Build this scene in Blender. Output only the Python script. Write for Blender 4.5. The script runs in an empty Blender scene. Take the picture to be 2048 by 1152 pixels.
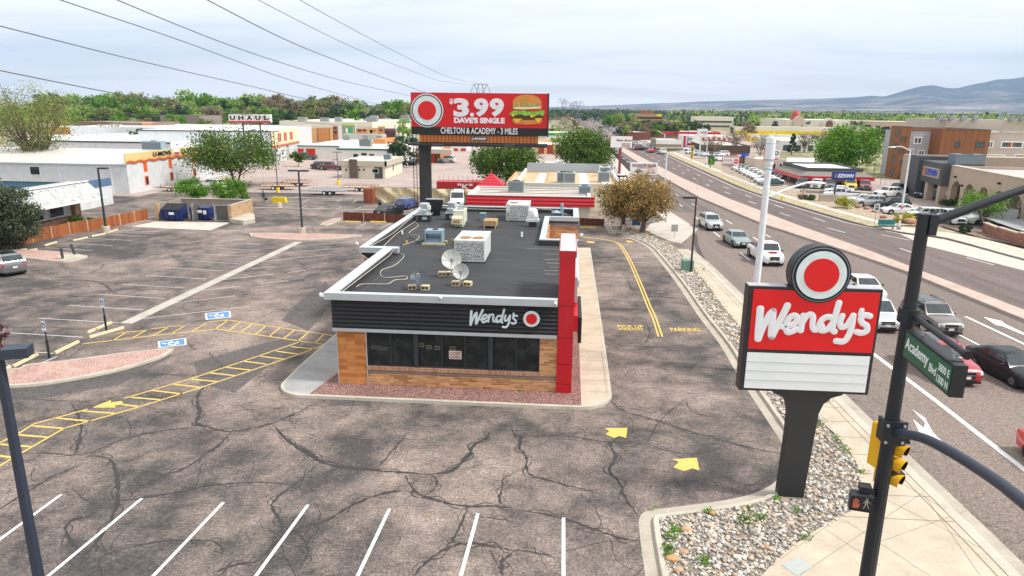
import bpy,math,random
import numpy as np
from mathutils import Vector,Matrix
# camera
FOC=1400.0
CAMH=13.5
_th,_ro,_ya=math.radians(14.46),math.radians(0.64),math.radians(4.42)
_fw=Vector((-math.sin(_ya)*math.cos(_th),math.cos(_ya)*math.cos(_th),-math.sin(_th)))
_r0=Vector((math.cos(_ya),math.sin(_ya),0.0))
_u0=_r0.cross(_fw)
CR=math.cos(_ro)*_r0+math.sin(_ro)*_u0
CU=-math.sin(_ro)*_r0+math.cos(_ro)*_u0
CF=_fw
CC=Vector((0,0,CAMH))
scene=bpy.context.scene
COL=scene.collection
cam=bpy.data.cameras.new('camera')
camo=bpy.data.objects.new('camera',cam)
COL.objects.link(camo)
cam.sensor_width=36.0
cam.lens=FOC/2048*36.0
cam.clip_start=0.2
cam.clip_end=60000
camo.matrix_world=Matrix(((CR.x,CU.x,-CF.x,CC.x),(CR.y,CU.y,-CF.y,CC.y),(CR.z,CU.z,-CF.z,CC.z),(0,0,0,1)))
scene.camera=camo
# sky and sun
SUN_EL,SUN_AZ=math.radians(52),math.radians(98)
world=bpy.data.worlds.new('World')
scene.world=world
world.use_nodes=True
nt=world.node_tree
nt.nodes.clear()
def wn(t,**k):
 n=nt.nodes.new(t)
 for a,b in k.items():
  setattr(n,a,b)
 return n
sky=wn('ShaderNodeTexSky',sky_type='NISHITA')
sky.sun_disc=False
sky.sun_elevation=SUN_EL
sky.sun_rotation=SUN_AZ
sky.air_density=1.0
sky.dust_density=2.0
bg1=wn('ShaderNodeBackground');bg1.inputs[1].default_value=0.10
bg2=wn('ShaderNodeBackground');bg2.inputs[1].default_value=1.02
outw=wn('ShaderNodeOutputWorld')
mixw=wn('ShaderNodeMixShader')
tc=wn('ShaderNodeTexCoord')
sep=wn('ShaderNodeSeparateXYZ')
nt.links.new(tc.outputs['Generated'],sep.inputs[0])
def wmath(op,a,b=None):
 n=wn('ShaderNodeMath',operation=op)
 for i,s in enumerate((a,b)):
  if s is None:continue
  if isinstance(s,(int,float)):n.inputs[i].default_value=s
  else:nt.links.new(s,n.inputs[i])
 return n.outputs[0]
zz=wmath('MAXIMUM',sep.outputs[2],0.0)
den=wmath('ADD',zz,0.10)
cx=wmath('DIVIDE',sep.outputs[0],den)
cy=wmath('DIVIDE',sep.outputs[1],den)
cmb=wn('ShaderNodeCombineXYZ')
nt.links.new(wmath('MULTIPLY',cx,0.45),cmb.inputs[0]);nt.links.new(wmath('ADD',cy,3.0),cmb.inputs[1])
n1=wn('ShaderNodeTexNoise');n1.inputs['Scale'].default_value=0.9;n1.inputs['Detail'].default_value=7;n1.inputs['Roughness'].default_value=.55;n1.inputs['Distortion'].default_value=.5
n2=wn('ShaderNodeTexNoise');n2.inputs['Scale'].default_value=0.38;n2.inputs['Detail'].default_value=4
nt.links.new(cmb.outputs[0],n1.inputs['Vector']);nt.links.new(cmb.outputs[0],n2.inputs['Vector'])
cr=wn('ShaderNodeValToRGB')
e=cr.color_ramp.elements
e[0].position=.32;e[0].color=(.70,.785,.88,1)
e[1].position=.56;e[1].color=(1.0,1.0,1.0,1)
x=e.new(.47);x.color=(.94,.965,.98,1)
nt.links.new(n1.outputs[0],cr.inputs[0])
hz=wn('ShaderNodeValToRGB')
hz.color_ramp.elements[0].position=0.0;hz.color_ramp.elements[0].color=(1,1,1,1)
hz.color_ramp.elements[1].position=.13;hz.color_ramp.elements[1].color=(0,0,0,1)
nt.links.new(zz,hz.inputs[0])
mxc=wn('ShaderNodeMixRGB');mxc.inputs[2].default_value=(1.0,.985,.955,1)
nt.links.new(wmath('MULTIPLY',hz.outputs[0],.9),mxc.inputs[0]);nt.links.new(cr.outputs[0],mxc.inputs[1])
nt.links.new(mxc.outputs[0],bg2.inputs[0])
nt.links.new(sky.outputs[0],bg1.inputs[0])
cov=wn('ShaderNodeValToRGB')
cov.color_ramp.elements[0].position=.36;cov.color_ramp.elements[0].color=(.72,.72,.72,1)
cov.color_ramp.elements[1].position=.5;cov.color_ramp.elements[1].color=(1,1,1,1)
nt.links.new(n2.outputs[0],cov.inputs[0])
nt.links.new(wmath('MAXIMUM',cov.outputs[0],hz.outputs[0]),mixw.inputs[0])
nt.links.new(bg1.outputs[0],mixw.inputs[1]);nt.links.new(bg2.outputs[0],mixw.inputs[2])
nt.links.new(mixw.outputs[0],outw.inputs[0])
sun=bpy.data.lights.new('sun','SUN')
sun.energy=3.4
sun.angle=math.radians(8)
sun.color=(1.0,.955,.88)
suno=bpy.data.objects.new('sun',sun)
COL.objects.link(suno)
sd=Vector((math.sin(SUN_AZ)*math.cos(SUN_EL),math.cos(SUN_AZ)*math.cos(SUN_EL),math.sin(SUN_EL)))
suno.rotation_euler=(-sd).to_track_quat('-Z','Y').to_euler()
suno.location=(0,0,100)
vs=scene.view_settings
scene.display_settings.display_device='sRGB'
vs.view_transform='Standard'
vs.look='None'
vs.exposure=0.32
vs.gamma=1.0
vs.use_curve_mapping=False
scene.cycles.max_bounces=5
scene.cycles.diffuse_bounces=2
scene.cycles.glossy_bounces=2
scene.cycles.transmission_bounces=2
scene.cycles.transparent_max_bounces=6
scene.cycles.volume_bounces=0
scene.cycles.use_denoising=True
# survey helpers: photo bearings -> points in the place
def ray(u,v):
 return CF+CR*((u-1024)/FOC)+CU*((576-v)/FOC)
def G(u,v,z=0.0):
 d=ray(u,v);t=(z-CAMH)/d.z
 return CC+d*t
def onY(u,v,y):
 d=ray(u,v);return CC+d*(y/d.y)
def zat(x,y,v):
 d=Vector((x,y,0))-CC;k=(576-v)/FOC
 return(k*d.dot(CF)-d.dot(CU))/(CU.z-k*CF.z)
def GP(pts,z=0.0):
 return[G(u,v,z)for u,v in pts]
def V(*a):return Vector(a)
rnd=random.Random(7)
# materials
MATS={}
class NB:
 def __init__(s,name):
  s.m=bpy.data.materials.new(name);s.m.use_nodes=True
  s.t=s.m.node_tree;s.b=s.t.nodes['Principled BSDF']
 def n(s,t,**k):
  n=s.t.nodes.new(t)
  for a,b in k.items():setattr(n,a,b)
  return n
 def l(s,a,b):s.t.links.new(a,b)
 def setv(s,n,i,x):
  if isinstance(x,(int,float,tuple,list)):n.inputs[i].default_value=x
  else:s.l(x,n.inputs[i])
 def math(s,op,a,b=0.0):
  n=s.n('ShaderNodeMath',operation=op);s.setv(n,0,a);s.setv(n,1,b);return n.outputs[0]
 def mix(s,f,a,b,bt='MIX'):
  n=s.n('ShaderNodeMixRGB',blend_type=bt)
  for i,x in enumerate((f,a,b)):
   if isinstance(x,tuple)and len(x)==3:x=(*x,1)
   s.setv(n,i,x)
  return n.outputs[0]
 def noise(s,sc,det=3,rough=.5,vec=None,dist=0):
  n=s.n('ShaderNodeTexNoise');n.inputs['Scale'].default_value=sc;n.inputs['Detail'].default_value=det
  n.inputs['Roughness'].default_value=rough;n.inputs['Distortion'].default_value=dist
  if vec is not None:s.l(vec,n.inputs['Vector'])
  return n.outputs[0]
 def ramp(s,f,stops):
  n=s.n('ShaderNodeValToRGB');s.l(f,n.inputs[0]);e=n.color_ramp.elements
  while len(e)<len(stops):e.new(.5)
  for i,(p,c)in enumerate(stops):
   e[i].position=p;e[i].color=(*c,1)if isinstance(c,tuple)else(c,c,c,1)
  return n.outputs[0]
 def obj(s):return s.n('ShaderNodeTexCoord').outputs['Object']
 def pos(s):return s.n('ShaderNodeNewGeometry').outputs['Position']
 def island(s):return s.n('ShaderNodeNewGeometry').outputs['Random Per Island']
 def mapping(s,vec,sc=(1,1,1),rot=(0,0,0),loc=(0,0,0)):
  n=s.n('ShaderNodeMapping');s.l(vec,n.inputs[0])
  n.inputs['Scale'].default_value=sc;n.inputs['Rotation'].default_value=rot;n.inputs['Location'].default_value=loc
  return n.outputs[0]
 def wallvec(s):
  sp=s.n('ShaderNodeSeparateXYZ');s.l(s.obj(),sp.inputs[0])
  c=s.n('ShaderNodeCombineXYZ');s.l(s.math('ADD',sp.outputs[0],sp.outputs[1]),c.inputs[0]);s.l(sp.outputs[2],c.inputs[1])
  return c.outputs[0]
 def bump(s,h,st=.3,d=.02):
  n=s.n('ShaderNodeBump');n.inputs['Strength'].default_value=st;n.inputs['Distance'].default_value=d
  s.l(h,n.inputs['Height']);s.l(n.outputs[0],s.b.inputs['Normal'])
 def col(s,c):
  if isinstance(c,tuple):s.b.inputs['Base Color'].default_value=(*c[:3],1)
  else:s.l(c,s.b.inputs['Base Color'])
 def rough(s,r,metal=0.0,spec=.4,coat=0.0):
  s.setv(s.b,'Roughness',r);s.b.inputs['Metallic'].default_value=metal
  s.b.inputs['Specular IOR Level'].default_value=spec;s.b.inputs['Coat Weight'].default_value=coat
def mat(name,c,rough=.75,metal=0.0,var=.12,sc=3.0,bump=0.0,spec=.35,coat=0.0,dirt=0.0):
 """plain weathered colour"""
 if name in MATS:return MATS[name]
 k=NB(name);o=k.obj()
 nz=k.noise(sc,5,.6,o)
 f=k.ramp(nz,[(.25,1-var),(.75,1+var)])
 cc=k.mix(1.0,c,f,'MULTIPLY')
 if dirt:
  st=k.noise(1.3,6,.7,k.mapping(o,(2.2,2.2,.35)))
  cc=k.mix(k.math('MULTIPLY',k.ramp(st,[(.5,0.0),(.72,1.0)]),dirt),cc,(.16,.13,.11))
 k.col(cc);k.rough(rough,metal,spec,coat)
 if bump:k.bump(k.noise(sc*14,4,.6,o),bump,.02)
 MATS[name]=k.m
 return k.m
def emis(name,c,s):
 if name in MATS:return MATS[name]
 k=NB(name);k.col((.02,.02,.02));k.b.inputs['Emission Color'].default_value=(*c,1);k.b.inputs['Emission Strength'].default_value=s
 MATS[name]=k.m;return k.m
def asphalt(name,light,dark,streak=(1,1,1),patch=.5,rot=0.0,amt=1.0):
 k=NB(name);p=k.pos()
 big=k.noise(.085,6,.62,k.mapping(p,streak,(0,0,rot)),.6)
 mid=k.noise(.55,7,.68,k.mapping(p,streak,(0,0,rot)),.3)
 f=k.math('ADD',k.math('MULTIPLY',big,.62),k.math('MULTIPLY',mid,.42))
 m=k.ramp(f,[(patch-.10,1.0),(patch+.10,0.0)])
 c=k.mix(k.math('MULTIPLY',m,amt),light,dark)
 sp=k.ramp(k.noise(11,3,.95,p),[(.30,.30),(.5,1.0),(.70,2.1)])
 c=k.mix(.85,c,sp,'MULTIPLY')
 s2=k.ramp(k.noise(4.0,6,.85,p),[(.32,.6),(.66,1.32)])
 c=k.mix(.9,c,s2,'MULTIPLY')
 oil=k.ramp(k.noise(.42,4,.55,k.mapping(p,(1,1,1),(0,0,0),(9,4,0))),[(.66,0.0),(.76,1.0)])
 c=k.mix(k.math('MULTIPLY',oil,.55),c,(.05,.043,.042))
 wv=k.noise(.35,5,.6,p)
 w=k.n('ShaderNodeVectorMath',operation='MULTIPLY_ADD');k.l(k.n('ShaderNodeNewGeometry').outputs['Position'],w.inputs[2])
 nn=k.n('ShaderNodeTexNoise');nn.inputs['Scale'].default_value=.8;nn.inputs['Detail'].default_value=6;k.l(p,nn.inputs['Vector'])
 k.l(nn.outputs['Color'],w.inputs[0]);w.inputs[1].default_value=(1.9,1.9,0)
 vo=k.n('ShaderNodeTexVoronoi',feature='DISTANCE_TO_EDGE');vo.inputs['Scale'].default_value=.42;k.l(w.outputs[0],vo.inputs['Vector'])
 ck=k.ramp(vo.outputs['Distance'],[(0.0,1.0),(.008,0.0)])
 gate=k.ramp(k.noise(.22,3,.5,p),[(.40,0.0),(.52,1.0)])
 c=k.mix(k.math('MULTIPLY',k.math('MULTIPLY',ck,gate),.8*amt),c,(.045,.04,.04))
 k.col(c);k.rough(.9,0,.25)
 k.bump(k.noise(22,3,.7,p),.35,.02)
 MATS[name]=k.m;return k.m
ASPH=asphalt('lot_asphalt',(.305,.240,.208),(.072,.065,.063),patch=.54)
ROADM=asphalt('road_asphalt',(.228,.182,.158),(.15,.124,.112),(1,.10,1),patch=.52,amt=.8)
ROADM2=asphalt('road_asphalt_far',(.21,.165,.15),(.11,.09,.088),(1,.05,1),patch=.52,amt=.9)
PALE=asphalt('pale_lot_asphalt',(.43,.345,.31),(.28,.23,.21),patch=.5,amt=.7)
def concrete(name,c,rough=.85,joints=None):
 if name in MATS:return MATS[name]
 k=NB(name);p=k.pos()
 a=k.ramp(k.noise(.7,6,.65,p),[(.3,.80),(.7,1.12)])
 b=k.ramp(k.noise(9,4,.7,p),[(.3,.88),(.7,1.08)])
 cc=k.mix(1,k.mix(1,c,a,'MULTIPLY'),b,'MULTIPLY')
 st=k.ramp(k.noise(.9,5,.6,k.mapping(p,(1,1,1),(0,0,0),(5,9,0))),[(.6,0.0),(.75,1.0)])
 cc=k.mix(k.math('MULTIPLY',st,.35),cc,(c[0]*.45,c[1]*.42,c[2]*.42))
 k.col(cc);k.rough(rough,0,.3);k.bump(k.noise(30,3,.6,p),.2,.01)
 MATS[name]=k.m;return k.m
CONC=concrete('kerb_concrete',(.50,.46,.385))
SIDEW=concrete('sidewalk_concrete',(.53,.45,.355))
MEDIAN=concrete('median_pink_concrete',(.50,.385,.33))
GREYC=concrete('grey_concrete',(.36,.36,.36))
def brick(name,c1,c2,mortar,bw=.40,bh=.10,ms=.012,bias=0.0,frq=2,sq=1.0,rough=.85):
 if name in MATS:return MATS[name]
 k=NB(name)
 b=k.n('ShaderNodeTexBrick');k.l(k.wallvec(),b.inputs['Vector'])
 b.inputs['Color1'].default_value=(*c1,1);b.inputs['Color2'].default_value=(*c2,1);b.inputs['Mortar'].default_value=(*mortar,1)
 b.inputs['Scale'].default_value=1;b.inputs['Mortar Size'].default_value=ms;b.inputs['Brick Width'].default_value=bw;b.inputs['Row Height'].default_value=bh
 b.inputs['Bias'].default_value=bias;b.inputs['Mortar Smooth'].default_value=.2
 b.offset_frequency=frq;b.squash=sq
 c=k.mix(.8,b.outputs['Color'],k.ramp(k.noise(1.6,4,.6,k.obj()),[(.3,.8),(.7,1.15)]),'MULTIPLY')
 k.col(c);k.rough(rough,0,.25)
 k.bump(k.math('SUBTRACT',1.0,b.outputs['Fac']),.5,.01)
 MATS[name]=k.m;return k.m
BRICK=brick('orange_brick',(.68,.37,.165),(.26,.075,.03),(.52,.34,.21),.46,.11,.012,-.22)
BRICKD=brick('soldier_brick',(.52,.30,.17),(.33,.15,.085),(.42,.33,.26),.085,.6,.009,0)
BRICKB=brick('grey_block_band',(.26,.19,.16),(.21,.155,.135),(.42,.36,.31),.40,.22,.012,0)
WOODT=brick('wood_tone_tile',(.60,.26,.085),(.36,.115,.035),(.30,.115,.045),.86,.185,.002,-.15,2)
REDBR=brick('red_brown_brick',(.25,.09,.06),(.17,.06,.045),(.22,.13,.10),.4,.1,.01)
def corrug(name,c,pitch=.25,depth=.03,axis='u',rough=.55,dirt=0.0,metal=0.0):
 """ribbed sheet; axis u = vertical ribs, z = horizontal ribs, x / y = roof ribs"""
 if name in MATS:return MATS[name]
 k=NB(name)
 sp=k.n('ShaderNodeSeparateXYZ');o=k.obj();k.l(o,sp.inputs[0])
 a={'u':k.math('ADD',sp.outputs[0],sp.outputs[1]),'z':sp.outputs[2],'x':sp.outputs[0],'y':sp.outputs[1]}[axis]
 w=k.math('SINE',k.math('MULTIPLY',a,2*math.pi/pitch))
 sh=k.ramp(w,[(.0,.86),(.35,1.0)])
 nz=k.ramp(k.noise(.9,4,.6,o),[(.3,.9),(.7,1.07)])
 cc=k.mix(1,k.mix(1,c,sh,'MULTIPLY'),nz,'MULTIPLY')
 if dirt:
  st=k.noise(2.2,7,.75,k.mapping(o,(1.5,1.5,.35)))
  cc=k.mix(k.math('MULTIPLY',k.ramp(st,[(.53,0.0),(.62,1.0)]),dirt),cc,(.17,.16,.145))
 k.col(cc);k.rough(rough,metal,.4);k.bump(w,.7,depth)
 MATS[name]=k.m;return k.m
def speckle(name,cols,sc=18,rough=.9,bump=.8):
 """loose gravel: voronoi stones of mixed colour"""
 if name in MATS:return MATS[name]
 k=NB(name);p=k.pos()
 vo=k.n('ShaderNodeTexVoronoi');vo.inputs['Scale'].default_value=sc;k.l(p,vo.inputs['Vector'])
 sp=k.n('ShaderNodeSeparateColor');k.l(vo.outputs['Color'],sp.inputs[0])
 n=len(cols)
 c=k.ramp(sp.outputs[0],[(i/(n-1),cc)for i,cc in enumerate(cols)])
 c=k.mix(.8,c,k.ramp(vo.outputs['Distance'],[(.25,1.15),(.75,.45)]),'MULTIPLY')
 c=k.mix(.7,c,k.ramp(k.noise(.8,4,.6,p),[(.3,.8),(.7,1.15)]),'MULTIPLY')
 k.col(c);k.rough(rough,0,.25)
 k.bump(k.math('SUBTRACT',1.0,vo.outputs['Distance']),bump,.03)
 MATS[name]=k.m;return k.m
GRAVR=speckle('red_gravel',[(.13,.05,.045),(.36,.19,.165),(.22,.10,.09),(.47,.33,.30),(.16,.07,.06)],20)
GRAVP=speckle('pink_gravel',[(.40,.22,.18),(.66,.44,.38),(.48,.27,.23),(.74,.58,.52)],20)
GRAVC=speckle('cobble_bed_soil',[(.16,.14,.125),(.34,.30,.25),(.22,.19,.165),(.44,.40,.35)],12)
def glassm(name,c=(.012,.015,.018),rough=.06,spec=.6):
 if name in MATS:return MATS[name]
 k=NB(name);o=k.obj()
 cc=k.mix(k.ramp(k.noise(1.7,4,.6,o),[(.45,0.0),(.68,1.0)]),c,(c[0]*2.2,c[1]*2.2,c[2]*2.2))
 k.col(cc);k.rough(rough,0,spec)
 MATS[name]=k.m;return k.m
GLASS=glassm('dark_glass')
CARGL=glassm('car_glass',(.018,.026,.030),.05,.9)
STOREGL=glassm('window_glass',(.02,.022,.022),.12,.22)
HOTGL=glassm('curtained_glass',(.06,.085,.08),.1,.5)
def paint(name,c,coat=.8,rough=.32,metal=0.0):
 if name in MATS:return MATS[name]
 k=NB(name);k.col(c);k.rough(rough,metal,.5,coat);k.b.inputs['Coat Roughness'].default_value=.05
 MATS[name]=k.m;return k.m
TYRE=mat('tyre_rubber',(.018,.018,.019),.8)
RIMM=mat('alloy_rim',(.42,.43,.44),.3,.7)
BLK=mat('black_trim',(.016,.017,.019),.5)
BLKP=mat('black_painted_steel',(.013,.017,.023),.45,.0,spec=.5)
SLATE=mat('slate_painted_steel',(.026,.037,.058),.5,spec=.5)
CHROME=mat('bright_metal',(.62,.64,.66),.25,.8)
GALV=mat('galvanised_steel',(.46,.49,.51),.45,.5)
WHITE=mat('white_paint',(.80,.80,.79),.5)
WHITEP=mat('white_painted_pole',(.72,.76,.80),.4)
WHSTR=mat('white_road_paint',(.74,.74,.73),.8,var=.12,sc=4)
WORN=mat('worn_white_road_paint',(.55,.53,.52),.85,var=.25,sc=6)
YEL=mat('yellow_road_paint',(.66,.46,.12),.85,var=.32,sc=9)
YELB=mat('bright_yellow',(.80,.60,.02),.5)
HEADL=mat('lamp_lens',(.70,.74,.76),.12,.2,spec=.8)
TAILL=mat('red_lens',(.50,.012,.012),.2)
PLATEM=mat('number_plate',(.72,.74,.72),.5)
TAR=mat('crack_sealant',(.045,.040,.040),.75,var=.3,sc=3)
CRACKM=mat('open_crack_gap',(.04,.035,.033),.9,var=.3,sc=3)  # dark tone of the open hairline cracks
# mesh builder
def cr_spline(pts,n=8):
 pts=[Vector(p)for p in pts]
 if len(pts)<3:return pts
 out=[]
 P=[pts[0]*2-pts[1]]+pts+[pts[-1]*2-pts[-2]]
 for i in range(1,len(P)-2):
  p0,p1,p2,p3=P[i-1:i+3]
  for j in range(n):
   t=j/n
   out.append(.5*((2*p1)+(p2-p0)*t+(2*p0-5*p1+4*p2-p3)*t*t+(3*p1-p0-3*p2+p3)*t**3))
 out.append(pts[-1])
 return out
class MB:
 def __init__(s):s.v=[];s.f=[];s.m=[]
 def add(s,vs,fs,mi=0):
  b=len(s.v);s.v.extend([tuple(p)for p in vs])
  for f in fs:s.f.append([b+i for i in f]);s.m.append(mi)
 def box(s,x0,y0,z0,x1,y1,z1,mi=0):
  if x1<x0:x0,x1=x1,x0
  if y1<y0:y0,y1=y1,y0
  s.add([(x0,y0,z0),(x1,y0,z0),(x1,y1,z0),(x0,y1,z0),(x0,y0,z1),(x1,y0,z1),(x1,y1,z1),(x0,y1,z1)],[(0,3,2,1),(4,5,6,7),(0,1,5,4),(1,2,6,5),(2,3,7,6),(3,0,4,7)],mi)
 def bbox(s,x0,y0,z0,x1,y1,z1,b=.02,mi=0):
  """box with chamfered vertical and top edges"""
  r=[(x0+b,y0),(x1-b,y0),(x1,y0+b),(x1,y1-b),(x1-b,y1),(x0+b,y1),(x0,y1-b),(x0,y0+b)]
  c=[(x0+2*b,y0+b),(x1-2*b,y0+b),(x1-b,y0+2*b),(x1-b,y1-2*b),(x1-2*b,y1-b),(x0+2*b,y1-b),(x0+b,y1-2*b),(x0+b,y0+2*b)]
  s.loft([[(*p,z0)for p in r],[(*p,z1-b)for p in r],[(*p,z1)for p in c]],mi=mi)
 def obox(s,c,size,rz=0.0,mi=0,M=None):
  hx,hy,hz=size[0]/2,size[1]/2,size[2]/2
  R=M if M is not None else Matrix.Rotation(rz,3,'Z')
  vs=[Vector(c)+R@Vector((sx*hx,sy*hy,sz*hz))for sz in(-1,1)for sx,sy in((-1,-1),(1,-1),(1,1),(-1,1))]
  s.add(vs,[(0,3,2,1),(4,5,6,7),(0,1,5,4),(1,2,6,5),(2,3,7,6),(3,0,4,7)],mi)
 def prism(s,pts,z0,z1,mi=0):
  a=sum(pts[i][0]*pts[(i+1)%len(pts)][1]-pts[(i+1)%len(pts)][0]*pts[i][1]for i in range(len(pts)))
  if a<0:pts=pts[::-1]
  n=len(pts)
  vs=[(p[0],p[1],z0)for p in pts]+[(p[0],p[1],z1)for p in pts]
  s.add(vs,[tuple(range(n-1,-1,-1)),tuple(range(n,2*n))]+[(i,(i+1)%n,n+(i+1)%n,n+i)for i in range(n)],mi)
 def xprism(s,pts,y0,y1,mi=0):
  """profile in (x,z), thickness along y"""
  a=sum(pts[i][0]*pts[(i+1)%len(pts)][1]-pts[(i+1)%len(pts)][0]*pts[i][1]for i in range(len(pts)))
  if a<0:pts=pts[::-1]
  n=len(pts)
  vs=[(p[0],y0,p[1])for p in pts]+[(p[0],y1,p[1])for p in pts]
  s.add(vs,[tuple(range(n)),tuple(range(2*n-1,n-1,-1))]+[(n+i,n+(i+1)%n,(i+1)%n,i)for i in range(n)],mi)
 def yprism(s,pts,x0,x1,mi=0):
  """profile in (y,z), thickness along x"""
  n0=len(s.v);t=MB();t.xprism(pts,x0,x1)
  s.add([(y,x,z)for x,y,z in t.v],[f[::-1]for f in t.f],mi)
 def sheet(s,pts,z=None,mi=0):
  pts=[Vector(p)for p in pts]
  if z is not None:pts=[Vector((p.x,p.y,z))for p in pts]
  a=sum(pts[i].x*pts[(i+1)%len(pts)].y-pts[(i+1)%len(pts)].x*pts[i].y for i in range(len(pts)))
  if a<0:pts=pts[::-1]
  s.add(pts,[tuple(range(len(pts)))],mi)
 def quad(s,a,b,c,d,mi=0):s.add([a,b,c,d],[(0,1,2,3)],mi)
 def loft(s,rings,cap=True,mi=0,closed=True):
  n=len(rings[0]);vs=[p for r in rings for p in r];fs=[]
  for k in range(len(rings)-1):
   for i in range(n if closed else n-1):
    j=(i+1)%n;fs.append((k*n+i,k*n+j,(k+1)*n+j,(k+1)*n+i))
  if cap:fs.append(tuple(range(n-1,-1,-1)));fs.append(tuple(range((len(rings)-1)*n,len(rings)*n)))
  s.add(vs,fs,mi)
 def tube(s,pts,r,n=8,mi=0,cap=True):
  pts=[Vector(p)for p in pts]
  rs=r if isinstance(r,(list,tuple))else[r]*len(pts)
  rings=[];up=None
  for i,p in enumerate(pts):
   t=(pts[min(i+1,len(pts)-1)]-pts[max(i-1,0)])
   t=t.normalized()if t.length>1e-9 else Vector((0,0,1))
   if up is None:up=Vector((0,0,1))if abs(t.z)<.9 else Vector((0,1,0))
   x=t.cross(up);x=x.normalized()if x.length>1e-6 else Vector((1,0,0))
   y=x.cross(t);up=y
   rings.append([p+(x*math.cos(a)+y*math.sin(a))*rs[i]for a in[2*math.pi*(j+.5)/n for j in range(n)]])
  s.loft(rings,cap,mi)
 def cyl(s,c,r,h,n=16,mi=0,r2=None):
  r2=r if r2 is None else r2
  s.loft([[(c[0]+rr*math.cos(2*math.pi*i/n),c[1]+rr*math.sin(2*math.pi*i/n),z)for i in range(n)]for rr,z in((r,c[2]),(r2,c[2]+h))],True,mi)
 def cylx(s,x0,x1,cy,cz,r,n=16,mi=0,r2=None):
  r2=r if r2 is None else r2
  s.loft([[(x,cy+rr*math.cos(2*math.pi*i/n),cz+rr*math.sin(2*math.pi*i/n))for i in range(n)]for rr,x in((r,x0),(r2,x1))],True,mi)
 def cyly(s,y0,y1,cx,cz,r,n=24,mi=0,r2=None):
  r2=r if r2 is None else r2
  s.loft([[(cx+rr*math.cos(-2*math.pi*i/n),y,cz+rr*math.sin(-2*math.pi*i/n))for i in range(n)]for rr,y in((r,y0),(r2,y1))],True,mi)
 def lathe(s,prof,c=(0,0,0),n=20,mi=0):
  s.loft([[(c[0]+r*math.cos(2*math.pi*i/n),c[1]+r*math.sin(2*math.pi*i/n),c[2]+z)for i in range(n)]for r,z in prof],True,mi)
 def ell(s,c,r,nu=12,nv=8,mi=0,jit=0,rg=None):
  rings=[]
  for j in range(1,nv):
   a=math.pi*j/nv-math.pi/2
   rings.append([(c[0]+r[0]*math.cos(a)*math.cos(2*math.pi*i/nu)*(1+(rg.uniform(-jit,jit)if jit else 0)),c[1]+r[1]*math.cos(a)*math.sin(2*math.pi*i/nu)*(1+(rg.uniform(-jit,jit)if jit else 0)),c[2]+r[2]*math.sin(a))for i in range(nu)])
  s.loft(rings,True,mi)
 def merge(s,o,T=None,mi=None):
  b=len(s.v)
  s.v.extend([tuple(T@Vector(p))for p in o.v]if T is not None else o.v)
  s.f.extend([[b+i for i in f]for f in o.f]);s.m.extend([mi]*len(o.f)if mi is not None else o.m)
 def build(s,name,mats,parent=None,smooth=False,angle=35,world=False,loc=None):
  if not isinstance(mats,(list,tuple)):mats=[mats]
  me=bpy.data.meshes.new(name)
  vs=s.v
  if world and parent is not None:
   T=(Matrix.Translation(parent.location)@parent.rotation_euler.to_matrix().to_4x4()).inverted()
   vs=[T@Vector(p)for p in vs]
  if loc is not None:vs=[Vector(p)-Vector(loc)for p in vs]
  me.from_pydata([tuple(p)for p in vs],[],s.f)
  for m in mats:me.materials.append(m)
  me.polygons.foreach_set('material_index',[min(i,len(mats)-1)for i in s.m])
  if smooth:
   me.polygons.foreach_set('use_smooth',[True]*len(me.polygons))
   me.set_sharp_from_angle(angle=math.radians(angle))
  me.update()
  o=bpy.data.objects.new(name,me)
  COL.objects.link(o)
  if parent is not None:o.parent=parent
  if loc is not None:o.location=loc
  return o
def builds(mb,name,mats,parent=None,**k):
 """each loose piece of the builder becomes an object of its own"""
 root=list(range(len(mb.v)))
 def fnd(i):
  while root[i]!=i:root[i]=root[root[i]];i=root[i]
  return i
 for f in mb.f:
  for i in f[1:]:root[fnd(i)]=fnd(f[0])
 gr={}
 for f,mi in zip(mb.f,mb.m):gr.setdefault(fnd(f[0]),[]).append((f,mi))
 out=[]
 for fs in gr.values():
  q=MB();idx={}
  for f,mi in fs:
   for i in f:
    if i not in idx:idx[i]=len(q.v);q.v.append(mb.v[i])
   q.f.append([idx[i]for i in f]);q.m.append(mi)
  out.append(q.build(name,mats,parent,**k))
 return out
def tag(o,label=None,cat=None,group=None,kind=None):
 if label:o['label']=label
 if cat:o['category']=cat
 if group:o['group']=group
 if kind:o['kind']=kind
 return o
def thing(name,label,cat,loc=(0,0,0),rz=0.0,group=None):
 o=bpy.data.objects.new(name,None);COL.objects.link(o)
 o.empty_display_size=.3
 o.location=loc;o.rotation_euler=(0,0,rz)
 return tag(o,label,cat,group)
def struct(mb,name,m,**k):return tag(mb.build(name,m,**k),kind='structure')
def kids(o):return[c for c in COL.objects if c.parent is o]
def copy_tree(o,loc=None,rz=None,label=None,scale=None,group=None):
 r=o.copy();COL.objects.link(r)
 if loc is not None:r.location=loc
 if rz is not None:r.rotation_euler=(0,0,rz)
 if scale is not None:r.scale=scale if isinstance(scale,(tuple,list))else(scale,)*3
 if label:r['label']=label
 if group:r['group']=group
 for c in o.children:
  d=c.copy();COL.objects.link(d);d.parent=r
  for g in c.children:
   e_=g.copy();COL.objects.link(e_);e_.parent=d
 return r
def offs(pts,d):
 out=[]
 for i,p in enumerate(pts):
  t=(Vector(pts[min(i+1,len(pts)-1)])-Vector(pts[max(i-1,0)]));t.z=0
  t=t.normalized();n=Vector((t.y,-t.x,0))
  out.append(Vector(p)+n*d)
 return out
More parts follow.
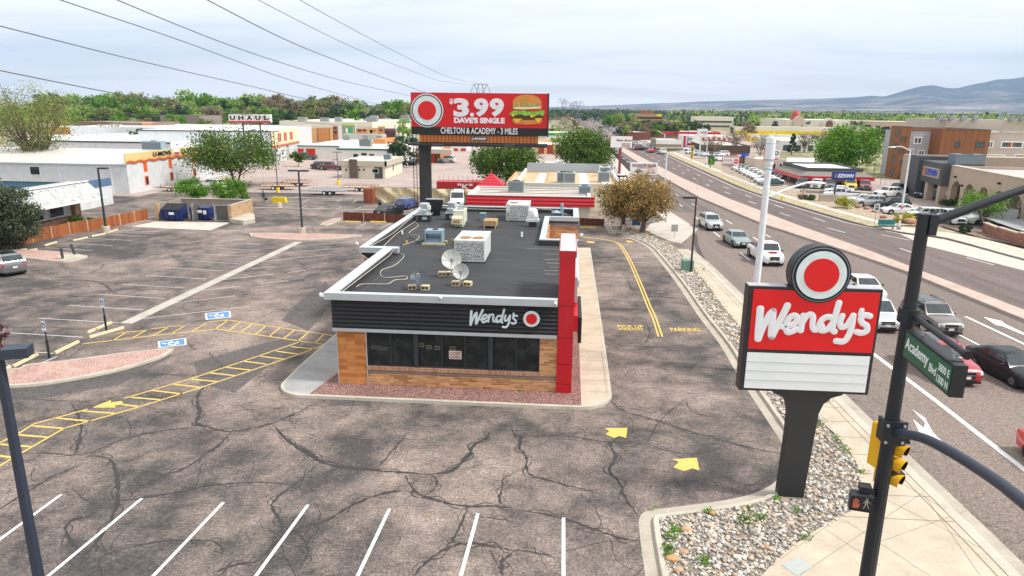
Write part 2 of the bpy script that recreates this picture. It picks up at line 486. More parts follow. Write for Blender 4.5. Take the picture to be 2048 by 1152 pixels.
def ribbon(mb,pts,d0,d1,z,mi=0):
 a,b=offs(pts,d0),offs(pts,d1)
 for i in range(len(pts)-1):
  mb.sheet([a[i],a[i+1],b[i+1],b[i]],z,mi)
def kerb(mb,pts,d0,d1,z0,z1,mi=0):
 a,b=offs(pts,d0),offs(pts,d1)
 rings=[]
 s=1 if d1>d0 else-1
 rings=[[(p.x,p.y,z0),(p.x+(q.x-p.x)*.08,p.y+(q.y-p.y)*.08,z1-.015),(p.x+(q.x-p.x)*.2,p.y+(q.y-p.y)*.2,z1),(q.x,q.y,z1),(q.x,q.y,z0)]for p,q in zip(a,b)]
 if s>0:rings=[r[::-1]for r in rings]
 mb.loft(rings,True,mi)
def stripe(mb,p,q,w,z,mi=0,vary=0):
 p,q=Vector(p),Vector(q)
 t=(q-p);t.z=0;n=Vector((t.y,-t.x,0)).normalized()*w/2
 mb.sheet([p+n,q+n,q-n,p-n],z,mi)
def textmesh(s,w,h,depth=.02,bold=0.0,shear=0.0):
 cu=bpy.data.curves.new('txt','FONT');cu.body=s;cu.size=1.0;cu.offset=bold;cu.shear=shear
 cu.extrude=.5;cu.resolution_u=3;cu.space_line=.85;cu.align_x='CENTER'
 o=bpy.data.objects.new('txt',cu);COL.objects.link(o)
 dg=bpy.context.evaluated_depsgraph_get()
 me=bpy.data.meshes.new_from_object(o.evaluated_get(dg))
 co=np.zeros(len(me.vertices)*3,'f');me.vertices.foreach_get('co',co);co=co.reshape(-1,3)
 lo,hi=co.min(0),co.max(0)
 fs=[list(p.vertices)for p in me.polygons]
 bpy.data.objects.remove(o);bpy.data.curves.remove(cu);bpy.data.meshes.remove(me)
 sx=w/max(hi[0]-lo[0],1e-6);sy=h/max(hi[1]-lo[1],1e-6)
 mb=MB()
 mb.add([((c[0]-lo[0])*sx,-(c[2]-lo[2])/(hi[2]-lo[2])*depth,(c[1]-lo[1])*sy)for c in co],fs)
 return mb
def text(s,x0,z0,w,h,y,m,parent,name='lettering',depth=.03,bold=0.0,shear=0.0,T=None):
 t=textmesh(s,w,h,depth,bold,shear)
 T0=Matrix.Translation((x0,y,z0))
 if T is not None:T0=T@T0
 mb=MB();mb.merge(t,T0)
 return mb.build(name,m,parent)
def gtext(s,p0,p1,h,m,name='pavement_lettering',bold=.02):
 """painted on the ground, baseline p0->p1, cap height h away from the reader"""
 p0,p1=Vector(p0),Vector(p1)
 d=p1-p0;w=d.length;a=math.atan2(d.y,d.x)
 t=textmesh(s,w,h,.004,bold)
 mb=MB();mb.merge(t,Matrix.Translation((p0.x,p0.y,.014))@Matrix.Rotation(a,4,'Z')@Matrix.Rotation(-math.pi/2,4,'X'))
 return struct(mb,name,m)
 # ground sheets
def landmat():
 k=NB('open_land');p=k.pos()
 n=k.noise(.012,8,.7,p);n2_=k.noise(.09,6,.7,p)
 c=k.ramp(k.math('ADD',k.math('MULTIPLY',n,.6),k.math('MULTIPLY',n2_,.4)),[(.36,(.10,.13,.05)),(.47,(.20,.20,.10)),(.54,(.38,.31,.23)),(.66,(.50,.43,.36))])
 k.col(c);k.rough(.95,0,.1);return k.m
LAND=landmat()
m_=MB()
xs=[-30000,-6000,-1500,-400,-100,100,400,1500,6000,30000];ys=[-300,100,400,1500,5000,12000,40000]
for i in range(len(xs)-1):
 for j in range(len(ys)-1):
  m_.sheet([(xs[i],ys[j],0),(xs[i+1],ys[j],0),(xs[i+1],ys[j+1],0),(xs[i],ys[j+1],0)],-.03)
struct(m_,'ground',LAND)
RL=[(14.3,-20),(14.0,12),(13.85,21),(13.5,30),(13.0,49),(12.6,62),(11.9,72.5),(14.2,82),(14.4,90),(13.8,96),(13.4,150),(13.3,225),(13.0,420),(9.0,600),(11.5,856),(18.5,1300),(19,1700)]
ML=[(37,10),(34.2,26),(32.4,38),(30.8,47.5),(29.5,61.5),(27.8,70),(23.8,86.8),(20.8,112),(19.2,145),(17.6,200),(16.5,258),(16.4,300)]
MR=[(38.2,10),(35.6,26),(33.8,38),(32.2,49.8),(30.9,62),(29.7,74.7),(28.3,83.5),(26.3,97),(23.3,134),(22.0,172),(20.0,230),(18.5,300)]
RR=[(62,10),(53,40),(46.2,60),(43.2,68.3),(41.6,79.3),(39.3,81.6),(37.6,84),(35.5,90.5),(32.1,113.7),(30.8,130),(30.4,175),(30.2,237),(32,400),(40.7,583),(50.5,886),(60.8,1347),(75,1700)]
def interp(line,y):
 for(xa,ya),(xb,yb)in zip(line,line[1:]):
  if ya<=y<=yb:return xa+(xb-xa)*(y-ya)/(yb-ya)
 return line[-1][0]if y>line[-1][1]else line[0][0]
def band(mb,fa,fb,ys,z,mi=0):
 for a,b in zip(ys,ys[1:]):
  mb.sheet([(fa(a),a,0),(fb(a),a,0),(fb(b),b,0),(fa(b),b,0)],z,mi)
ysr=[-20,12,21,30,49,62,72.5,78,82,90,96,112,134,150,172,200,225,258,300,420,600,856,1300,1700]
m_=MB();band(m_,lambda y:interp(RL,y)-.3,lambda y:(interp(ML,y)+interp(MR,y))/2 if y<=300 else 24,[y for y in ysr if y<=300],.0)
struct(m_,'road',ROADM)
m_=MB();band(m_,lambda y:(interp(ML,y)+interp(MR,y))/2,lambda y:interp(RR,y)+.2,[y for y in ysr if y<=300],.0)
band(m_,lambda y:interp(RL,y)-.3,lambda y:interp(RR,y)+.2,[y for y in ysr if y>=300],.0)
struct(m_,'road',ROADM2)
m_=MB()
for a,b in zip(ML,ML[1:]):pass
lp=[Vector((x,y,0))for x,y in ML];rp=[Vector((interp(MR,y),y,0))for x,y in ML]
m_.loft([[(p.x,p.y,-.02),(p.x+.02,p.y,.15),(q.x-.02,q.y,.15),(q.x,q.y,-.02)]for p,q in zip(lp,rp)])
struct(m_,'median',MEDIAN)
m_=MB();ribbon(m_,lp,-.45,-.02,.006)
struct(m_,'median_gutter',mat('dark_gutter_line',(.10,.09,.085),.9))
m_=MB()
def dashes(x_of,y0,y1,on=3.2,gap=9.0,w=.14):
 y=y0
 while y<y1:
  stripe(m_,(x_of(y),y,0),(x_of(y+on),y+on,0),w,.006)
  y+=on+gap
lx=lambda k:(lambda y:interp(RL,y if not 66<y<92 else 62)*(1-k)+interp(ML,y)*k)
stripe(m_,(18.35,12,0),(18.05,33,0),.26,.006);stripe(m_,(18.05,33,0),(17.8,40.5,0),.26,.006)
dashes(lambda y:17.5-(y-44)*.02 if y<80 else 16.8-(y-80)*.012,53,300)
dashes(lambda y:24.9-(y-42)*.07 if y<90 else lx(.60)(y),41.2,300)
dashes(lambda y:21.3-(y-50)*.03 if y<90 else lx(.34)(y),50,90)
stripe(m_,(28.6,30,0),(27.4,48.2,0),.22,.006)
rx=lambda k:(lambda y:interp(MR,y)*(1-k)+interp(RR,y)*k)
dashes(rx(.33),70,300,3.2,9);dashes(rx(.64),66,300,3.2,9)
pl=[Vector((interp(RR,y)-.75,y,0))for y in(82,90,100,113,130,175,237)]
ribbon(m_,pl,-.07,.07,.006)
wt=MB()
for k_ in(.10,.235,.42,.55,.74,.87):ribbon(wt,[Vector((rx(k_)(y),y,0))for y in(40,55,68,79,90,113,130,175,237,299)],-.42,.42,.0035)
for k_ in(.08,.17,.30,.39,.55,.66):ribbon(wt,[Vector((lx(k_)(y),y,0))for y in(96,113,130,150,190,240,299)],-.4,.4,.0035)
struct(wt,'wheel_tracks',asphalt('wheel_track_asphalt',(.165,.13,.12),(.115,.092,.088),(1,.1,1),.5))
for pts in([(1824,818),(1850,836),(1866,865),(1888,886),(1860,872),(1838,863),(1826,838),(1848,856),(1850,845)],):
 m_.add([tuple(G(*p,.006))for p in pts],[tuple(range(len(pts)))])
m_.sheet(GP([(1967,634),(2003,642),(2010,648),(2048,666),(2048,670),(2004,652),(1992,650)]),.006)
m_.sheet([(14.75,19.1,0),(31,20.5,0),(31,21.5,0),(14.75,20.1,0)],.013)
for k in range(16,60):
 if k%2==0:
  y=300+(k-16)*45
  for q in(.25,.5,.75):stripe(m_,(interp(RL,y)*(1-q)+interp(RR,y)*q,y,0),(interp(RL,y+14)*(1-q)+interp(RR,y+14)*q,y+14,0),.35,.01)
struct(m_,'lane_markings',WHSTR)
m_=MB()
m_.add([tuple(G(*p,.005))for p in[(1430,400),(1432,399)]]+[tuple(G(1440,400,.005))],[(0,1,2)])
sk=cr_spline([tuple(G(u,v,0))for u,v in[(1390,468),(1393,490),(1404,515),(1420,540),(1447,562),(1478,592),(1500,612)]],6)
ribbon(m_,sk,-.22,.22,.0045)
struct(m_,'oil_trail',mat('oily_asphalt',(.075,.062,.060),.8,var=.5,sc=2))
m_=MB();m_.sheet([(-130,-15,0),(14.0,-15,0),(13.2,48,0),(11,62,0),(14,84,0),(13.5,108,0),(-64,108,0),(-64,100.2,0),(-130,100.2,0)],.003)
struct(m_,'parking_lot',ASPH)
m_=MB()
m_.sheet([(-64,108,0),(13.2,108,0),(13.0,300,0),(-130,300,0),(-130,100.2,0),(-64,100.2,0)],.001)
m_.sheet([(44,90,0),(120,70,0),(150,140,0),(64,152,0),(34,152,0),(37,100,0)],.001)
m_.sheet([(32,152,0),(62,152,0),(60,240,0),(180,300,0),(180,400,0),(34,400,0)],.001)
struct(m_,'neighbour_lots',PALE)
m_=MB()
for P in[[(563,640),(600,602),(652,562),(668,590),(640,638),(616,662)],[(1210,400),(1208,395),(1216,395)],[(388,724),(520,688),(606,668),(600,694),(560,712),(470,786),(400,768)],[(660,800),(740,800),(745,812),(662,812)],[(20,765),(200,740),(330,705),(345,712),(240,770),(60,800),(0,800)]]:
 npch=len(m_.f);m_.sheet(GP(P),.0050+.0006*npch)
struct(m_,'asphalt_patch',asphalt('new_asphalt_patch',(.12,.105,.102),(.07,.065,.065),patch=.5,amt=.8))
m_=MB()
m_.sheet([(-5.5,150,0),(13.3,120,0),(13.3,108,0),(-5.5,108,0)],.004)
struct(m_,'yard',concrete('pale_yard',(.46,.40,.34)))
# kerbs, gutters, walks, beds on the right of the lot
KR=[(1300,1230),(1290,1150),(1283,1100),(1278,1055),(1279,1036),(1290,1024),(1320,1018),(1400,1008),(1470,997),(1515,984),(1548,966),(1562,945),(1568,915),(1562,885),(1540,850),(1475,750),(1440,690),(1395,630),(1350,563),(1310,512),(1290,492),(1255,476),(1222,467),(1214,461),(1210,452)]
kr=[Vector((p.x,p.y,0))for p in GP(KR)]
def smooth(pts,n=6):return cr_spline(pts,n)
krs=smooth(kr,4)
gut=MB();ribbon(gut,krs,0,.46,.012)
struct(gut,'gutter',concrete('gutter_concrete',(.43,.385,.32)))
kb=MB();kerb(kb,krs,.46,.66,0,.15)
struct(kb,'kerb',CONC)
SWL=[(1200,432),(1250,452),(1290,468),(1330,486),(1353,500),(1392,543),(1436,602),(1480,658),(1560,755),(1628,836),(1676,879),(1706,922),(1723,952),(1718,990),(1703,1022),(1669,1049),(1621,1073),(1567,1114),(1500,1180)]
swl=smooth([Vector((p.x,p.y,0))for p in GP(SWL)],4)
bed=MB()
inner=offs(krs,.64)
inner=[p for p in inner]
poly=inner+[p for p in swl]
def resample(pts,n):
 L=[0]
 for a,b in zip(pts,pts[1:]):L.append(L[-1]+(b-a).length)
 out=[];j=0
 for i in range(n):
  t=L[-1]*i/(n-1)
  while j<len(L)-2 and L[j+1]<t:j+=1
  out.append(pts[j].lerp(pts[j+1],(t-L[j])/max(L[j+1]-L[j],1e-6)))
 return out
farK=inner[::-1]
def upto(pts,ymin):return[p for p in pts if p.y>=ymin]
bedA=resample([p for p in farK if p.y>26],40);bedB=resample([p for p in swl if p.y>26 and p.y<84],40)
for i in range(39):bed.sheet([bedA[i],bedA[i+1],bedB[i+1],bedB[i]],.10)
cornerK=[p for p in farK if p.y<=26.5];cornerS=[p for p in swl if p.y<=26.5]
cornerpoly=cornerK+cornerS[::-1]
bed.sheet([(p.x,p.y,0)for p in cornerpoly],.095)
struct(bed,'rock_bed',GRAVC)
def inpoly(x,y,P):
 c=False;j=len(P)-1
 for i in range(len(P)):
  xi,yi,xj,yj=P[i][0],P[i][1],P[j][0],P[j][1]
  if(yi>y)!=(yj>y)and x<(xj-xi)*(y-yi)/(yj-yi)+xi:c=not c
  j=i
 return c
sw=MB()
road_edge=[(14.3,8),(14.0,12),(13.85,21),(13.5,30),(13.0,49),(12.6,62),(12.1,69)]
def swx(y):
 best=None
 for a,b in zip(swl,swl[1:]):
  if min(a.y,b.y)<=y<=max(a.y,b.y):
   x=a.x+(b.x-a.x)*(y-a.y)/(b.y-a.y+1e-9);best=x if best is None else max(best,x)
 return best
yy=[21+i*1.5 for i in range(33)]
yy=[y for y in yy if swx(y)is not None]
REx=lambda y:interp(RL,min(y,72))-.42
for a,b in zip(yy,yy[1:]):
 sw.sheet([(swx(a),a,0),(REx(a),a,0),(REx(b),b,0),(swx(b),b,0)],.125)
y0=yy[0]
crn=[p for p in swl if p.y<=y0+1e-3]
sw.sheet([(swx(y0),y0,0)]+[(p.x,p.y,0)for p in crn]+[(6.3,9,0),(REx(8),8,0),(REx(y0),y0,0)],.125)
struct(sw,'sidewalk',SIDEW)
rk=MB();kerb(rk,[Vector((x,y,0))for x,y in road_edge],0,-.42,0,.15)
struct(rk,'kerb',CONC)
g2=MB();ribbon(g2,[Vector((x,y,0))for x,y in road_edge],.0,.55,.008)
struct(g2,'gutter',MATS['gutter_concrete'])
jt=MB()
for y in[22+1.55*i for i in range(31)]:
 if swx(y):stripe(jt,(swx(y)+.03,y,0),(REx(y)-.03,y+.05,0),.03,.129)
for p,q in[((1560,1118),(1700,1020)),((1600,1150),(1845,985)),((1650,1058),(1760,1130)),((1765,995),(1990,1110)),((1760,940),(1925,1040)),((1690,1040),(1860,1152)),((1845,985),(1960,1150)),((1756,1085),(1935,1020))]:
 stripe(jt,G(*p,.129),G(*q,.129),.016,.129)
ln2=[Vector((interp(RL,y)-.75,y,0))for y in(17,21,30,40,49,62,68)]
ribbon(jt,ln2,-.02,.02,.1295)
struct(jt,'sidewalk_joints',mat('walk_joint_dark',(.20,.165,.13),.9))  # dark brown lines along the slab joints
m_=MB();m_.sheet(GP([(1338,422),(1385,452),(1398,457),(1363,487),(1340,482),(1290,462),(1300,448),(1330,440),(1310,425)]),.016)
struct(m_,'driveway_apron',concrete('apron_concrete',(.52,.47,.42)))
m_=MB();band(m_,lambda y:11.2,lambda y:interp(RL,y)+.1,[96,110,150,225],.02)
struct(m_,'verge_walk',concrete('apron_concrete',(.52,.47,.42)))
m_=MB();m_.sheet(GP([(1800,468),(1831,471),(1888,478.6),(2048,521),(2200,563),(2200,590),(2048,541),(1849,491)]),.012)
struct(m_,'bus_pullout',concrete('pale_pullout',(.60,.52,.45)))
far=[Vector((x,y,0))for x,y in RR if y<500]
m_=MB();kerb(m_,smooth(far,3),.0,.28,0,.15);struct(m_,'kerb',mat('dark_kerb_face',(.17,.15,.14),.9))  # far kerb in a dark grey-brown, reused for the bed edge
vg=[p for p in smooth(far,3)if p.y>86]
m_=MB();ribbon(m_,vg,.28,2.6,.10)
struct(m_,'dry_verge',speckle('dry_grass_verge',[(.42,.34,.20),(.60,.50,.33),(.36,.30,.17),(.50,.42,.26)],5,bump=.4))
m_=MB();ribbon(m_,vg,2.6,4.3,.12);ribbon(m_,[p for p in smooth(far,3)if p.y<=86.5],.28,4.0,.12)
struct(m_,'sidewalk',concrete('far_walk',(.58,.51,.43)))
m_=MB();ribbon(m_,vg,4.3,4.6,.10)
struct(m_,'retaining_edge',mat('dark_kerb_face',(.15,.13,.12),.9))
m_=MB();ribbon(m_,vg[:-4],4.6,8.5,.11)
struct(m_,'landscape_bed',speckle('tan_landscape_rock',[(.40,.31,.22),(.62,.50,.36),(.34,.25,.19),(.52,.43,.32)],6,bump=.5))
m_=MB();m_.sheet([(45.4,88,0),(45.8,80,0),(47.5,74,0),(58,66,0),(64,88,0),(50,95,0)],.14)
struct(m_,'landscape_bed',speckle('brown_landscape_rock',[(.22,.15,.12),(.36,.27,.22),(.18,.13,.10),(.30,.22,.18)],6,bump=.5))
m_=MB();m_.sheet([(66,176,0),(62,155,0),(130,150,0),(190,240,0),(75,240,0)],.03)
struct(m_,'dry_field',speckle('pale_green_field',[(.34,.33,.17),(.48,.44,.26),(.28,.30,.13),(.40,.38,.21)],.8,bump=.2))
# the restaurant's island
def arc(cx_,cy_,r,a0,a1,n=8):return[Vector((cx_+r*math.cos(math.radians(a0+(a1-a0)*i/n)),cy_+r*math.sin(math.radians(a0+(a1-a0)*i/n)),0))for i in range(n+1)]
isl=[Vector((-12.9,66,0)),Vector((-13.35,50,0)),Vector((-13.9,33.5,0))]+arc(-12.3,31.6,1.55,180,270)[0:]+[Vector((0.4,30.05,0))]+arc(.65,31.85,1.8,270,360)+[Vector((2.48,38,0)),Vector((2.45,68.5,0))]
m_=MB();kerb(m_,isl,0,-.17,0,.16)
struct(m_,'kerb',CONC)
inn=offs(isl,-.16)
m_=MB();m_.sheet([(p.x,p.y,0)for p in inn]+[(.9,68.3,0),(.9,30.2,0),(-11.4,30.15,0),(-11.7,33.4,0),(-11.3,66,0)],.14)
def walkpoly(pts,m,name,z=.145):
 q=MB();q.sheet(pts,z);return struct(q,name,m)
bpy.data.meshes.new('x')
m_=MB()
m_.sheet([(.95,30.2,0)]+[(p.x,p.y,0)for p in inn if p.x>.95]+[(.95,68.3,0)],.15)
struct(m_,'sidewalk',SIDEW)
m_=MB();m_.sheet([(p.x,p.y,0)for p in inn if p.x<-11.35 and p.y<45]+[(-11.35,30.2,0),(-11.35,31.9,0),(-11.9,66,0),(-13.1,66,0)],.15)
m_=MB();m_.sheet([(-12.8,66,0),(-13.2,50,0),(-13.73,33.5,0)]+[(p.x,p.y,0)for p in arc(-12.3,31.6,1.39,180,262)]+[(-12.0,30.22,0),(-11.1,35.5,0),(-11.1,66,0)],.15)
struct(m_,'sidewalk',GREYC)
m_=MB();m_.sheet([(-12.0,30.2,0),(.95,30.2,0),(.95,60,0),(-11.1,60,0),(-11.1,35.5,0)],.145)
struct(m_,'red_gravel_bed',GRAVR)
jt=MB()
for i in range(25):stripe(jt,(1.0,32+1.45*i,0),(2.25,31.95+1.45*i,0),.025,.154)
ribbon(jt,[Vector((2.2,y,0))for y in(32,38)],-.012,.012,.154)
for i in range(4):stripe(jt,(-13.6,33.5+1.9*i,0),(-11.2,33.6+1.9*i,0),.02,.154)
struct(jt,'sidewalk_joints',MATS['walk_joint_dark'])
# lot markings
Z1=.011
m_=MB()
def S(m,a,b,w=.11,ext=0.0):
 p,q=G(*a),G(*b)
 if ext:q=q+(q-p).normalized()*ext
 stripe(m,p,q,w,Z1)
for a,b in[((123,989),(0,1079)),((284,997),(97,1152)),((447,1005),(307,1152)),((616,1010),(513,1151)),((779,1018),(716,1151)),((956,1027),(922,1151)),((1127,1036),(1127,1151))]:S(m_,a,b,.115,2.5)
struct(m_,'parking_stripes',WHSTR)
m_=MB()
c6=lambda x,y:(x/3.49,330+y/3.49)
for x0,y0_,x1,y1_ in[(270,1070,830,1103),(480,980,1000,1013),(683,902,1150,933),(855,832,1300,860),(1020,770,1440,797),(1155,715,1560,740),(1290,668,1660,690),(1405,622,1790,640),(1530,583,1815,597),(1640,545,1815,555),(975,1075,1740,988),(1170,968,1640,915),(1690,908,1815,893),(1340,885,1815,830),(1500,808,1815,772),(320,578,645,597),(460,542,790,565),(610,512,915,527),(760,487,1030,500),(850,455,1100,468)]:
 S(m_,c6(x0,y0_),c6(x1,y1_),.085)
c7=lambda x,y:(480+x/4.267,330+y/4.267)
for x0,y0_,x1,y1_ in[(20,1110,240,1085),(0,1035,410,988),(0,965,285,932),(410,918,558,900),(100,885,300,865),(110,833,790,762),(245,765,880,708),(400,695,970,655),(990,540,1080,493),(1200,540,1290,497),(530,325,590,292),(825,318,860,293),(965,322,1000,293),(1255,318,1275,300),(185,365,265,350),(360,362,415,350),(530,367,570,350),(670,372,720,352),(825,375,870,355),(985,378,1035,357)]:
 S(m_,c7(x0,y0_),c7(x1,y1_),.09)
c8=lambda x,y:(x/3.012,580+y/3.012)
S(m_,c8(0,255),c8(500,285),.09);S(m_,c8(190,373),c8(330,383),.09);S(m_,c8(230,450),c8(345,400),.09)
struct(m_,'parking_stripes',WORN)
m_=MB()
def Y(a,b,w=.10):S(m_,c8(*a),c8(*b),w)
def YL(pts,w=.10):
 for a,b in zip(pts,pts[1:]):Y(a,b,w)
YL([(-330,1240),(0,1060),(100,1000),(385,835),(830,708),(1200,592),(1500,490),(1795,390),(1960,330)])
YL([(-330,1090),(0,920),(100,872),(205,808),(530,718)]);YL([(745,655),(1150,535),(1450,435),(1800,315)])
for a,b in[((-90,988),(70,1010)),((-190,1020),(-30,1075)),((-280,1066),(-150,1140)),((0,930),(185,945)),((90,872),(285,888)),((200,820),(385,835)),((345,773),(545,792)),((500,730),(695,745)),((735,690),(830,703)),((790,648),(965,662)),((920,606),(1095,627)),((1050,570),(1200,587)),((1145,537),(1310,553)),((1265,500),(1415,517)),((1365,467),(1515,484)),((1470,430),(1605,447)),((1570,400),(1705,417)),((1665,370),(1800,387)),((1755,342),(1890,357))]:Y(a,b,.13)
YL([(1360,180),(1690,228),(2005,275)]);YL([(1300,235),(1630,282),(1960,330)])
for a,b in[((1300,235),(1370,185)),((1380,243),(1450,193)),((1455,252),(1520,205)),((1540,267),(1605,215)),((1625,278),(1685,230)),((1710,292),(1775,243)),((1795,308),(1860,255)),((1895,322),(1950,268))]:Y(a,b)
YL([(500,325),(900,278),(1300,237)],.12)
for a,b in[((680,305),(770,250)),((795,290),(890,240)),((920,275),(1010,228)),((1040,260),(1115,215)),((1155,250),(1245,200)),((700,262),(890,243)),((910,235),(1100,213)),((1250,195),(1370,182))]:Y(a,b)
dbl=cr_spline([tuple(G(1080+x/4.6075,450+y/4.6075))for x,y in[(395,112),(530,126),(650,146),(725,172),(775,235),(835,345),(885,460),(945,600),(1000,740),(1050,850),(1110,1030)]],5)
ribbon(m_,dbl,-.17,-.06,Z1);ribbon(m_,dbl,.06,.17,Z1)
def painted(pts,f=lambda x,y:(x,y)):
 m_.add([tuple(G(*f(*p),Z1))for p in pts],[tuple(range(len(pts)))][:1])
fa=lambda x,y:(1020+x/3.2726,800+y/3.2726)
painted([(617,183),(768,182),(760,248),(715,235),(680,248),(625,222),(650,205)][::-1],fa)
painted([(1060,387),(1222,378),(1240,460),(1190,447),(1140,465),(1070,440),(1105,405)][::-1],fa)
painted([(555,708),(668,663),(668,678),(730,668),(742,678),(735,688),(690,695),(697,708)][::-1],c8)
fb=lambda x,y:(1080+x/4.6075,450+y/4.6075)
painted([(425,152),(440,150),(500,155),(508,163),(470,166),(440,162)][::-1],fb)
painted([(792,142),(850,147),(866,155),(820,160),(800,155)][::-1],fb)
struct(m_,'yellow_markings',YEL)
gtext('WINDOW',G(1237,661),G(1288,661.5),.50,YEL);gtext('PICK UP',G(1236,655.5),G(1288,656),.52,YEL)
gtext('PARKING',G(1343,663),G(1402,663.5),.75,YEL)
def bay(pts):
 q=[Vector((p.x,p.y,0))for p in GP([c8(*p)for p in pts])]
 b=MB();b.sheet(q,.012);struct(b,'bay_symbol_border',WHSTR)
 c=sum(q,Vector())/4
 b=MB();b.sheet([c+(p-c)*.86 for p in q],.016);struct(b,'bay_symbol_field',mat('blue_road_paint',(.10,.24,.46),.8,var=.25,sc=5))
 ux,uy=(q[1]-q[0]),(q[0]-q[3])
 def L(a,d):return q[3]+ux*a+uy*d
 b=MB()
 for p0,p1 in[((.30,.52),(.58,.50)),((.46,.52),(.48,.80)),((.20,.55),(.32,.52)),((.58,.50),(.64,.22)),((.64,.22),(.72,.24))]:stripe(b,L(*p0),L(*p1),.10,.020)
 ring=[L(.52+.16*math.cos(a),.44+.30*math.sin(a))for a in[math.radians(t)for t in range(110,400,20)]]
 ribbon(b,ring,-.05,.05,.020)
 b.sheet([L(.17+.03*math.cos(a),.57+.08*math.sin(a))for a in[i*math.pi/4 for i in range(8)]],.020)
 struct(b,'bay_symbol',WHSTR)
bay([(950,312),(1120,290),(1125,330),(955,350)]);bay([(1235,143),(1388,127),(1392,165),(1240,180)])
m_=MB();stripe(m_,G(252,647),G(597,484),.85,.013)
struct(m_,'concrete_swale',concrete('swale_concrete',(.47,.43,.385)))
m_=MB();m_.sheet(GP([c6(*p)for p in[(920,430),(1080,395),(1610,402),(1470,457),(1100,440)]]),.012)
struct(m_,'concrete_pad',concrete('pad_concrete',(.55,.50,.44)))
m_=MB();kl=[Vector((-39,86.5,0)),Vector((-30,86.0,0)),Vector((-15.5,85.0,0))]
kl=[Vector((p.x,p.y,0))for p in GP([c7(60,370),c7(300,372),c7(700,380),c7(1160,392)])]
kerb(m_,kl,0,.3,0,.15)
k2=[Vector((p.x,p.y,0))for p in GP([c7(410,283),c7(700,288),c7(1100,292),c7(1480,297)])]
kerb(m_,k2,0,.3,0,.15)
struct(m_,'kerb',CONC)
def island(pts,m,cs=lambda x,y:(x,y),kw=.16,sm=4):
 q=[Vector((p.x,p.y,0))for p in GP([cs(*p)for p in pts])]
 a=sum(q[i].x*q[(i+1)%len(q)].y-q[(i+1)%len(q)].x*q[i].y for i in range(len(q)))
 if a<0:q=q[::-1]
 if sm:q=cr_spline(q+[q[0]],sm)[:-1]
 c=q+[q[0],q[1]]
 k_=MB();kerb(k_,q+[q[0]],0,-kw,0,.15);struct(k_,'kerb',CONC)
 s_=MB();s_.sheet(offs(c,-kw*.95)[:-2]if False else offs(q,-kw*.9),.135);struct(s_,'gravel_island',m)
c1=lambda x,y:(x/4,640+y/4)
island([(-400,520),(-150,545),(100,545),(350,524),(700,467),(975,407),(1180,347),(1300,306),(1388,246),(1340,243),(1000,278),(600,332),(225,372),(150,402),(-100,420),(-400,440)],GRAVP,c1)
island([(85,600),(110,590),(400,590),(700,597),(1025,607),(950,620),(600,648),(250,637),(100,620)],GRAVP,c7)
island([(20,600),(350,608),(590,638),(590,653),(445,683),(170,655),(20,640)],GRAVP,c6)
island([(685,515),(800,465),(858,462),(855,478),(745,522),(700,522)],GRAVP,c7)
m_=MB();m_.sheet(GP([c6(*p)for p in[(400,652),(470,632),(580,638),(585,652),(450,678)]]),.15)
struct(m_,'island_slab',CONC)
pl_=GP([c6(*p)for p in[(1610,405),(1700,418),(1782,405),(1778,372),(1720,352)]])
m_=MB();m_.prism([(p.x,p.y)for p in pl_],0,.5);struct(m_,'planter_wall',CONC)
# crack network: sealed cracks and open ones
crk=MB();rc=random.Random(3);CN=[0]
def crack(pts,w=.09,f=lambda x,y:(x,y),m=None,jit=.03,twin=True):
 m=m or crk
 P=[Vector((p.x,p.y,0))for p in GP([f(*p)for p in pts])]
 P=cr_spline(P,7)
 for rep in range(2 if twin else 1):
  Q=[];W=[];ph=rc.random()*10
  for i,p in enumerate(P):
   t=(P[min(i+1,len(P)-1)]-P[max(i-1,0)]).normalized();n=Vector((t.y,-t.x,0))
   e_=min(i,len(P)-1-i)/max(len(P)*.5,1)
   Q.append(p+n*(rc.uniform(-jit,jit)+(rep*.22*math.sin(i*.5+ph))))
   W.append((w*.82 if rep==0 else w*.28)*(.25+.75*min(1,e_*3))*rc.uniform(.35,1.5))
  L_,R_=[],[]
  for i,p in enumerate(Q):
   t=(Q[min(i+1,len(Q)-1)]-Q[max(i-1,0)]).normalized();n=Vector((t.y,-t.x,0))
   L_.append(p-n*W[i]/2);R_.append(p+n*W[i]/2)
  CN[0]+=1;zc=.0069+.0001*(CN[0]%38)
  for i in range(len(Q)-1):m.add([(*L_[i][:2],zc),(*R_[i][:2],zc),(*R_[i+1][:2],zc),(*L_[i+1][:2],zc)],[(0,1,2,3)])
g3=lambda x,y:(512+x/4,864+y/4)
g2_=lambda x,y:(x/4,864+y/4)
for pts,w in[([(190,0),(310,110),(440,190),(560,255),(800,290),(1100,320),(1400,340)],.17),([(1400,340),(1560,310),(1690,200),(1740,110),(1840,50),(1870,0)],.2),([(1190,350),(1290,490),(1440,545),(1640,590),(1900,595),(2048,605)],.16),([(0,1040),(120,930),(215,840),(380,760),(560,710),(760,590),(960,510),(1120,475),(1280,485)],.15),([(500,250),(320,410),(140,555),(150,640),(205,740),(215,835)],.14),([(1220,0),(1110,130),(970,290)],.09),([(1260,1150),(1400,1010),(1560,920),(1700,890),(1880,915),(2048,945)],.16),([(1700,600),(1640,740),(1580,850),(1590,890)],.10),([(300,780),(400,880),(410,980),(350,1080)],.09),([(0,400),(160,410),(290,420)],.10),([(80,490),(140,555)],.10),([(2048,970),(1970,1040),(1970,1150)],.14),([(1720,670),(1880,690),(2048,715)],.06),([(1400,340),(1450,400),(1400,480),(1320,505)],.08),([(1870,930),(1900,1010),(1970,1120)],.04),([(2048,340),(1975,380),(1970,460),(1945,540),(1990,600)],.09)]:
 crack(pts,w,g3)
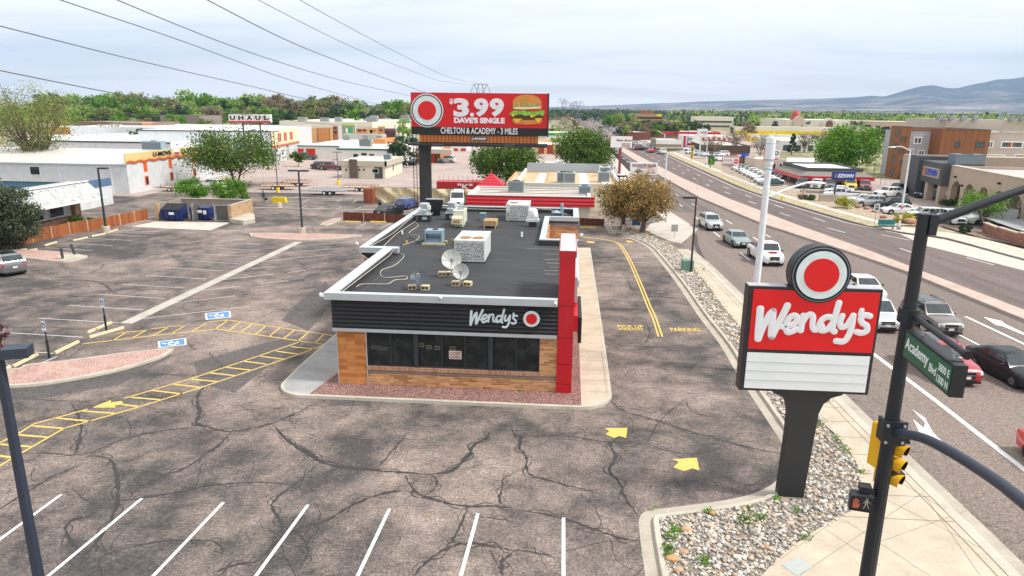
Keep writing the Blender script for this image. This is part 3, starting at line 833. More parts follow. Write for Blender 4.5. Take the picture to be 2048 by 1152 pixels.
for pts,w in[([(0,620),(200,490),(420,360),(660,255)],.13),([(180,170),(400,170),(600,185),(760,150),(1040,40),(1330,0)],.08),([(600,180),(640,90),(650,0)],.09),([(690,185),(860,210),(920,280),(940,400),(940,560),(880,720),(740,920),(650,1000)],.16),([(940,330),(1080,305),(1220,320),(1310,350)],.10),([(1040,520),(1130,430),(1330,345),(1480,290),(1620,200),(1740,110),(1850,0)],.15),([(960,555),(1160,525),(1440,480),(1700,425),(2048,400)],.13),([(740,670),(600,700),(530,760),(550,860),(640,940)],.14),([(860,970),(1100,910),(1330,870),(1560,865),(1700,875),(1775,930),(1770,1020)],.08),([(2048,1040),(1880,1065),(1700,1130)],.14),([(1610,250),(1590,370),(1570,430)],.05),([(570,455),(700,560),(830,610)],.04),([(280,260),(250,370),(300,410)],.04),([(810,870),(850,970)],.08)]:
 crack(pts,w,g2_)
for pts,w in[([(1240,570),(1190,640),(1200,740),(1185,800),(1240,830)],.20),([(1185,800),(1300,840),(1420,850),(1600,815),(1740,760),(1895,685)],.15),([(430,680),(470,760),(490,830),(465,930),(450,985)],.12),([(650,930),(900,860),(1190,825)],.09),([(1650,815),(1730,910),(1860,970),(1920,1020),(2048,1050)],.14),([(760,770),(790,830),(780,880)],.05),([(30,850),(180,790),(380,770)],.07),([(0,640),(300,665),(560,670)],.05),([(880,505),(1200,518),(1600,520)],.09),([(1260,370),(1290,420),(1340,460),(1240,570)],.07),([(730,620),(860,560),(980,500)],.05),([(540,320),(440,390),(400,430)],.07),([(640,300),(1000,230),(1180,190),(1400,170)],.06)]:
 crack(pts,w,c8)
for pts,w in[([(0,165),(30,230),(75,240),(60,310),(110,380),(120,480),(280,535),(460,580),(610,620)],.14),([(75,240),(250,232),(430,245),(640,275),(880,290)],.08),([(650,0),(740,70),(940,130),(1090,180),(1300,240),(1560,310),(1790,358)],.13),([(1140,0),(1000,120),(940,200),(890,290)],.07),([(720,235),(660,290),(690,370),(650,460),(720,550),(760,660),(835,750)],.15),([(535,470),(650,465)],.09),([(910,290),(1130,380),(1380,490),(1560,560),(1780,440)],.07),([(80,720),(340,775),(560,850),(720,905),(860,925)],.13),([(0,490),(110,430)],.09),([(0,1010),(60,985),(330,1035)],.06),([(1150,0),(1200,80),(1380,120)],.05),([(1300,60),(1580,85)],.07),([(1040,70),(1300,65)],.05),([(740,60),(735,180)],.05)]:
 crack(pts,w,fa)
for pts,w in[([(500,435),(700,445),(860,455),(1220,468)],.05),([(560,780),(900,775),(1100,765),(1400,772)],.08),([(600,1105),(850,1115),(1100,1130),(1350,1145)],.08),([(970,870),(1010,1000),(965,1100)],.13),([(800,470),(850,600),(900,630)],.12),([(1010,700),(1200,720),(1390,735)],.06),([(860,300),(1130,290)],.04),([(790,200),(820,235),(1070,238)],.04),([(940,600),(1130,605),(1300,620)],.04),([(560,710),(800,700),(1000,720)],.06)]:
 crack(pts,w,fb)
for pts,w in[([(0,960),(300,830),(480,800),(690,820),(830,905),(1000,870),(1150,870)],.14),([(180,915),(500,915),(700,920),(900,940)],.08),([(430,690),(480,745),(620,760),(720,700),(640,690),(560,685)],.09),([(660,635),(740,590),(960,620),(1170,620),(1160,590),(1240,560),(1400,545),(1800,530)],.09),([(660,630),(900,620),(1050,615)],.06),([(960,565),(1000,600),(960,620)],.1),([(1170,625),(1250,660),(1290,665)],.08),([(850,720),(1000,680),(1130,635)],.06),([(0,1140),(300,1130),(600,1150)],.07)]:
 crack(pts,w,c6,jit=.06)
for pts,w in[([(620,530),(630,570),(660,590)],.1),([(780,730),(800,760),(950,745)],.08),([(120,880),(160,930)],.08),([(400,985),(600,870),(800,850),(1000,815)],.08),([(480,1090),(700,900),(900,820)],.06),([(850,540),(1000,560),(1050,580)],.1)]:
 crack(pts,w,c7)
struct(crk,'pavement_cracks',TAR)
hair=MB()
for i in range(170):
 x,y=rc.uniform(-32,8),rc.uniform(17,75)
 if-14.2<x<2.7 and 29.8<y<68:continue
 a=rc.random()*6.28;P=[Vector((x,y,0))]
 for j in range(rc.randint(8,22)):
  a+=rc.uniform(-.5,.5);P.append(P[-1]+Vector((math.cos(a),math.sin(a),0))*.28)
 P=[p for p in P if p.x<2.6 or p.y>26 and p.x<8.0]
 for p,q in zip(P,P[1:]):
  w=rc.uniform(.010,.032)
  stripe(hair,p,q+(q-p)*.1,w,.0068)
struct(hair,'hairline_cracks',CRACKM)
def wheel_stop(a,b,m,label,grp):
 p,q=G(*a),G(*b);d=q-p;w=d.length
 t=thing('wheel_stop',label,'wheel stop',(p.x,p.y,0),math.atan2(d.y,d.x),grp)
 k_=MB();k_.yprism([(-.09,0),(.09,0),(.07,.10),(.045,.14),(-.045,.14),(-.07,.10)],0,w)
 k_.build('stop_bar',m,t)
 for s_ in(.2,.8):
  b_=MB();b_.cyl((w*s_,0,.139),.02,.006,8);b_.build('anchor_pin',GALV,t)
CREAM=mat('cream_wheel_stop',(.64,.54,.34),.85,var=.2,sc=8)
for a,b,lab in[((175,667),(222,647),'cream concrete wheel stop behind the far blue sign post'),((179,676),(247,657),'cream concrete wheel stop in front of the far blue sign post'),((110,708),(157,685),'cream wheel stop right of the near blue sign post'),((26,735),(75,711),'cream wheel stop by the round lamp footing at left edge'),((89,492),(113,485.5),'pale wheel stop along the wooden fence, third from the tree'),((146,482),(175,476),'pale wheel stop along the wooden fence, fourth from the tree'),((183,473.5),(211,468),'pale wheel stop just left of the lamp footing at the fence'),((59,502),(74,499.5),'short pale wheel stop at the gravel island tip near the fence'),((41,501),(53,499),'pale wheel stop half hidden by the dark juniper'),((219,465),(235,460),'pale wheel stop right of the lamp footing at the fence')]:
 wheel_stop(a,b,CREAM,lab,'concrete wheel stops in the left lot')
for a,b,lab in[((691,444),(721,444.6),'yellow wheel stop at left end of the low brown fence'),((741,444),(772,445),'yellow wheel stop at right end of the low brown fence'),((1161,455.5),(1193,456),'yellow wheel stop behind the restaurant by the drive lane')]:
 wheel_stop(a,b,mat('yellow_wheel_stop',(.72,.53,.09),.8,var=.2,sc=8),lab,'yellow wheel stops')
 # the restaurant
REDP=paint('red_composite_panel',(.50,.004,.014),.3,.35)
REDS=paint('red_sign_face',(.68,.003,.005),.05,.55)
FASC=mat('aluminium_fascia',(.50,.53,.56),.42,.3,var=.06)
CAPM=mat('coping_metal',(.56,.62,.66),.4,.25,var=.07,sc=1.2)
CAPM2=mat('white_coping',(.64,.66,.67),.5,.1,var=.1,sc=2)
LOUV=corrug('black_ribbed_panel',(.022,.024,.027),.20,.06,'z',.5)
MEMB=None
def membrane():
 k=NB('black_roof_membrane');o=k.pos()
 sp=k.n('ShaderNodeSeparateXYZ');k.l(o,sp.inputs[0])
 y=k.math('ADD',sp.outputs[1],k.math('MULTIPLY',k.noise(.5,2,.5,o),.05))
 s=k.math('FRACT',k.math('MULTIPLY',y,1.05))
 seam=k.ramp(s,[(.0,.55),(.035,.0)])
 c=k.mix(k.noise(.5,6,.7,k.mapping(o,(.5,1.2,1))),(.022,.024,.027),(.062,.062,.066))
 c=k.mix(k.math('MULTIPLY',seam,.6),c,(.16,.14,.14))
 d=k.ramp(k.noise(1.1,6,.65,k.mapping(o,(.3,1.5,1),(0,0,0),(3,0,0))),[(.56,0.0),(.72,.5)])
 c=k.mix(d,c,(.13,.125,.125))
 k.col(c);k.rough(.75,0,.3);k.bump(k.noise(14,4,.7,o),.3,.01)
 return k.m
MEMB=membrane()
yb,yl,yf=31.76,31.58,31.38
q_=onY(646.5,585.7,yf);zR=q_.z;xF=q_.x;zF0=onY(646.5,599.2,yf).z
zT1=onY(665,655.3,yl).z;zT0=onY(665,661.6,yl).z;xLv=onY(665,655,yl).x
xB0=onY(679.4,768.7,yb).x;xB1=onY(1111.7,782,yb).x;xW=onY(736.5,768,yb).x
print('rest',zR,xF,zF0,zT1,zT0,xLv,xB0,xB1,xW)
zr=zR-.45
bld=thing('restaurant','flat-roofed restaurant with black ribbed fascia, orange brick base and red tower','restaurant',(xB0,yb,.14))
def B_(name,mb,m,parent=None,**k):
 if name in('block_band','panel_edge_trim','panel_joint','exposed_seam','cant_edge','membrane_upstand','coping'):return builds(mb,name,m,parent or bld,world=(parent is None),**k)[0]
 return mb.build(name,m,parent or bld,world=(parent is None),**k)
gx=lambda u,v:G(u,v,zR)
Lx=xF;yN=gx(763.6,494.3).y;L2=gx(717,495).x;yBk=gx(837,409.2).y;Rx=1.02
yU0=gx(1120,478).y;yU1=gx(1120,434).y;xU=gx(1089,434).x
pw=.62
def wallring(mb,pts,z0,z1,th=.25):
 pass
m_=MB()
m_.box(-10.9,yb+.01,.14,-.3,yb+.3,.60)
xg=onY(1075+0,650,yb).x
xw0,xw1=onY(736.5,700,yb).x,onY(1079.3,700,yb).x
zs=onY(800,733,yb).z
z_band0,z_band1=onY(760,747,yb).z,onY(760,739.5,yb).z
z_sill=onY(760,732.5,yb).z
m_=MB();m_.box(xW,yb,.14,xB1,yb+.3,z_band0);m_.box(xw1,yb,z_band1,xB1,yb+.3,zT0)
m_.box(xB0+.02,yb+.3,.14,xB0+.25,yN+.6,zT0);m_.box(L2+.45,yN+.4,.14,L2+.65,yBk,zF0-.35);m_.box(.2,yb+.3,.14,.42,yU0,zF0-.3);m_.box(xU+.3,yU1+.04,.14,Rx-.05,yU1+.24,zF0-.5);m_.box(.7,yU1+.24,.14,.9,yBk,zF0-.3)
m_.box(xU+.25,yU0,.14,xU+.45,yU1+.04,zF0-.3)
m_.box(L2+.2,yN+.2,.14,xB0+.3,yN+.4,zF0-.5)
m_.box(L2+.5,yBk-.4,.14,.9,yBk-.1,zF0-.1)
B_('brick_wall',m_,BRICK)
m_=MB();m_.box(xW,yb+.025,z_band0,xB1,yb+.3,z_band1)
m_.box(L2+.2,yN+.17,zF0-.5,xB0-.1,yN+.4,zF0-.2);m_.box(xU+.3,yU1+.01,zF0-.5,Rx-.05,yU1+.24,zF0-.2)
B_('block_band',m_,BRICKB)
m_=MB();m_.box(xW,yb-.06,z_band1,xw1,yb+.25,z_sill);B_('brick_sill',m_,BRICKD)
m_=MB();m_.box(xB0,yb-.03,.14,xW,yb+.3,zT0);m_.box(xB0-.03,yb+.0,.14,xB0,yb+1.8,zT0);B_('wood_tone_panel',m_,WOODT)
m_=MB();m_.box(xW-.02,yb-.05,.14,xW+.03,yb-.02,zT0);m_.box(xB0-.03,yb-.05,.14,xB0+.01,yb-.02,zT0);B_('panel_edge_trim',m_,FASC)
win=MB()
zg0,zg1=z_sill,zT0
posts=[onY(u,700,yb).x for u in(736.5,781.5,827.3,837.0,883.5,930.5,976.5,986.3,1033,1079)]
f_=MB()
f_.box(xw0,yb+.06,zg0,xw1,yb+.16,zg0+.07);f_.box(xw0,yb+.06,zg1-.08,xw1,yb+.16,zg1)
for i,x in enumerate(posts):
 if i in(2,6):f_.box(x,yb+.0,zg0,posts[i+1],yb+.16,zg1)
 elif i in(3,7):continue
 else:f_.box(x-.03,yb+.05,zg0,x+.03,yb+.16,zg1)
fr=B_('window_frame',f_,mat('dark_bronze_frame',(.045,.055,.062),.4,.2))
fr_par=fr
gcount=0
for i in range(len(posts)-1):
 if i in(2,6):continue
 g_=MB();g_.box(posts[i]+.032,yb+.11,zg0+.071,posts[i+1]-.032,yb+.12,zg1-.081)
 for j,(x,y,z)in enumerate(g_.v):g_.v[j]=(x-bld.location.x,y-bld.location.y,z-bld.location.z)
 g_.build('window_pane',STOREGL,fr)
m_=MB()
for u,v in[(843,690),(858,694),(875,696),(905,697)]:
 p=onY(u,v,yb+.105);m_.box(p.x-.13,yb+.100,p.z-.10,p.x+.13,yb+.108,p.z+.10)
 m_.box(p.x-.08,yb+.098,p.z-.04,p.x+.08,yb+.0995,p.z+.035,1)
for u,v,a in[(748,694,.5),(765,697,.6)]:
 p=onY(u,v,yb+.105);m_.add([(p.x-a*.5,yb+.104,p.z-.12),(p.x+a*.4,yb+.104,p.z-.12),(p.x+a*.6,yb+.104,p.z+.1),(p.x-a*.25,yb+.104,p.z+.1)],[(0,1,2,3)],2)
builds(m_,'chair_back_behind_glass',[mat('dim_cream_chair',(.14,.125,.095),.8),STOREGL,mat('dim_table',(.06,.06,.055),.7)],bld,world=True)
m_=MB();p,p2=onY(897.5,719,yb),onY(922.5,703.5,yb);m_.box(p.x,yb+.085,p.z,p2.x,yb+.097,p2.z)
cs=B_('closed_sign',m_,mat('sign_paper',(.62,.57,.52),.7))
for k_,zz_ in enumerate((.54,.10)):
 text('CLOSED',p.x+.05-bld.location.x,p.z+(p2.z-p.z)*zz_-bld.location.z,p2.x-p.x-.1,(p2.z-p.z)*.32,yb+.084-bld.location.y,mat('maroon_letter',(.25,.02,.03),.6),cs,'closed_lettering',.004,.02)
m_=MB();m_.box(xLv,yl,zT1,-.29,yl+.4,zF0);m_.box(xLv,yl+.4,zT1,xLv+.2,yN,zF0)
B_('ribbed_fascia',m_,LOUV)
m_=MB()
m_.box(xLv-.004,yl-.03,zT0,-.29,yl+.4,zT1);m_.box(xLv-.03,yl+.4,zT0,xLv+.2,yN,zT1)
B_('fascia_trim',m_,FASC)
m_=MB();zc0,zc1=zF0,zR
m_.box(xF,yf,zc0,-.29,yf+.35,zc1-.012)
m_.box(xF,yf+.35,zc0,xF+pw,yN,zc1-.012)
m_.box(L2,yN-.25,zc0-.0,xF+pw+.3,yN+.3,zc1-.012);m_.box(L2,yN+.3,zc0,L2+.45,yBk,zc1-.012)
m_.box(L2+.45,yBk-.45,zc0,Rx,yBk,zc1-.012);m_.box(Rx-.45,yU1+.35,zc0,Rx,yBk-.45,zc1-.012)
m_.box(xU,yU1,zc0,Rx,yU1+.35,zc1-.012);m_.box(xU,yU0,zc0+.1,xU+.4,yU1,zc1-.012);m_.box(xU,yU0-.35,zc0+.1,.9,yU0,zc1-.012)
m_.box(.3,yf+4,zc0,.75,yU0-.35,zc1-.012)
B_('parapet',m_,FASC)
m_=MB();e_=.0
def cap(x0,y0,x1,y1,seg=3.0,along='y'):
 n=max(1,round((y1-y0 if along=='y' else x1-x0)/seg))
 for i in range(n):
  if along=='y':m_.box(x0,y0+(y1-y0)*i/n+.006,zR-.012,x1,y0+(y1-y0)*(i+1)/n-.006,zR+.006)
  else:m_.box(x0+(x1-x0)*i/n+.006,y0,zR-.012,x0+(x1-x0)*(i+1)/n-.006,y1,zR+.006)
cap(xF,yf+.36,xF+pw,yN-.26,5.5);cap(xF,yf,-.29,yf+.36,3.3,'x')
cap(L2,yN-.26,xF+pw+.3,yN+.3,4,'x');cap(L2,yN+.31,L2+.46,yBk-.46,3.2)
cap(L2,yBk-.45,Rx,yBk,3.2,'x');cap(Rx-.46,yU1+.36,Rx,yBk-.46,3.2);cap(xU,yU1,Rx,yU1+.36,4,'x');cap(xU,yU0+.01,xU+.42,yU1-.01,2.6);cap(xU,yU0-.36,.9,yU0,4,'x');cap(.29,yf+4,.76,yU0-.37,3)
B_('coping',m_,[CAPM])
m_=MB()
m_.box(L2+.12,yN-.1,zF0-.2,xB0,yN+.16,zF0);m_.box(xU+.3,yU1+.0,zF0-.2,Rx-.04,yU1+.05,zF0)
m_.box(xF+pw-.04,yf+.36,zr,xF+pw+.06,yN,zR-.06);m_.box(xF+pw+.06,yf+.3,zr,-.3,yf+.42,zR-.06);m_.box(xU-.04,yU0-.42,zr,.85,yU0-.34,zR-.07);m_.box(xU-.06,yU0-.35,zr,xU+.02,yU1,zR-.07);m_.box(L2+.44,yN+.3,zr,L2+.55,yBk-.45,zR-.06);m_.box(L2+.46,yBk-.52,zr,Rx-.4,yBk-.44,zR-.06);m_.box(xU-.02,yU1+.34,zr,Rx-.4,yU1+.42,zR-.06);m_.box(Rx-.5,yU1+.4,zr,Rx-.44,yBk-.45,zR-.06)
B_('membrane_upstand',m_,MEMB)
m_=MB();P_=[(xF+.4,yf+.3),(.4,yf+.3),(.4,yU0-.2),(xU+.1,yU0-.2),(xU+.1,yU1+.2),(Rx-.3,yU1+.2),(Rx-.3,yBk-.3),(L2+.3,yBk-.3),(L2+.3,yN+.1),(xF+.4,yN+.1)]
m_.prism(P_,zr-.3,zr)
B_('roof',m_,MEMB)
m_=MB()
for v,u0 in[(493.5,1068),(497.5,1052),(508,1090),(519,1090),(526,1092),(534,1098),(541,1088),(548,1090)]:
 p,q=G(u0,v,zr),G(1116.5,v+.6,zr);m_.sheet([(p.x,p.y-.035,0),(q.x,q.y-.035,0),(q.x,q.y+.035,0),(p.x,p.y+.035,0)],zr+.004)
B_('exposed_seam',m_,mat('scuffed_seam',(.33,.30,.29),.8,var=.4,sc=9))
m_=MB();m_.box(xF+pw+.62,yf+.9,zr,xF+pw+.66,yN-.3,zr+.012);m_.box(L2+1.35,yN+1.2,zr,L2+1.39,yBk-4,zr+.012)
B_('cant_edge',m_,mat('dusty_roof_edge',(.09,.085,.08),.9))
xt0,xt1=onY(1112,779,yb-.12).x,onY(1142.5,780,yb-.12).x
zt=onY(1118,501.5,yb-.12).z;yt1=G(1135,467.5,zt).y
tw=MB();tw.box(xt0,yb-.12,.14,xt1,yt1,zt-.30);towr=B_('red_tower',tw,REDP)
tw=MB();tw.box(xt0-.03,yb-.16,zt-.30,xt1+.05,yt1+.04,zt);B_('tower_cap',tw,[paint('red_cap',(.44,.006,.015),.3,.4)])
tw=MB();tw.box(xt0+.02,yb-.11,zt,xt1-.0,yt1,zt+.012);B_('tower_top_flashing',tw,mat('scuffed_white_metal',(.60,.56,.55),.5,.1,var=.25,sc=3))
tw=MB()
for v in(612,676,729,768):
 z=onY(1127,v,yb-.12).z;tw.box(xt0-.002,yb-.123,z-.014,xt1+.002,yb-.119,z+.014)
B_('panel_joint',tw,mat('joint_dark',(.12,.004,.006),.6))
tw=MB();tw.box(xt1+.0,yb+.9,2.95,xt1+.22,yt1+5.5,3.75);B_('red_canopy_panel',tw,REDP)
tw=MB();tw.box(xt1+.25,yb+1.1,2.3,xt1+.42,yb+5.2,3.6);B_('menu_screen',tw,BLK)
tw=MB();tw.box(xt1,yt1-1.6,3.9,xt1+.18,yt1+4,5.2);B_('side_panel',tw,FASC)
def wordmark(T,s_,m,parent,thick=.05,wide=1.0,nm='wordmark'):
 """script lettering drawn with round strokes; T maps display coords to (x,z)"""
 def st(pts,r,nm_=6):
  P=cr_spline([tuple((*T(*p),0))for p in pts],nm_)
  return[Vector((p.x,0,p.y))for p in P]
 out=MB()
 S_=[([(200,488),(194,560),(187,640),(186,682)],21),([(186,682),(215,610),(258,530),(284,503)],20),([(284,503),(278,580),(272,650),(276,668)],20),([(276,668),(310,600),(352,520),(378,466)],20),([(345,605),(390,598),(430,578),(444,545),(420,530),(388,552),(368,600),(380,640),(418,632),(436,618)],17),([(484,532),(474,580),(466,628)],18),([(470,590),(500,540),(530,522),(548,540),(543,590),(552,622),(580,622),(606,600)],17),([(682,548),(648,540),(610,555),(588,595),(600,628),(640,622),(676,580)],17),([(718,448),(700,510),(684,570),(674,620),(688,636)],18),([(740,533),(726,575),(732,606),(766,598),(800,550),(812,532)],17),([(812,532),(802,600),(782,660),(750,700),(700,698)],18),([(868,497),(860,522)],15),([(922,535),(892,528),(862,548),(872,580),(900,598),(900,632),(866,646),(834,638)],17)]
 for pts,r in S_:
  P=st(pts,r)
  rr=r*s_*wide
  t=MB();t.tube(P,rr,10)
  t.ell(P[0],(rr,rr,rr),10,8);t.ell(P[-1],(rr,rr,rr),10,8)
  out.add([(x,y*thick/rr,z)for x,y,z in t.v],t.f)
 return out
def build_local(mb,name,m,parent,root,**k):
 mb.v=[(x-root.location.x,y-root.location.y,z-root.location.z)for x,y,z in mb.v]
 return mb.build(name,m,parent,**k)
def wm_T(x0,x1,z0,z1):
 return lambda x,y:(x0+(x-165)/780*(x1-x0),z1-(y-430)/292*(z1-z0))
WSIGN=mat('white_sign_plastic',(.76,.78,.82),.4,var=.03)
def shift(mb,dx,dy,dz):mb.v=[(x+dx,y+dy,z+dz)for x,y,z in mb.v];return mb
yw=yl-.06
a,b=onY(938.5,640,yw),onY(1037,640,yw);za,zb=onY(940,655,yw).z,onY(1000,616.5,yw).z
w_=wordmark(wm_T(a.x,b.x,za,zb),(b.x-a.x)/780,WSIGN,bld,.02)
shift(w_,0,yw,0);build_local(w_,'script_lettering',mat('pale_sign_letter',(.62,.74,.78),.4),bld,bld,smooth=True,angle=60)
c=onY(1063,638,yw);r=(onY(1081,638,yw)-c).length
def emblem(parent,root,c,r,y,dep,nm='round_emblem'):
 m1=MB();m1.cyly(y,y+dep,c.x,c.z,r,40);rim=build_local(m1,nm,mat('navy_rim',(.012,.018,.035),.4),parent,root)
 m1=MB();m1.cyly(y-.012*r,y,c.x,c.z,r*.93,40);build_local(m1,'emblem_field',mat('pale_emblem_field',(.66,.76,.77),.35),rim,root)
 m1=MB();m1.cyly(y-.03*r,y-.014*r,c.x,c.z,r*.62,40);build_local(m1,'emblem_disc',REDS,rim,root)
emblem(bld,bld,c,r,yw,.06)
def wallcam(loc,label,rz=0,bulb=False):
 t=thing('security_camera',label,'camera',loc,rz,'cameras and floodlights on the parapet')
 a_=MB();a_.box(-.04,-.02,-.08,.04,.06,.08);a_.build('mounting_plate',WHITE,t)
 a_=MB();a_.ell((0,-.06,.0),(.08,.09,.12),10,8);a_.build('housing',WHITE,t,smooth=True)
 a_=MB();a_.cyly(-.17,-.13,0,-.03,.035,10);a_.build('lens',BLK,t)
p=onY(882,594,yf);wallcam((p.x,yf-.08,p.z),'white camera on the front roof edge above the ribbed panel, near the middle')
p=onY(1111,604,yf);wallcam((p.x,yf-.06,p.z-.05),'white camera at the right end of the front roof edge by the red tower')
p=G(644,590,zR-.1);wallcam((p.x,p.y,p.z),'white floodlight at the front left corner of the roof edge',math.pi/2*-1)
p=G(718,487,zR+.05);wallcam((p.x-.1,p.y,p.z),'white floodlight at the step in the left roof edge',-math.pi/2)
p=onY(1162,470,yU0-.3);wallcam((p.x,p.y,p.z),'white floodlight at the right roof edge behind the red tower',math.pi/2)
# things standing on that roof
def rb(uL,uR,vb,vt,vk):
 p=G((uL+uR)/2,vb,zr);y0=p.y
 x0=onY(uL,vb,y0).x;x1=onY(uR,vb,y0).x;z1=onY((uL+uR)/2,vt,y0).z
 y1=G((uL+uR)/2,vk,z1).y
 return x0,x1,y0,y1,z1-zr
def coilmat():
 k=NB('mottled_coil_grille');p=k.obj()
 n=k.noise(11,3,.9,k.mapping(p,(1.6,1.6,.8)))
 c=k.ramp(n,[(.40,(.05,.05,.055)),(.48,(.30,.31,.31)),(.56,(.72,.74,.74))])
 k.col(c);k.rough(.7,.1,.3);k.bump(n,.6,.02);return k.m
COIL=coilmat()
OFFW=mat('off_white_sheet_metal',(.66,.70,.69),.45,.05,var=.07,dirt=.25)
RUST=mat('rusty_steel',(.42,.20,.07),.8,var=.35,sc=6)
BLUM=mat('blue_grey_sheet_metal',(.32,.44,.50),.4,.3,var=.1)
CARD=mat('weathered_tan_board',(.42,.27,.14),.85,var=.2)
TIMB=mat('weathered_timber',(.55,.42,.28),.85,var=.2)
CMU=mat('cream_concrete_block',(.60,.50,.34),.9,var=.15)
def rtu(args,label,fans,box=None):
 x0,x1,y0,y1,h=rb(*args);w,d=x1-x0,y1-y0
 t=thing('rooftop_unit',label,'air conditioner',(x0,y0,zr),0,'large packaged units on the restaurant roof')
 m=MB();m.box(0,.02,.08,w,d,h-.01);m.box(-.03,-.02,h-.06,w+.03,d+.02,h);m.box(0,0,.08,.06,.02,h-.06);m.box(w-.06,0,.08,w,.02,h-.06);m.box(.06,0,h-.16,w-.06,.02,h-.06);m.box(.06,0,.08,w-.06,.02,.14)
 m.box(w,d*.33,.1,w+.01,d*.335+.02,h-.06);m.box(w,d*.66,.1,w+.01,d*.665+.02,h-.06)
 m.build('cabinet',OFFW,t)
 m=MB();m.box(.07,.005,.15,w-.07,.019,h-.17);m.build('coil_grille',COIL,t)
 m=MB();m.box(-.05,-.05,-.0,w+.05,d+.05,.08);m.build('roof_curb',MEMB,t)
 for fx,fy in fans:
  f=MB();f.lathe([(.0,.0),(.28*w/1.9*1.25,.0),(.30*w/1.9*1.25,.05),(.27*w/1.9*1.25,.06),(.24*w/1.9*1.25,.03),(0,.035)],(fx*w,fy*d,h),24);g_=f.build('fan_guard',RUST,t)
  f=MB()
  for i in range(5):f.box(fx*w-.22,fy*d-.2+.1*i,h+.06,fx*w+.22,fy*d-.19+.1*i,h+.067)
  f.build('guard_wires',GALV,g_)
 if box:
  m=MB();m.box(*box);m.build('disconnect_box',OFFW if box[0]>0 else mat('brown_box',(.22,.16,.11),.7),t)
  m=MB();m.tube(cr_spline([(box[0]+.1,box[1],box[2]),(box[0]+.1,box[1]-.1,box[2]-.3),(box[0]+.4,-.12,.12),(box[0]+.9,-.1,.3),(box[0]+1.0,-.05,.04)],5),.022,6);m.build('conduit',mat('grey_conduit',(.17,.18,.19),.6),t)
 return t,w,d,h
rtu((909,969,525.6,481,461.5),'nearest large white packaged unit with two rusty fan rings, beside the satellite dishes',[(.32,.25),(.74,.25)],(-.22,.05,.9,-.02,.25,1.4))
rtu((1012,1057,443,410,400.5),'white packaged unit at the back of the roof with a disconnect box on its face',[(.3,.4)],(.02,-.14,.75,.28,0,1.5))
x0,x1,y0,y1,h=rb(905,926,456,424,418);w=x1-x0;d=max(1.6,y1-y0)
t=thing('make_up_air_unit','cream make-up air unit with rust-stained intake hood, behind the nearest packaged unit','air handler',(x0,y0,zr))
m=MB();m.box(0,.35,.25,w,d+.6,h);m.box(-.02,.33,h,w+.02,d+.62,h+.04);m.box(.1,.5,.0,w-.1,d+.3,.25);m.build('cabinet',mat('cream_sheet_metal',(.66,.66,.54),.5,var=.08,dirt=.2),t)
m=MB();m.yprism([(.35,h*.72),(-.25,h*.62),(-.25,h*.25),(.35,h*.15)],-.03,w*.93);hd=m.build('intake_hood',mat('cream_stained',(.62,.58,.42),.6,var=.12,dirt=.15),t)
m=MB();m.box(w*.15,-.262,h*.35,w*.72,-.252,h*.5);m.build('rust_stain_plate',RUST,hd)
m=MB();m.cyl((w*.6,d*.5+.3,h+.04),.28,.14,14);m.build('intake_cowl',GALV,t)
x0,x1,y0,y1,h=rb(850,884,490,461.5,456.5);w,d=x1-x0,max(.8,y1-y0)
t=thing('condenser_unit','open-fronted blue-grey condenser cabinet on timber sleepers, left part of the roof','condenser',(x0,y0,zr))
m=MB();m.box(0,0,.12,.06,d,h);m.box(w-.06,0,.12,w,d,h);m.box(-.004,-.004,h-.22,w+.004,d+.004,h+.004);m.box(.062,.35,.12,w-.062,d-.01,h-.22);m.box(.062,.01,.12,w-.062,.345,.2);m.build('cabinet',BLUM,t)
m=MB();m.quad((.06,.05,.22),(w-.06,.05,.22),(w-.06,.34,h*.55),(.06,.34,h*.55));m.build('sloping_baffle',mat('blue_baffle',(.20,.30,.38),.4,.3),t)
m=MB();m.box(-.2,-.12,0,w+.2,.1,.12);m.box(-.2,d-.1,0,w+.2,d+.12,.12);builds(m,'timber_sleeper',TIMB,t)
m=MB();m.cyl((w*.55,d*.5,h),.2,.05,14);m.build('fan_cowl',BLK,t)
wr=thing('roof_cable','black cable with an amber connector running left from the blue-grey condenser','cable',(x0-1.6,y0+.3,zr))
m=MB();m.tube(cr_spline([(1.6,.1,.3),(1.0,.0,.12),(.5,.3,.35),(.25,.1,.3),(.15,-.3,.05),(0,-.6,.02)],6),.035,6);m.build('cable_run',BLK,wr)
m=MB();m.cyl((.28,-.1,.06),.07,.16,10);m.build('connector',mat('amber',(.7,.42,.05),.5),wr)
x0,x1,y0,y1,h=rb(966,993,457.5,443.5,438.5);w,d=x1-x0,max(.8,y1-y0)
t=thing('duct_box','tan weathered box on short legs left of the back packaged unit','duct box',(x0,y0,zr))
m=MB();m.bbox(0,0,.22,w,d,h+.1,.05);m.build('box',CARD,t)
m=MB()
for sx in(.06,w-.14):m.box(sx,.0,0,sx+.08,.1,.22);m.box(sx,d-.1,0,sx+.08,d,.22)
builds(m,'leg',TIMB,t)
x0,x1,y0,y1,h=rb(960,971,441.5,428,425);w=x1-x0
t=thing('vent_stack','small square blue-grey vent behind the tan box','vent',(x0,y0,zr))
m=MB();m.box(0,0,0,w,w,h);m.build('stack',mat('blue_vent',(.20,.27,.33),.5,.2),t);m=MB();m.box(-.03,-.03,h,w+.03,w+.03,h+.06);m.build('lid',BLUM,t)
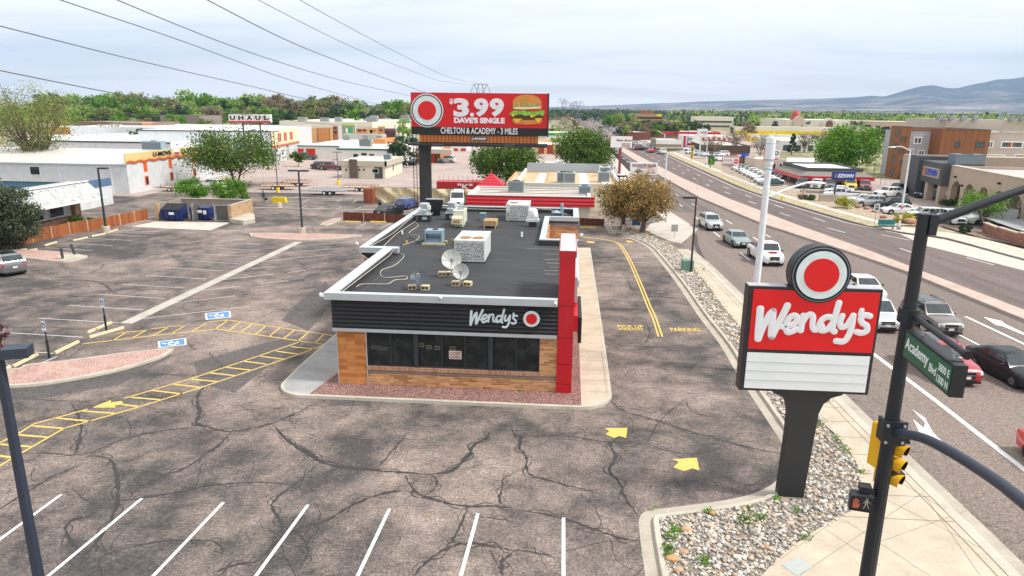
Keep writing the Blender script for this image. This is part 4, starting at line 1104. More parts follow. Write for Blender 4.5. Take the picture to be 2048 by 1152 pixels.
def exfan(u,vb,label):
 p=G(u,vb,zr)
 t=thing('exhaust_fan',label,'exhaust fan',(p.x,p.y,zr),0,'upblast exhaust fans at the back of the roof')
 m=MB();m.box(-.5,0,0,.5,.9,.55);c_=m.build('curb_box',MEMB,t)
 m=MB();m.box(-.15,-.012,.2,.25,-.002,.42);m.build('warning_plate',mat('pale_plate',(.45,.5,.56),.5),c_)
 m=MB();m.box(-.56,-.05,.55,.56,.95,.62);m.build('base_tray',GALV,t)
 m=MB();m.lathe([(.38,.62),(.46,.75),(.46,.95),(.30,1.05),(.40,1.2),(.42,1.45),(.30,1.5),(0,1.5)],(0,.45,0),18);m.build('fan_bowl',mat('galvanised_fan',(.58,.62,.63),.35,.4,dirt=.2),t,smooth=True)
 m=MB();m.box(.25,.1,1.0,.5,.45,1.3);m.build('motor_cover',WHITE,t)
exfan(848,444,'exhaust fan on a black curb at the back left corner of the roof');exfan(903,441,'exhaust fan on a black curb behind the cream make-up air unit')
t=thing('grease_hood','black tilted cowl standing behind the back left exhaust fan','cowl',(G(869,432,zr).x,G(869,432,zr).y,zr))
m=MB();m.xprism([(-.75,1.4),(.75,1.4),(.55,.55),(-.45,.55)],0,.5);m.build('hood',BLK,t);m=MB();m.box(.75,-.02,1.3,.82,.52,1.5);m.box(-.75,-.02,1.4,.8,.52,1.45);m.build('hood_rim',GALV,t)
m=MB();m.box(-.35,.1,0,.45,.4,.55);m.build('hood_stand',BLK,t)
p=G(1065,454,zr)
t=thing('mushroom_vent','white domed vent on a black curb right of the back packaged unit','vent',(p.x,p.y,zr))
m=MB();m.box(-.3,0,0,.3,.5,.42);m.build('curb',MEMB,t)
m=MB();m.box(-.5,-.15,.42,.5,.65,.60);m.box(-.42,-.1,.6,.42,.6,.86);m.build('base',OFFW,t)
m=MB();m.lathe([(.36,.86),(.40,1.0),(.36,1.3),(.22,1.42),(0,1.44)],(0,.25,0),16);m.build('dome',WHITE,t,smooth=True)
def pipe(u,vb,vt,r,m__,label,nm='vent_pipe',hat=False):
 p=G(u,vb,zr);h=zat(p.x,p.y,vt)-zr
 t=thing(nm,label,'vent pipe',(p.x,p.y,zr));m=MB();m.cyl((0,0,0),r,h,12);m.build('pipe',m__,t)
 m=MB();m.cyl((0,0,0),r*1.9,.04,12);m.build('flashing',MEMB,t)
 if hat:m=MB();m.lathe([(r*1.9,h-.02),(r*1.9,h+.03),(r*.3,h+.2),(0,h+.22)],(0,0,0),14);m.build('rain_cap',BLUM,t)
pipe(1043.5,475,464,.08,WHITE,'short white plumbing vent in the middle of the roof')
pipe(804+.5,470,461.5,.07,WHITE,'thin white vent near the left roof edge')
pipe(1123.5,433,407,.13,BLUM,'tall blue-grey flue beside the back right parapet')
pipe(1113,433,425,.24,mat('blue_vent',(.2,.27,.33),.5),'short flue with a conical cap left of the tall flue','capped_flue',True)
def dish(u,v,rpx,vb,ub,col,label,tilt,yaw,blocks,ribs=True,back=False):
 p=G(ub,vb,zr);h=zat(p.x,p.y,v)-zr;dep=(Vector((p.x,p.y,zr+h))-CC).dot(CF);R_=rpx*dep/FOC
 t=thing('satellite_dish',label,'satellite dish',(p.x,p.y,zr),0,'satellite dishes weighted down on the restaurant roof')
 T=Matrix.Translation((onY(u,v,p.y).x-p.x,0,h))@Matrix.Rotation(math.radians(yaw),4,'Z')@Matrix.Rotation(math.radians(tilt),4,'X')
 m=MB();q=MB();pr=[(R_*k/6,.30*R_*(k/6)**2)for k in range(1,7)]
 prof=[(0.001,0)]+pr+[(R_*1.02,.31*R_),(R_*.98,.27*R_)]+[(r*.97,z-.012)for r,z in pr[::-1]]
 q.lathe(prof,(0,0,0),28);m.merge(q,T)
 m.build('dish_bowl',mat(*col),t,smooth=True,angle=50)
 if ribs:
  m=MB()
  for k in range(10):
   a=2*math.pi*k/10;m.tube([T@Vector((R_*.1*math.cos(a),R_*.1*math.sin(a),.02)),T@Vector((R_*.55*math.cos(a+.2),R_*.55*math.sin(a+.2),.30*R_*.3+.015)),T@Vector((R_*.98*math.cos(a),R_*.98*math.sin(a),.30*R_+.012))],.008,4)
  m.build('ribs',mat('rib_grey',(.34,.35,.34),.6),t)
 m=MB();m.tube([(0,.05,.0),(0,.05,h*.6),T@Vector((0,0,-.05))],.035,8);m.build('mast',GALV,t)
 m=MB();m.tube([T@Vector((0,-R_*.9,.2*R_)),T@Vector((0,-R_*.2,R_*.75))],.018,6);m.obox(T@Vector((0,-R_*.15,R_*.78)),(.14,.14,.2));m.build('feed_arm',mat('dish_feed',(.30,.31,.32),.5),t)
 for bx,by,rz in blocks:
  b=thing('ballast_block','cream concrete block weighing down the %s dish mount'%label.split(' satellite')[0],'concrete block',(p.x+bx,p.y+by,zr),rz,'ballast blocks under the dishes')
  m=MB();w=.42
  m.box(-w/2,-.16,0,w/2,.22,.04);m.box(-w/2,-.16,.18,w/2,.22,.22);m.box(-w/2,-.16,.04,-w/2+.05,.22,.18);m.box(w/2-.05,-.16,.04,w/2,.22,.18);m.box(-.025,-.14,.04,.025,.22,.18);m.box(-w/2+.05,.1,.04,-.025,.21,.18);m.box(.025,.1,.04,w/2-.05,.21,.18)
  m.build('block_shell',CMU,b)
dish(902.8,519,19.5,553,903,('dish_pale',(.60,.62,.58),.5,.05,.12,5),'tall white ribbed satellite dish in front of the nearest packaged unit',72,12,[(-.55,.1,.1),(-.1,.2,0),(.3,.25,0)])
dish(922,543,15.8,571,923,('dish_pale2',(.56,.58,.55),.5,.05,.12,5),'smaller white ribbed satellite dish on two hollow blocks',75,6,[(-.30,.0,.03),(.32,.0,-.15)])
dish(839,557,17.3,579,839,('dish_grey',(.075,.095,.11),.45,.1,.08,3),'low dark grey satellite dish near the front roof edge',40,-4,[(-.38,.0,.18),(.30,.0,.05)],ribs=False)
m=MB()
for pts in[[(700,577),(722,560),(740,535),(741,522),(720,505),(757,503),(765,495),(790,470),(812,455),(835,440)],[(712,574),(725,568),(760,568),(778,567),(790,560),(813,558),(810,552),(780,555),(762,552),(764,540),(790,530),(808,512),(795,505)],[(805,490),(830,482),(838,472),(818,466),(836,452),(832,446)]]:
 m.tube(cr_spline([tuple(G(u,v,zr+.03))for u,v in pts],6),.022,5)
cb=m.build('roof_cable',mat('white_cable',(.52,.48,.40),.6),None);tag(cb,'loose white cables snaking over the left side of the black roof','cable')
m=MB();m.tube([(xF+pw+.15,yf+.5,zR-.04),(xF+pw+.2,yN-2,zR-.12),(xF+pw+.12,yN-.3,zR-.02)],.02,5);m.tube(cr_spline([(L2+.55,yN+.4,zR-.05),(L2+.6,yN+6,zR-.2),(L2+.55,yN+12,zR-.06),(L2+.6,yBk-2,zR-.1)],5),.022,5);m.tube(cr_spline([(L2+1,yBk-.6,zr+.3),(-5,yBk-.56,zr+.22),(-2,yBk-.56,zr+.36),(0,yBk-1.5,zr+.1)],5),.03,5)
cb=m.build('roof_cable',MATS['white_cable'],None);tag(cb,'pale cables clipped along the inside of the roof parapet','cable')
# pole sign on the corner
ys=23.1;yk=ys+.48
sg=thing('pole_sign','tall red pole sign with script name and blank letter board on a black column','sign',(8.3,ys+.3,0))
BLKS=mat('black_sign_metal',(.030,.032,.036),.45,.1,var=.1)
m=MB();m.box(6.10,ys,4.14,10.42,yk,7.84);m.build('sign_cabinet',[BLKS],sg,world=True)
m=MB();m.box(6.12,ys+.03,7.84,7.35,yk-.03,7.86);m.box(9.3,ys+.03,7.84,10.4,yk-.03,7.86);builds(m,'cabinet_top',mat('grey_cabinet_top',(.42,.43,.46),.5,.1),sg,world=True)
m=MB();m.box(6.27,ys-.035,5.66,10.33,ys,7.74);rf_=m.build('red_face',REDS,sg,world=True)
m=MB()
for z in(4.235,4.56,4.885,5.21):m.box(6.27,ys-.03-.004*(z>4.3),z,10.30,ys-.001,z+.318)
builds(m,'letter_board_panel',mat('letter_board_white',(.78,.82,.84),.4,var=.05,sc=1),sg,world=True)
m=MB()
for z in(4.548,4.873,5.20):m.box(6.27,ys-.045,z,10.30,ys-.035,z+.018)
builds(m,'letter_track',mat('track_grey',(.50,.54,.57),.4),sg,world=True)
dT=lambda x,y:(lambda q:(q.x,q.z))(onY(1460+x/3.291,470+y/3.291,ys-.06))
w_=wordmark(dT,1.0/3.291/FOC*24.2,WSIGN,sg,.012,1.16);shift(w_,0,ys-.05,0)
w_.build('script_lettering',WSIGN,sg,world=True,smooth=True,angle=60)
c=Vector((8.36,0,8.30))
m=MB();m.cyly(ys-.05,yk+.02,c.x,c.z,.96,48);em=m.build('round_emblem',BLKS,sg,world=True)
def chl(mb,nm,mt):mb.v=[(x-8.3,y-ys-.3,z)for x,y,z in mb.v];return mb.build(nm,mt,em)
m=MB();m.cyly(ys-.075,ys-.05,c.x,c.z,.905,48);chl(m,'emblem_rim',mat('grey_rim',(.30,.32,.35),.35,.4))
m=MB();m.cyly(ys-.10,ys-.075,c.x,c.z,.875,48);chl(m,'emblem_ring',mat('navy_rim',(.012,.018,.035),.4))
m=MB();m.cyly(ys-.115,ys-.10,c.x,c.z,.80,48);chl(m,'emblem_field',MATS['pale_emblem_field'])
m=MB();m.cyly(ys-.13,ys-.115,c.x,c.z,.56,48);chl(m,'emblem_disc',REDS)
m=MB()
prof=[(7.86,-.1),(7.92,2.6),(7.90,3.3),(7.80,3.68),(7.62,3.92),(7.30,4.06),(7.28,4.14),(9.62,4.14),(9.60,4.08),(9.26,3.96),(9.02,3.72),(8.90,3.35),(8.86,2.6),(8.74,-.1)]
m.xprism(prof,ys+.04,ys+.44);m.build('column',BLKS,sg,world=True)
m=MB();m.box(7.9,ys+.043,.0,7.93,ys+.05,3.3);m.box(8.66,ys+.043,.0,8.68,ys+.05,3.3);m.box(7.87,ys+.042,1.35,8.8,ys+.052,1.37);m.box(7.89,ys+.042,2.6,8.85,ys+.052,2.62);builds(m,'column_seam',BLK,sg,world=True)
# traffic signal pole at the corner
px_,py_=7.36,15.0
tp=thing('signal_pole','tall black tapered signal pole standing on the corner sidewalk','signal pole',(px_,py_,0))
ztop=zat(px_,py_,432)
m=MB();m.tube([(0,0,.1),(0,0,ztop)],[.19,.125],12);m.build('pole',BLKP,tp)
m=MB();m.cyl((0,0,ztop),.14,.05,12);m.build('pole_cap',BLKP,tp)
m=MB();m.box(-.3,-.3,.1,.3,.3,.16);m.cyl((0,0,.16),.24,.12,12);m.build('base_plate',BLKP,tp)
def rel(p):return(p.x-px_,p.y-py_,p.z)
zc_=zat(px_,py_,860)
arm=[(0.05,-.12,zc_)]+[rel(onY(u,v,y))for u,v,y in[(1845,876,14.0),(1900,903,13.0),(1960,940,11.9),(2004,970,11.0),(2052,1008,10.1),(2110,1055,9.2),(2210,1140,8.0),(2380,1290,6.4)]]
m=MB();m.tube(cr_spline(arm,6),.105,14);a_=m.build('mast_arm',SLATE,tp,smooth=True,angle=60)
m=MB();m.box(-.24,-.21,zc_-.28,.26,-.15,zc_+.28);m.box(-.2,-.15,zc_-.26,-.14,.2,zc_+.26);m.box(.14,-.15,zc_-.26,.2,.2,zc_+.26);fl=m.build('flange_plate',BLKP,a_)
for sx in(-.17,.19):
 for sz in(-.2,.2):
  m=MB();m.cyly(-.24,-.21,sx,zc_+sz,.035,8);m.build('bolt',GALV,a_)
e_=onY(2052,377,15.0);z_a=zat(px_,py_,447)
m=MB();m.tube([(.1,0,z_a),rel(onY(1960,409,15)),rel(e_),tuple(Vector(rel(e_))+Vector((2.6,0,.6)))],[.10,.095,.085,.07],12);a2=m.build('luminaire_arm',BLKP,tp,smooth=True,angle=60)
m=MB();m.box(.06,-.16,z_a-.22,.22,.16,z_a+.2);m.build('arm_bracket',BLKP,a2)
zs1=zat(px_,py_,629)
m=MB();m.cyl((0,0,zs1-.16),.215,.3,12);m.build('clamp_band',BLKP,tp)
P0=onY(1814,661,14.75)
lo,hi=9.0,14.6
for _ in range(40):
 mid=(lo+hi)/2
 if onY(1907,733,mid).z>P0.z:lo=mid
 else:hi=mid
P1=onY(1907,733,(lo+hi)/2);dd=P1-P0;SW_=dd.length;SH_=.56
ss=thing('street_name_sign','green illuminated street-name box reading Academy Blvd, hung beside the black signal pole','street sign',(P0.x,P0.y,P0.z-SH_),math.atan2(dd.y,dd.x))
m=MB();m.box(-.03,.0,-.03,SW_+.03,.24,SH_+.03);m.box(.2,-.03,SH_+.03,SW_-.2,.26,SH_+.045);bx=m.build('sign_box',BLKS,ss)
m=MB();m.box(.02,-.012,.02,SW_-.02,-.001,SH_-.02);fc=m.build('green_face',mat('street_sign_green',(.012,.12,.065),.4),ss)
LW=mat('street_sign_white',(.78,.82,.80),.5)
text('Academy',.08,.13,SW_*.52,.32,-.013,LW,fc,'name_lettering',.006,.015)
text('Blvd',SW_*.59,.14,SW_*.14,.17,-.013,LW,fc,'name_lettering',.006,.01)
text('3800 E',SW_*.76,.30,SW_*.21,.15,-.013,LW,fc,'name_lettering',.006,.01)
text('1300 N',SW_*.76,.07,SW_*.21,.15,-.013,LW,fc,'name_lettering',.006,.01)
T_=(Matrix.Translation(ss.location)@ss.rotation_euler.to_matrix().to_4x4()).inverted()
q0=T_@Vector((px_+.05,py_-.12,zs1));q1=Vector((SW_+.10,.12,q0.z))
m=MB();m.tube([q0,q1],.06,12);hb=m.build('bracket_arm',BLKP,ss,smooth=True)
m=MB();m.cylx(SW_+.08,SW_+.18,.12,q0.z,.085,12);m.build('arm_end_cap',BLK,hb)
for x in(.45,SW_-.3):
 m=MB();m.box(x-.02,.10,SH_+.04,x+.02,.14,q0.z);m.box(x-.06,.08,q0.z-.10,x+.06,.16,q0.z-.04);m.build('hanger',GALV,ss)
SIGY=mat('signal_yellow',(.78,.42,.012),.45,var=.05)
def sighead(loc,rz,n,label):
 t=thing('traffic_light',label,'traffic light',loc,rz,'yellow signal heads on the corner pole')
 m=MB();m.box(-.18,0,0,.18,.2,n*.36);m.box(-.2,.2,.02,.2,.23,n*.36-.02);m.build('housing',SIGY,t)
 for i in range(n):
  z=n*.36-.18-.36*i
  m=MB()
  N_=14;ring0=[];ring1=[]
  for k in range(N_+1):
   a=math.radians(-50+280*k/N_);c_,s_=math.cos(a),math.sin(a)
   ring0.append((.155*c_,0.0,z+.155*s_));ring1.append((.165*c_,-.30-.03*s_,z+.165*s_))
  r2=[(x*.93,y,z+(zz-z)*.93)for x,y,zz in ring1];r3=[(x*.93,y,z+(zz-z)*.93)for x,y,zz in ring0]
  m.loft([ring0,ring1,r2,r3],cap=False,closed=False);m.build('visor',[SIGY],t,smooth=True)
  m=MB();m.loft([[(x*.985,y+.0,z+(zz-z)*.985)for x,y,zz in r3],[(x*.985,y+.004,z+(zz-z)*.985)for x,y,zz in r2]],cap=False,closed=False);m.build('visor_lining',BLK,t)
  m=MB();m.cyly(-.012,0,0,z,.15,18);m.build('lens',mat('dark_signal_lens',(.02,.02,.022),.2),t)
zz1=onY(1782,969,15.1).z
p=onY(1776,969,15.1);sighead((p.x,15.15,p.z),math.radians(40),4,'yellow signal head with black-lined visors facing the road, right of the pole')
p=onY(1753,937,15.2);sighead((p.x+.15,15.32,p.z),math.radians(108),3,'yellow signal head seen from behind, left of the black pole')
m=MB();m.box(-.05,-.05,zz1+.3,.45,.25,zz1+.36);m.box(-.05,-.05,zz1+1.1,.45,.25,zz1+1.16);builds(m,'signal_bracket',BLKP,tp)
p=onY(1718,1019,14.75);pz=p.z
ps=thing('pedestrian_signal','black pedestrian signal with orange hand and pale walking figure, left of the pole','pedestrian signal',(p.x,14.7,pz),math.radians(-12))
m=MB();m.bbox(-.23,0,-.02,.23,.22,.40,.03);m.build('housing',BLKS,ps)
m=MB();m.box(-.24,-.10,.38,.24,0,.41);m.box(-.24,-.07,0,-.22,0,.39);m.box(.22,-.07,0,.24,0,.39);m.box(-.22,-.02,-.01,.22,0,.02);m.build('visor',BLKS,ps)
HAND=mat('hand_orange',(.55,.14,.08),.6);MAN=mat('walking_man_grey',(.42,.38,.33),.6)
m=MB();m.box(-.17,-.012,.06,-.05,-.004,.18)
for i in range(4):m.box(-.17+.031*i,-.012,.18,-.145+.031*i,-.004,.31-.02*abs(i-1.5))
m.add([(-.05,-.012,.08),(-.02,-.012,.16),(-.02,-.012,.20),(-.05,-.012,.14)],[(0,1,2,3)]);m.build('hand_symbol',HAND,ps)
m=MB();m.cyly(-.012,-.004,.11,.32,.028,10);m.box(.085,-.012,.19,.135,-.004,.29)
for a,b in[((.10,.20),(.06,.07)),((.12,.20),(.17,.08)),((.09,.28),(.05,.20)),((.13,.28),(.18,.21))]:m.tube([(a[0],-.008,a[1]),(b[0],-.008,b[1])],.013,4)
m.build('walking_symbol',MAN,ps)
m=MB();m.box(-.02,.22,.25,.3,.34,.42);m.box(-.05,.05,.42,.2,.3,.56);m.build('mounting_bracket',BLKS,ps)
wy=36.0;wp=onY(1510,600,wy);wx=wp.x
t=thing('white_light_pole','thick white pole with a wide antenna collar on top, rising behind the pole sign','light pole',(wx,wy,.1))
zt_=zat(wx,wy,276)-.1;za_=zat(wx,wy,318)-.1;r_=6.4*36/FOC
m=MB();m.tube([(0,0,0),(0,0,za_)],[r_*1.08,r_*.95],16);m.build('pole',WHITEP,t,smooth=True)
m=MB();m.cyl((0,0,za_),r_*1.45,zt_-za_,16);m.cyl((0,0,za_-.28),r_*1.25,.25,16);ac=m.build('antenna_collar',WHITEP,t,smooth=True)
m=MB();m.cyl((0,0,za_-.05),r_*1.47,.05,16);m.cyl((0,0,za_+(zt_-za_)*.72),r_*1.47,.03,16);m.cyl((0,0,za_-.5),r_*1.13,.04,16);m.build('collar_seam',mat('grey_seam',(.36,.39,.43),.5),ac)
m=MB();m.cyl((0,0,zt_),r_*.5,.12,10);m.cyl((.12,0,zt_),.02,.3,6);m.build('antenna_tip',WHITEP,ac)
aR=lambda u,v,y=36:(lambda q:(q.x-wx,q.y-wy,q.z-.1))(onY(u,v,y))
m=MB();m.tube(cr_spline([(r_,0,aR(1541,393)[2]),aR(1580,376,36.5),aR(1612,366,37)],5),.05,8);la=m.build('lamp_arm',WHITEP,t)
m=MB();c_=aR(1630,366,37);m.ell(c_,(.55,.2,.09),14,6);m.build('lamp_head',mat('pale_lamp_head',(.62,.68,.68),.4),la,smooth=True)
# lot lamps
def lot_lamp(base,top_v,label,heads,drum=None,r=.09,hs=(.95,.42,.16),m_=None,hz=0.0,square=True,y=None,x=None,grp='shoebox lamps of the parking lots'):
 p=G(*base)if y is None else Vector((x,y,0))
 t=thing('lot_lamp',label,'lamp',(p.x,p.y,0),0,grp)
 h=zat(p.x,p.y,top_v);m_=m_ or SLATE;zb=drum[1]if drum else 0
 m=MB()
 if square:m.loft([[(sx*r*k,sy*r*k,z)for sx,sy in((-1,-1),(1,-1),(1,1),(-1,1))]for k,z in((1,zb),(.8,h))])
 else:m.tube([(0,0,zb),(0,0,h)],[r,r*.7],10)
 m.build('pole',m_,t)
 if drum:m=MB();m.lathe([(drum[0],0),(drum[0],drum[1]-.04),(drum[0]-.04,drum[1])],(0,0,0),18);m.build('footing',mat('cream_footing',(.52,.46,.37),.85,var=.15,sc=4),t,smooth=True);m=MB();m.box(-r*2,-r*2,drum[1],r*2,r*2,drum[1]+.05);m.build('base_plate',m_,t)
 for dx,dy in heads:
  m=MB();a=math.atan2(dy,dx);L_,W_,H_=hs
  cx_,cy_=dx*(L_/2+.12),dy*(L_/2+.12)
  m.obox((cx_,cy_,h-.02),(L_,W_,H_),a);m.obox((dx*.1,dy*.1,h-.02),(.2,.08,.08),a);hd=m.build('lamp_head',m_,t)
  m=MB();m.obox((cx_,cy_,h-.02-H_/2-.005),(L_*.85,W_*.85,.012),a);m.build('lamp_glass',mat('lamp_glass',(.5,.5,.48),.3),hd)
 return t
lot_lamp((605,468),341,'slate double-headed lamp on a concrete drum in the middle gravel island',[(1,0),(-1,0)],(.36,.75),.085)
lot_lamp((213,466),336,'dark green single-headed lamp on a drum beside the wooden fence',[(1,0)],(.40,.75),.085,m_=mat('dark_green_pole',(.03,.055,.055),.45))
lot_lamp((1381,548),395,'dark bronze single-headed lamp standing in the cobble strip by the road',[(-1,0)],(.30,.22),.075,m_=mat('bronze_pole',(.035,.028,.035),.45))
yb_=15.6;xb_=onY(77,1152,yb_).x
lot_lamp(None,704,'close slate lamp post leaning into the bottom left corner of the view',[(.93,.36)],None,.10,(.60,.48,.26),y=yb_,x=xb_)
lot_lamp((12,756),380,'lamp footing drum and post at the left edge behind the pink gravel island',[(0,1)],(.30,.62),.055)
lot_lamp((1248,463),352,'dark lamp post on a concrete drum in front of the rusty brown trees',[(-1,0)],(.30,.8),.06,m_=BLKP)
for(u,v,tv,lab)in[((556),385,262,'slim lamp post with yellow foot near the flatbed trailers'),(677,369,304,'slim lamp post with yellow foot by the cream office'),(1606,452-60,352,'bare post lamp behind the pawn sign'),(1746,362,328,'brown twin lamp in the used-car lot')]:
 t=lot_lamp((u,v),tv,lab,[(1,0),(-1,0)]if tv!=262 else[(1,0)],(.28,.75),.06,(.7,.35,.12),m_=mat('grey_brown_pole',(.12,.11,.10),.6))
 if v in(385,369):
  for c_ in t.children:
   if c_.name.startswith('footing'):c_.data.materials[0]=YELB
   # accessible parking signs
def hsign(base,top_v,label):
 p=G(*base);t=thing('parking_sign',label,'parking sign',(p.x,p.y,0),math.radians(-20),'blue and white accessible parking signs')
 h=zat(p.x,p.y,top_v)
 m=MB();m.cyl((0,0,0),.065,1.05,10);m.build('bollard_sleeve',BLKP,t)
 m=MB();m.cyl((0,0,1.05),.035,h-1.05,8);m.build('post',BLKP,t)
 m=MB();m.box(-.17,-.05,h-.5,.17,-.04,h+.05);f=m.build('sign_plate',WHITE,t)
 m=MB();m.box(-.14,-.056,h-.32,.14,-.051,h-.04);m.build('blue_panel',mat('sign_blue',(.03,.16,.42),.5),f)
 m=MB();m.cyly(-.06,-.057,.01,h-.21,.075,12);m.box(-.03,-.06,h-.2,.01,-.057,h-.08);m.build('wheelchair_symbol',WHITE,f)
hsign((99,716),644,'near blue and white accessible parking sign on a black post');hsign((213,662),599,'far blue and white accessible parking sign on a black post')
for a,b,lab in[((126,520),(122,497),'left leaning dark bollard on the gravel island'),((150,512),(142,489),'right leaning dark bollard on the gravel island slab')]:
 p=G(*a);q=onY(*b,p.y);t=thing('bollard',lab,'bollard',(p.x,p.y,.13));m=MB();m.tube([(0,0,0),(q.x-p.x,0,q.z-.13)],.11,12);m.build('post',mat('dark_bollard',(.05,.055,.055),.6),t);m=MB();m.ell((q.x-p.x,0,q.z-.13),(.11,.11,.05),12,6);m.build('cap',mat('dark_bollard',(.05,.055,.055),.6),t)
 # fences and dumpster enclosure
def woodmat(nm,c1,c2,pitch=.14):
 k=NB(nm);o=k.obj();sp=k.n('ShaderNodeSeparateXYZ');k.l(o,sp.inputs[0])
 u=k.math('FLOOR',k.math('DIVIDE',k.math('ADD',sp.outputs[0],sp.outputs[1]),pitch))
 w=k.n('ShaderNodeTexWhiteNoise',noise_dimensions='1D');k.l(u,w.inputs['W'])
 fr=k.math('FRACT',k.math('DIVIDE',k.math('ADD',sp.outputs[0],sp.outputs[1]),pitch))
 gap=k.ramp(fr,[(0.0,.35),(.07,1.0),(.93,1.0),(1.0,.35)])
 c=k.mix(w.outputs['Value'],c1,c2)
 c=k.mix(1,c,k.ramp(k.noise(3,5,.7,k.mapping(o,(5,5,.5))),[(.3,.7),(.7,1.2)]),'MULTIPLY')
 k.col(k.mix(1,c,gap,'MULTIPLY'));k.rough(.85,0,.2);MATS[nm]=k.m;return k.m
FW1=woodmat('orange_stained_boards',(.42,.145,.055),(.27,.085,.035));FW2=woodmat('brown_boards',(.20,.07,.045),(.13,.045,.03))
def fence(pts,hts,m_w,label,step=2.4,grp=None,nm='wooden_fence'):
 t=thing(nm,label,'fence',(pts[0][0],pts[0][1],0),0,grp)
 for a,b in zip(pts,pts[1:]):
  a,b=Vector((*a,0)),Vector((*b,0));n=max(1,round((b-a).length/step));rr=random.Random(5)
  for i in range(n):
   p,q=a.lerp(b,i/n),a.lerp(b,(i+1)/n);h=hts*rr.uniform(.95,1.03);d=(q-p).normalized();nn=Vector((d.y,-d.x,0))*.02
   m=MB();k=12
   top=[h+rr.uniform(-.02,.02)for _ in range(k+1)]
   prof=[(p.lerp(q,j/k),top[j])for j in range(k+1)]
   m.loft([[tuple(c_+nn+Vector((0,0,0))),tuple(c_+nn+Vector((0,0,z))),tuple(c_-nn+Vector((0,0,z))),tuple(c_-nn)]for c_,z in prof])
   m.build('board_panel',m_w,t,world=True)
   m=MB();m.obox((p.x,p.y,h/2+.03),(.1,.1,h+.06));m.build('post',TIMB,t,world=True)
fz=zat(-50.7,72.8,441)
fence([(-52.95,55),(-52.9,62),(-52.4,69.3),(-50.9,72.9),(-50.4,80.3)],1.25,FW1,'orange-stained wooden fence along the left edge of the lot')
p,q=G(686,441),G(812,446);fence([(p.x,p.y),(q.x,q.y)],zat(p.x,p.y,424),FW2,'low dark brown board fence left of the restaurant roof',3)
p,q=G(1158,450),G(1208,452);fence([(p.x,p.y),(q.x,q.y)],zat(p.x,p.y,436),FW2,'short dark brown board fence behind the drive lane',3)
ex0,ex1,ey=-48.8,-39.4,79.2;eh=zat(ex1,ey,411)
t=thing('dumpster_enclosure','tan brick dumpster enclosure with grey mesh gates at the back of the lot','enclosure',(ex0,ey,0))
TBR=brick('tan_brick',(.56,.37,.20),(.36,.20,.11),(.44,.35,.26),.40,.10,.01,-.2)
GBR=brick('grey_block_wall',(.34,.29,.24),(.29,.25,.21),(.26,.22,.19),.40,.20,.01)
L_=ex1-ex0
m=MB();m.box(L_-.3,0,0,L_,5.8,eh);m.build('brick_wall',TBR,t)
m=MB();m.box(0,0,0,.4,.5,eh-.05);m.build('brick_pier',TBR,t)
m=MB();m.box(0,.5,0,.25,5.8,eh-.05);m.build('block_wall',GBR,t)
m=MB();m.box(.25,5.55,0,L_-.3,5.8,eh-.05);m.build('block_wall',GBR,t)
m=MB();m.box(L_-.32,-.02,eh,L_+.02,5.82,eh+.04);m.box(0,5.5,eh-.05,L_-.32,5.83,eh);m.build('wall_coping',CONC,t)
MESH=mat('dark_mesh_gate',(.10,.09,.08),.8,var=.3,sc=8)
for gx_,o_ in[(4.55,.8),(4.7,1.1),(7.3,1.3),(9.0,.3)]:
 m=MB();m.cyl((gx_,.1,0),.05,eh+.15,8);m.build('gate_post',GALV,t)
m=MB();m.box(7.35,.45,.15,9.0,.49,eh-.1);g_=m.build('mesh_gate',MESH,t)
m=MB();m.box(7.3,.42,eh-.1,9.0,.5,eh-.04);m.box(7.3,.42,.1,9.0,.5,.16);m.build('gate_rail',GALV,g_)
m=MB();m.box(4.85,-.1,.15,4.89,1.3,eh-.1);m.build('mesh_gate',MESH,t)
NAVY=mat('navy_dumpster_paint',(.012,.028,.13),.5,var=.25,sc=4,dirt=.25)
for u0,u1,vb,vt,slope,lab in[(322.5,366.5,442,420,True,'navy dumpster with closed black ribbed lids, left bay of the enclosure'),(381,421,440.5,415,False,'open navy dumpster with white stickers, right bay of the enclosure')]:
 p0,p1=G(u0,vb),G(u1,vb);w=p1.x-p0.x
 t=thing('dumpster',lab,'dumpster',(p0.x,p0.y,0),0,'navy dumpsters in the brick enclosure')
 hf=zat(p0.x,p0.y,vt);hb_=hf+(.55 if slope else 0)
 m=MB();m.yprism([(0.15,.15),(0,hf),(1.5,hb_),(1.5,.15)],0,w);m.build('bin_body',NAVY,t)
 m=MB()
 for k in range(4):m.box(w*(.12+.25*k)-.03,-.05,.2,w*(.12+.25*k)+.03,.1,hf-.1)
 m.box(-.03,-.04,hf-.1,w+.03,.05,hf);m.build('bin_ribs',NAVY,t)
 for s_ in(-.12,w):
  m=MB();m.box(s_,.3,hf*.45,s_+.12,1.1,hf*.6);m.build('lift_pocket',NAVY,t)
 if slope:
  for k in(0,1):
   m=MB();x0,x1=w*k/2+.03,w*(k+1)/2-.03
   m.yprism([(-.06,hf+.01),(-.06,hf+.06),(1.5,hb_+.07),(1.5,hb_+.02)],x0,x1)
   for j in range(5):xx=x0+(x1-x0)*(j+.5)/5;m.yprism([(-.05,hf+.06),(-.05,hf+.09),(1.48,hb_+.10),(1.48,hb_+.07)],xx-.05,xx+.05)
   m.build('lid',BLK,t)
 m=MB();m.box(w*.42,-.062,hf*.6,w*.68,-.052,hf*.82);m.build('sticker',WHITE,t)
 if not slope:
  m=MB();m.box(w*.15,-.062,hf*.45,w*.27,-.052,hf*.8);m.build('sticker',WHITE,t);m=MB();m.box(w*.74,-.062,hf*.5,w*.9,-.052,hf*.8);m.build('sticker',WHITE,t)
p=G(1375,546);t=thing('utility_box','green utility pedestal box beside the cobble strip lamp','utility box',(p.x-.45,p.y,.1))
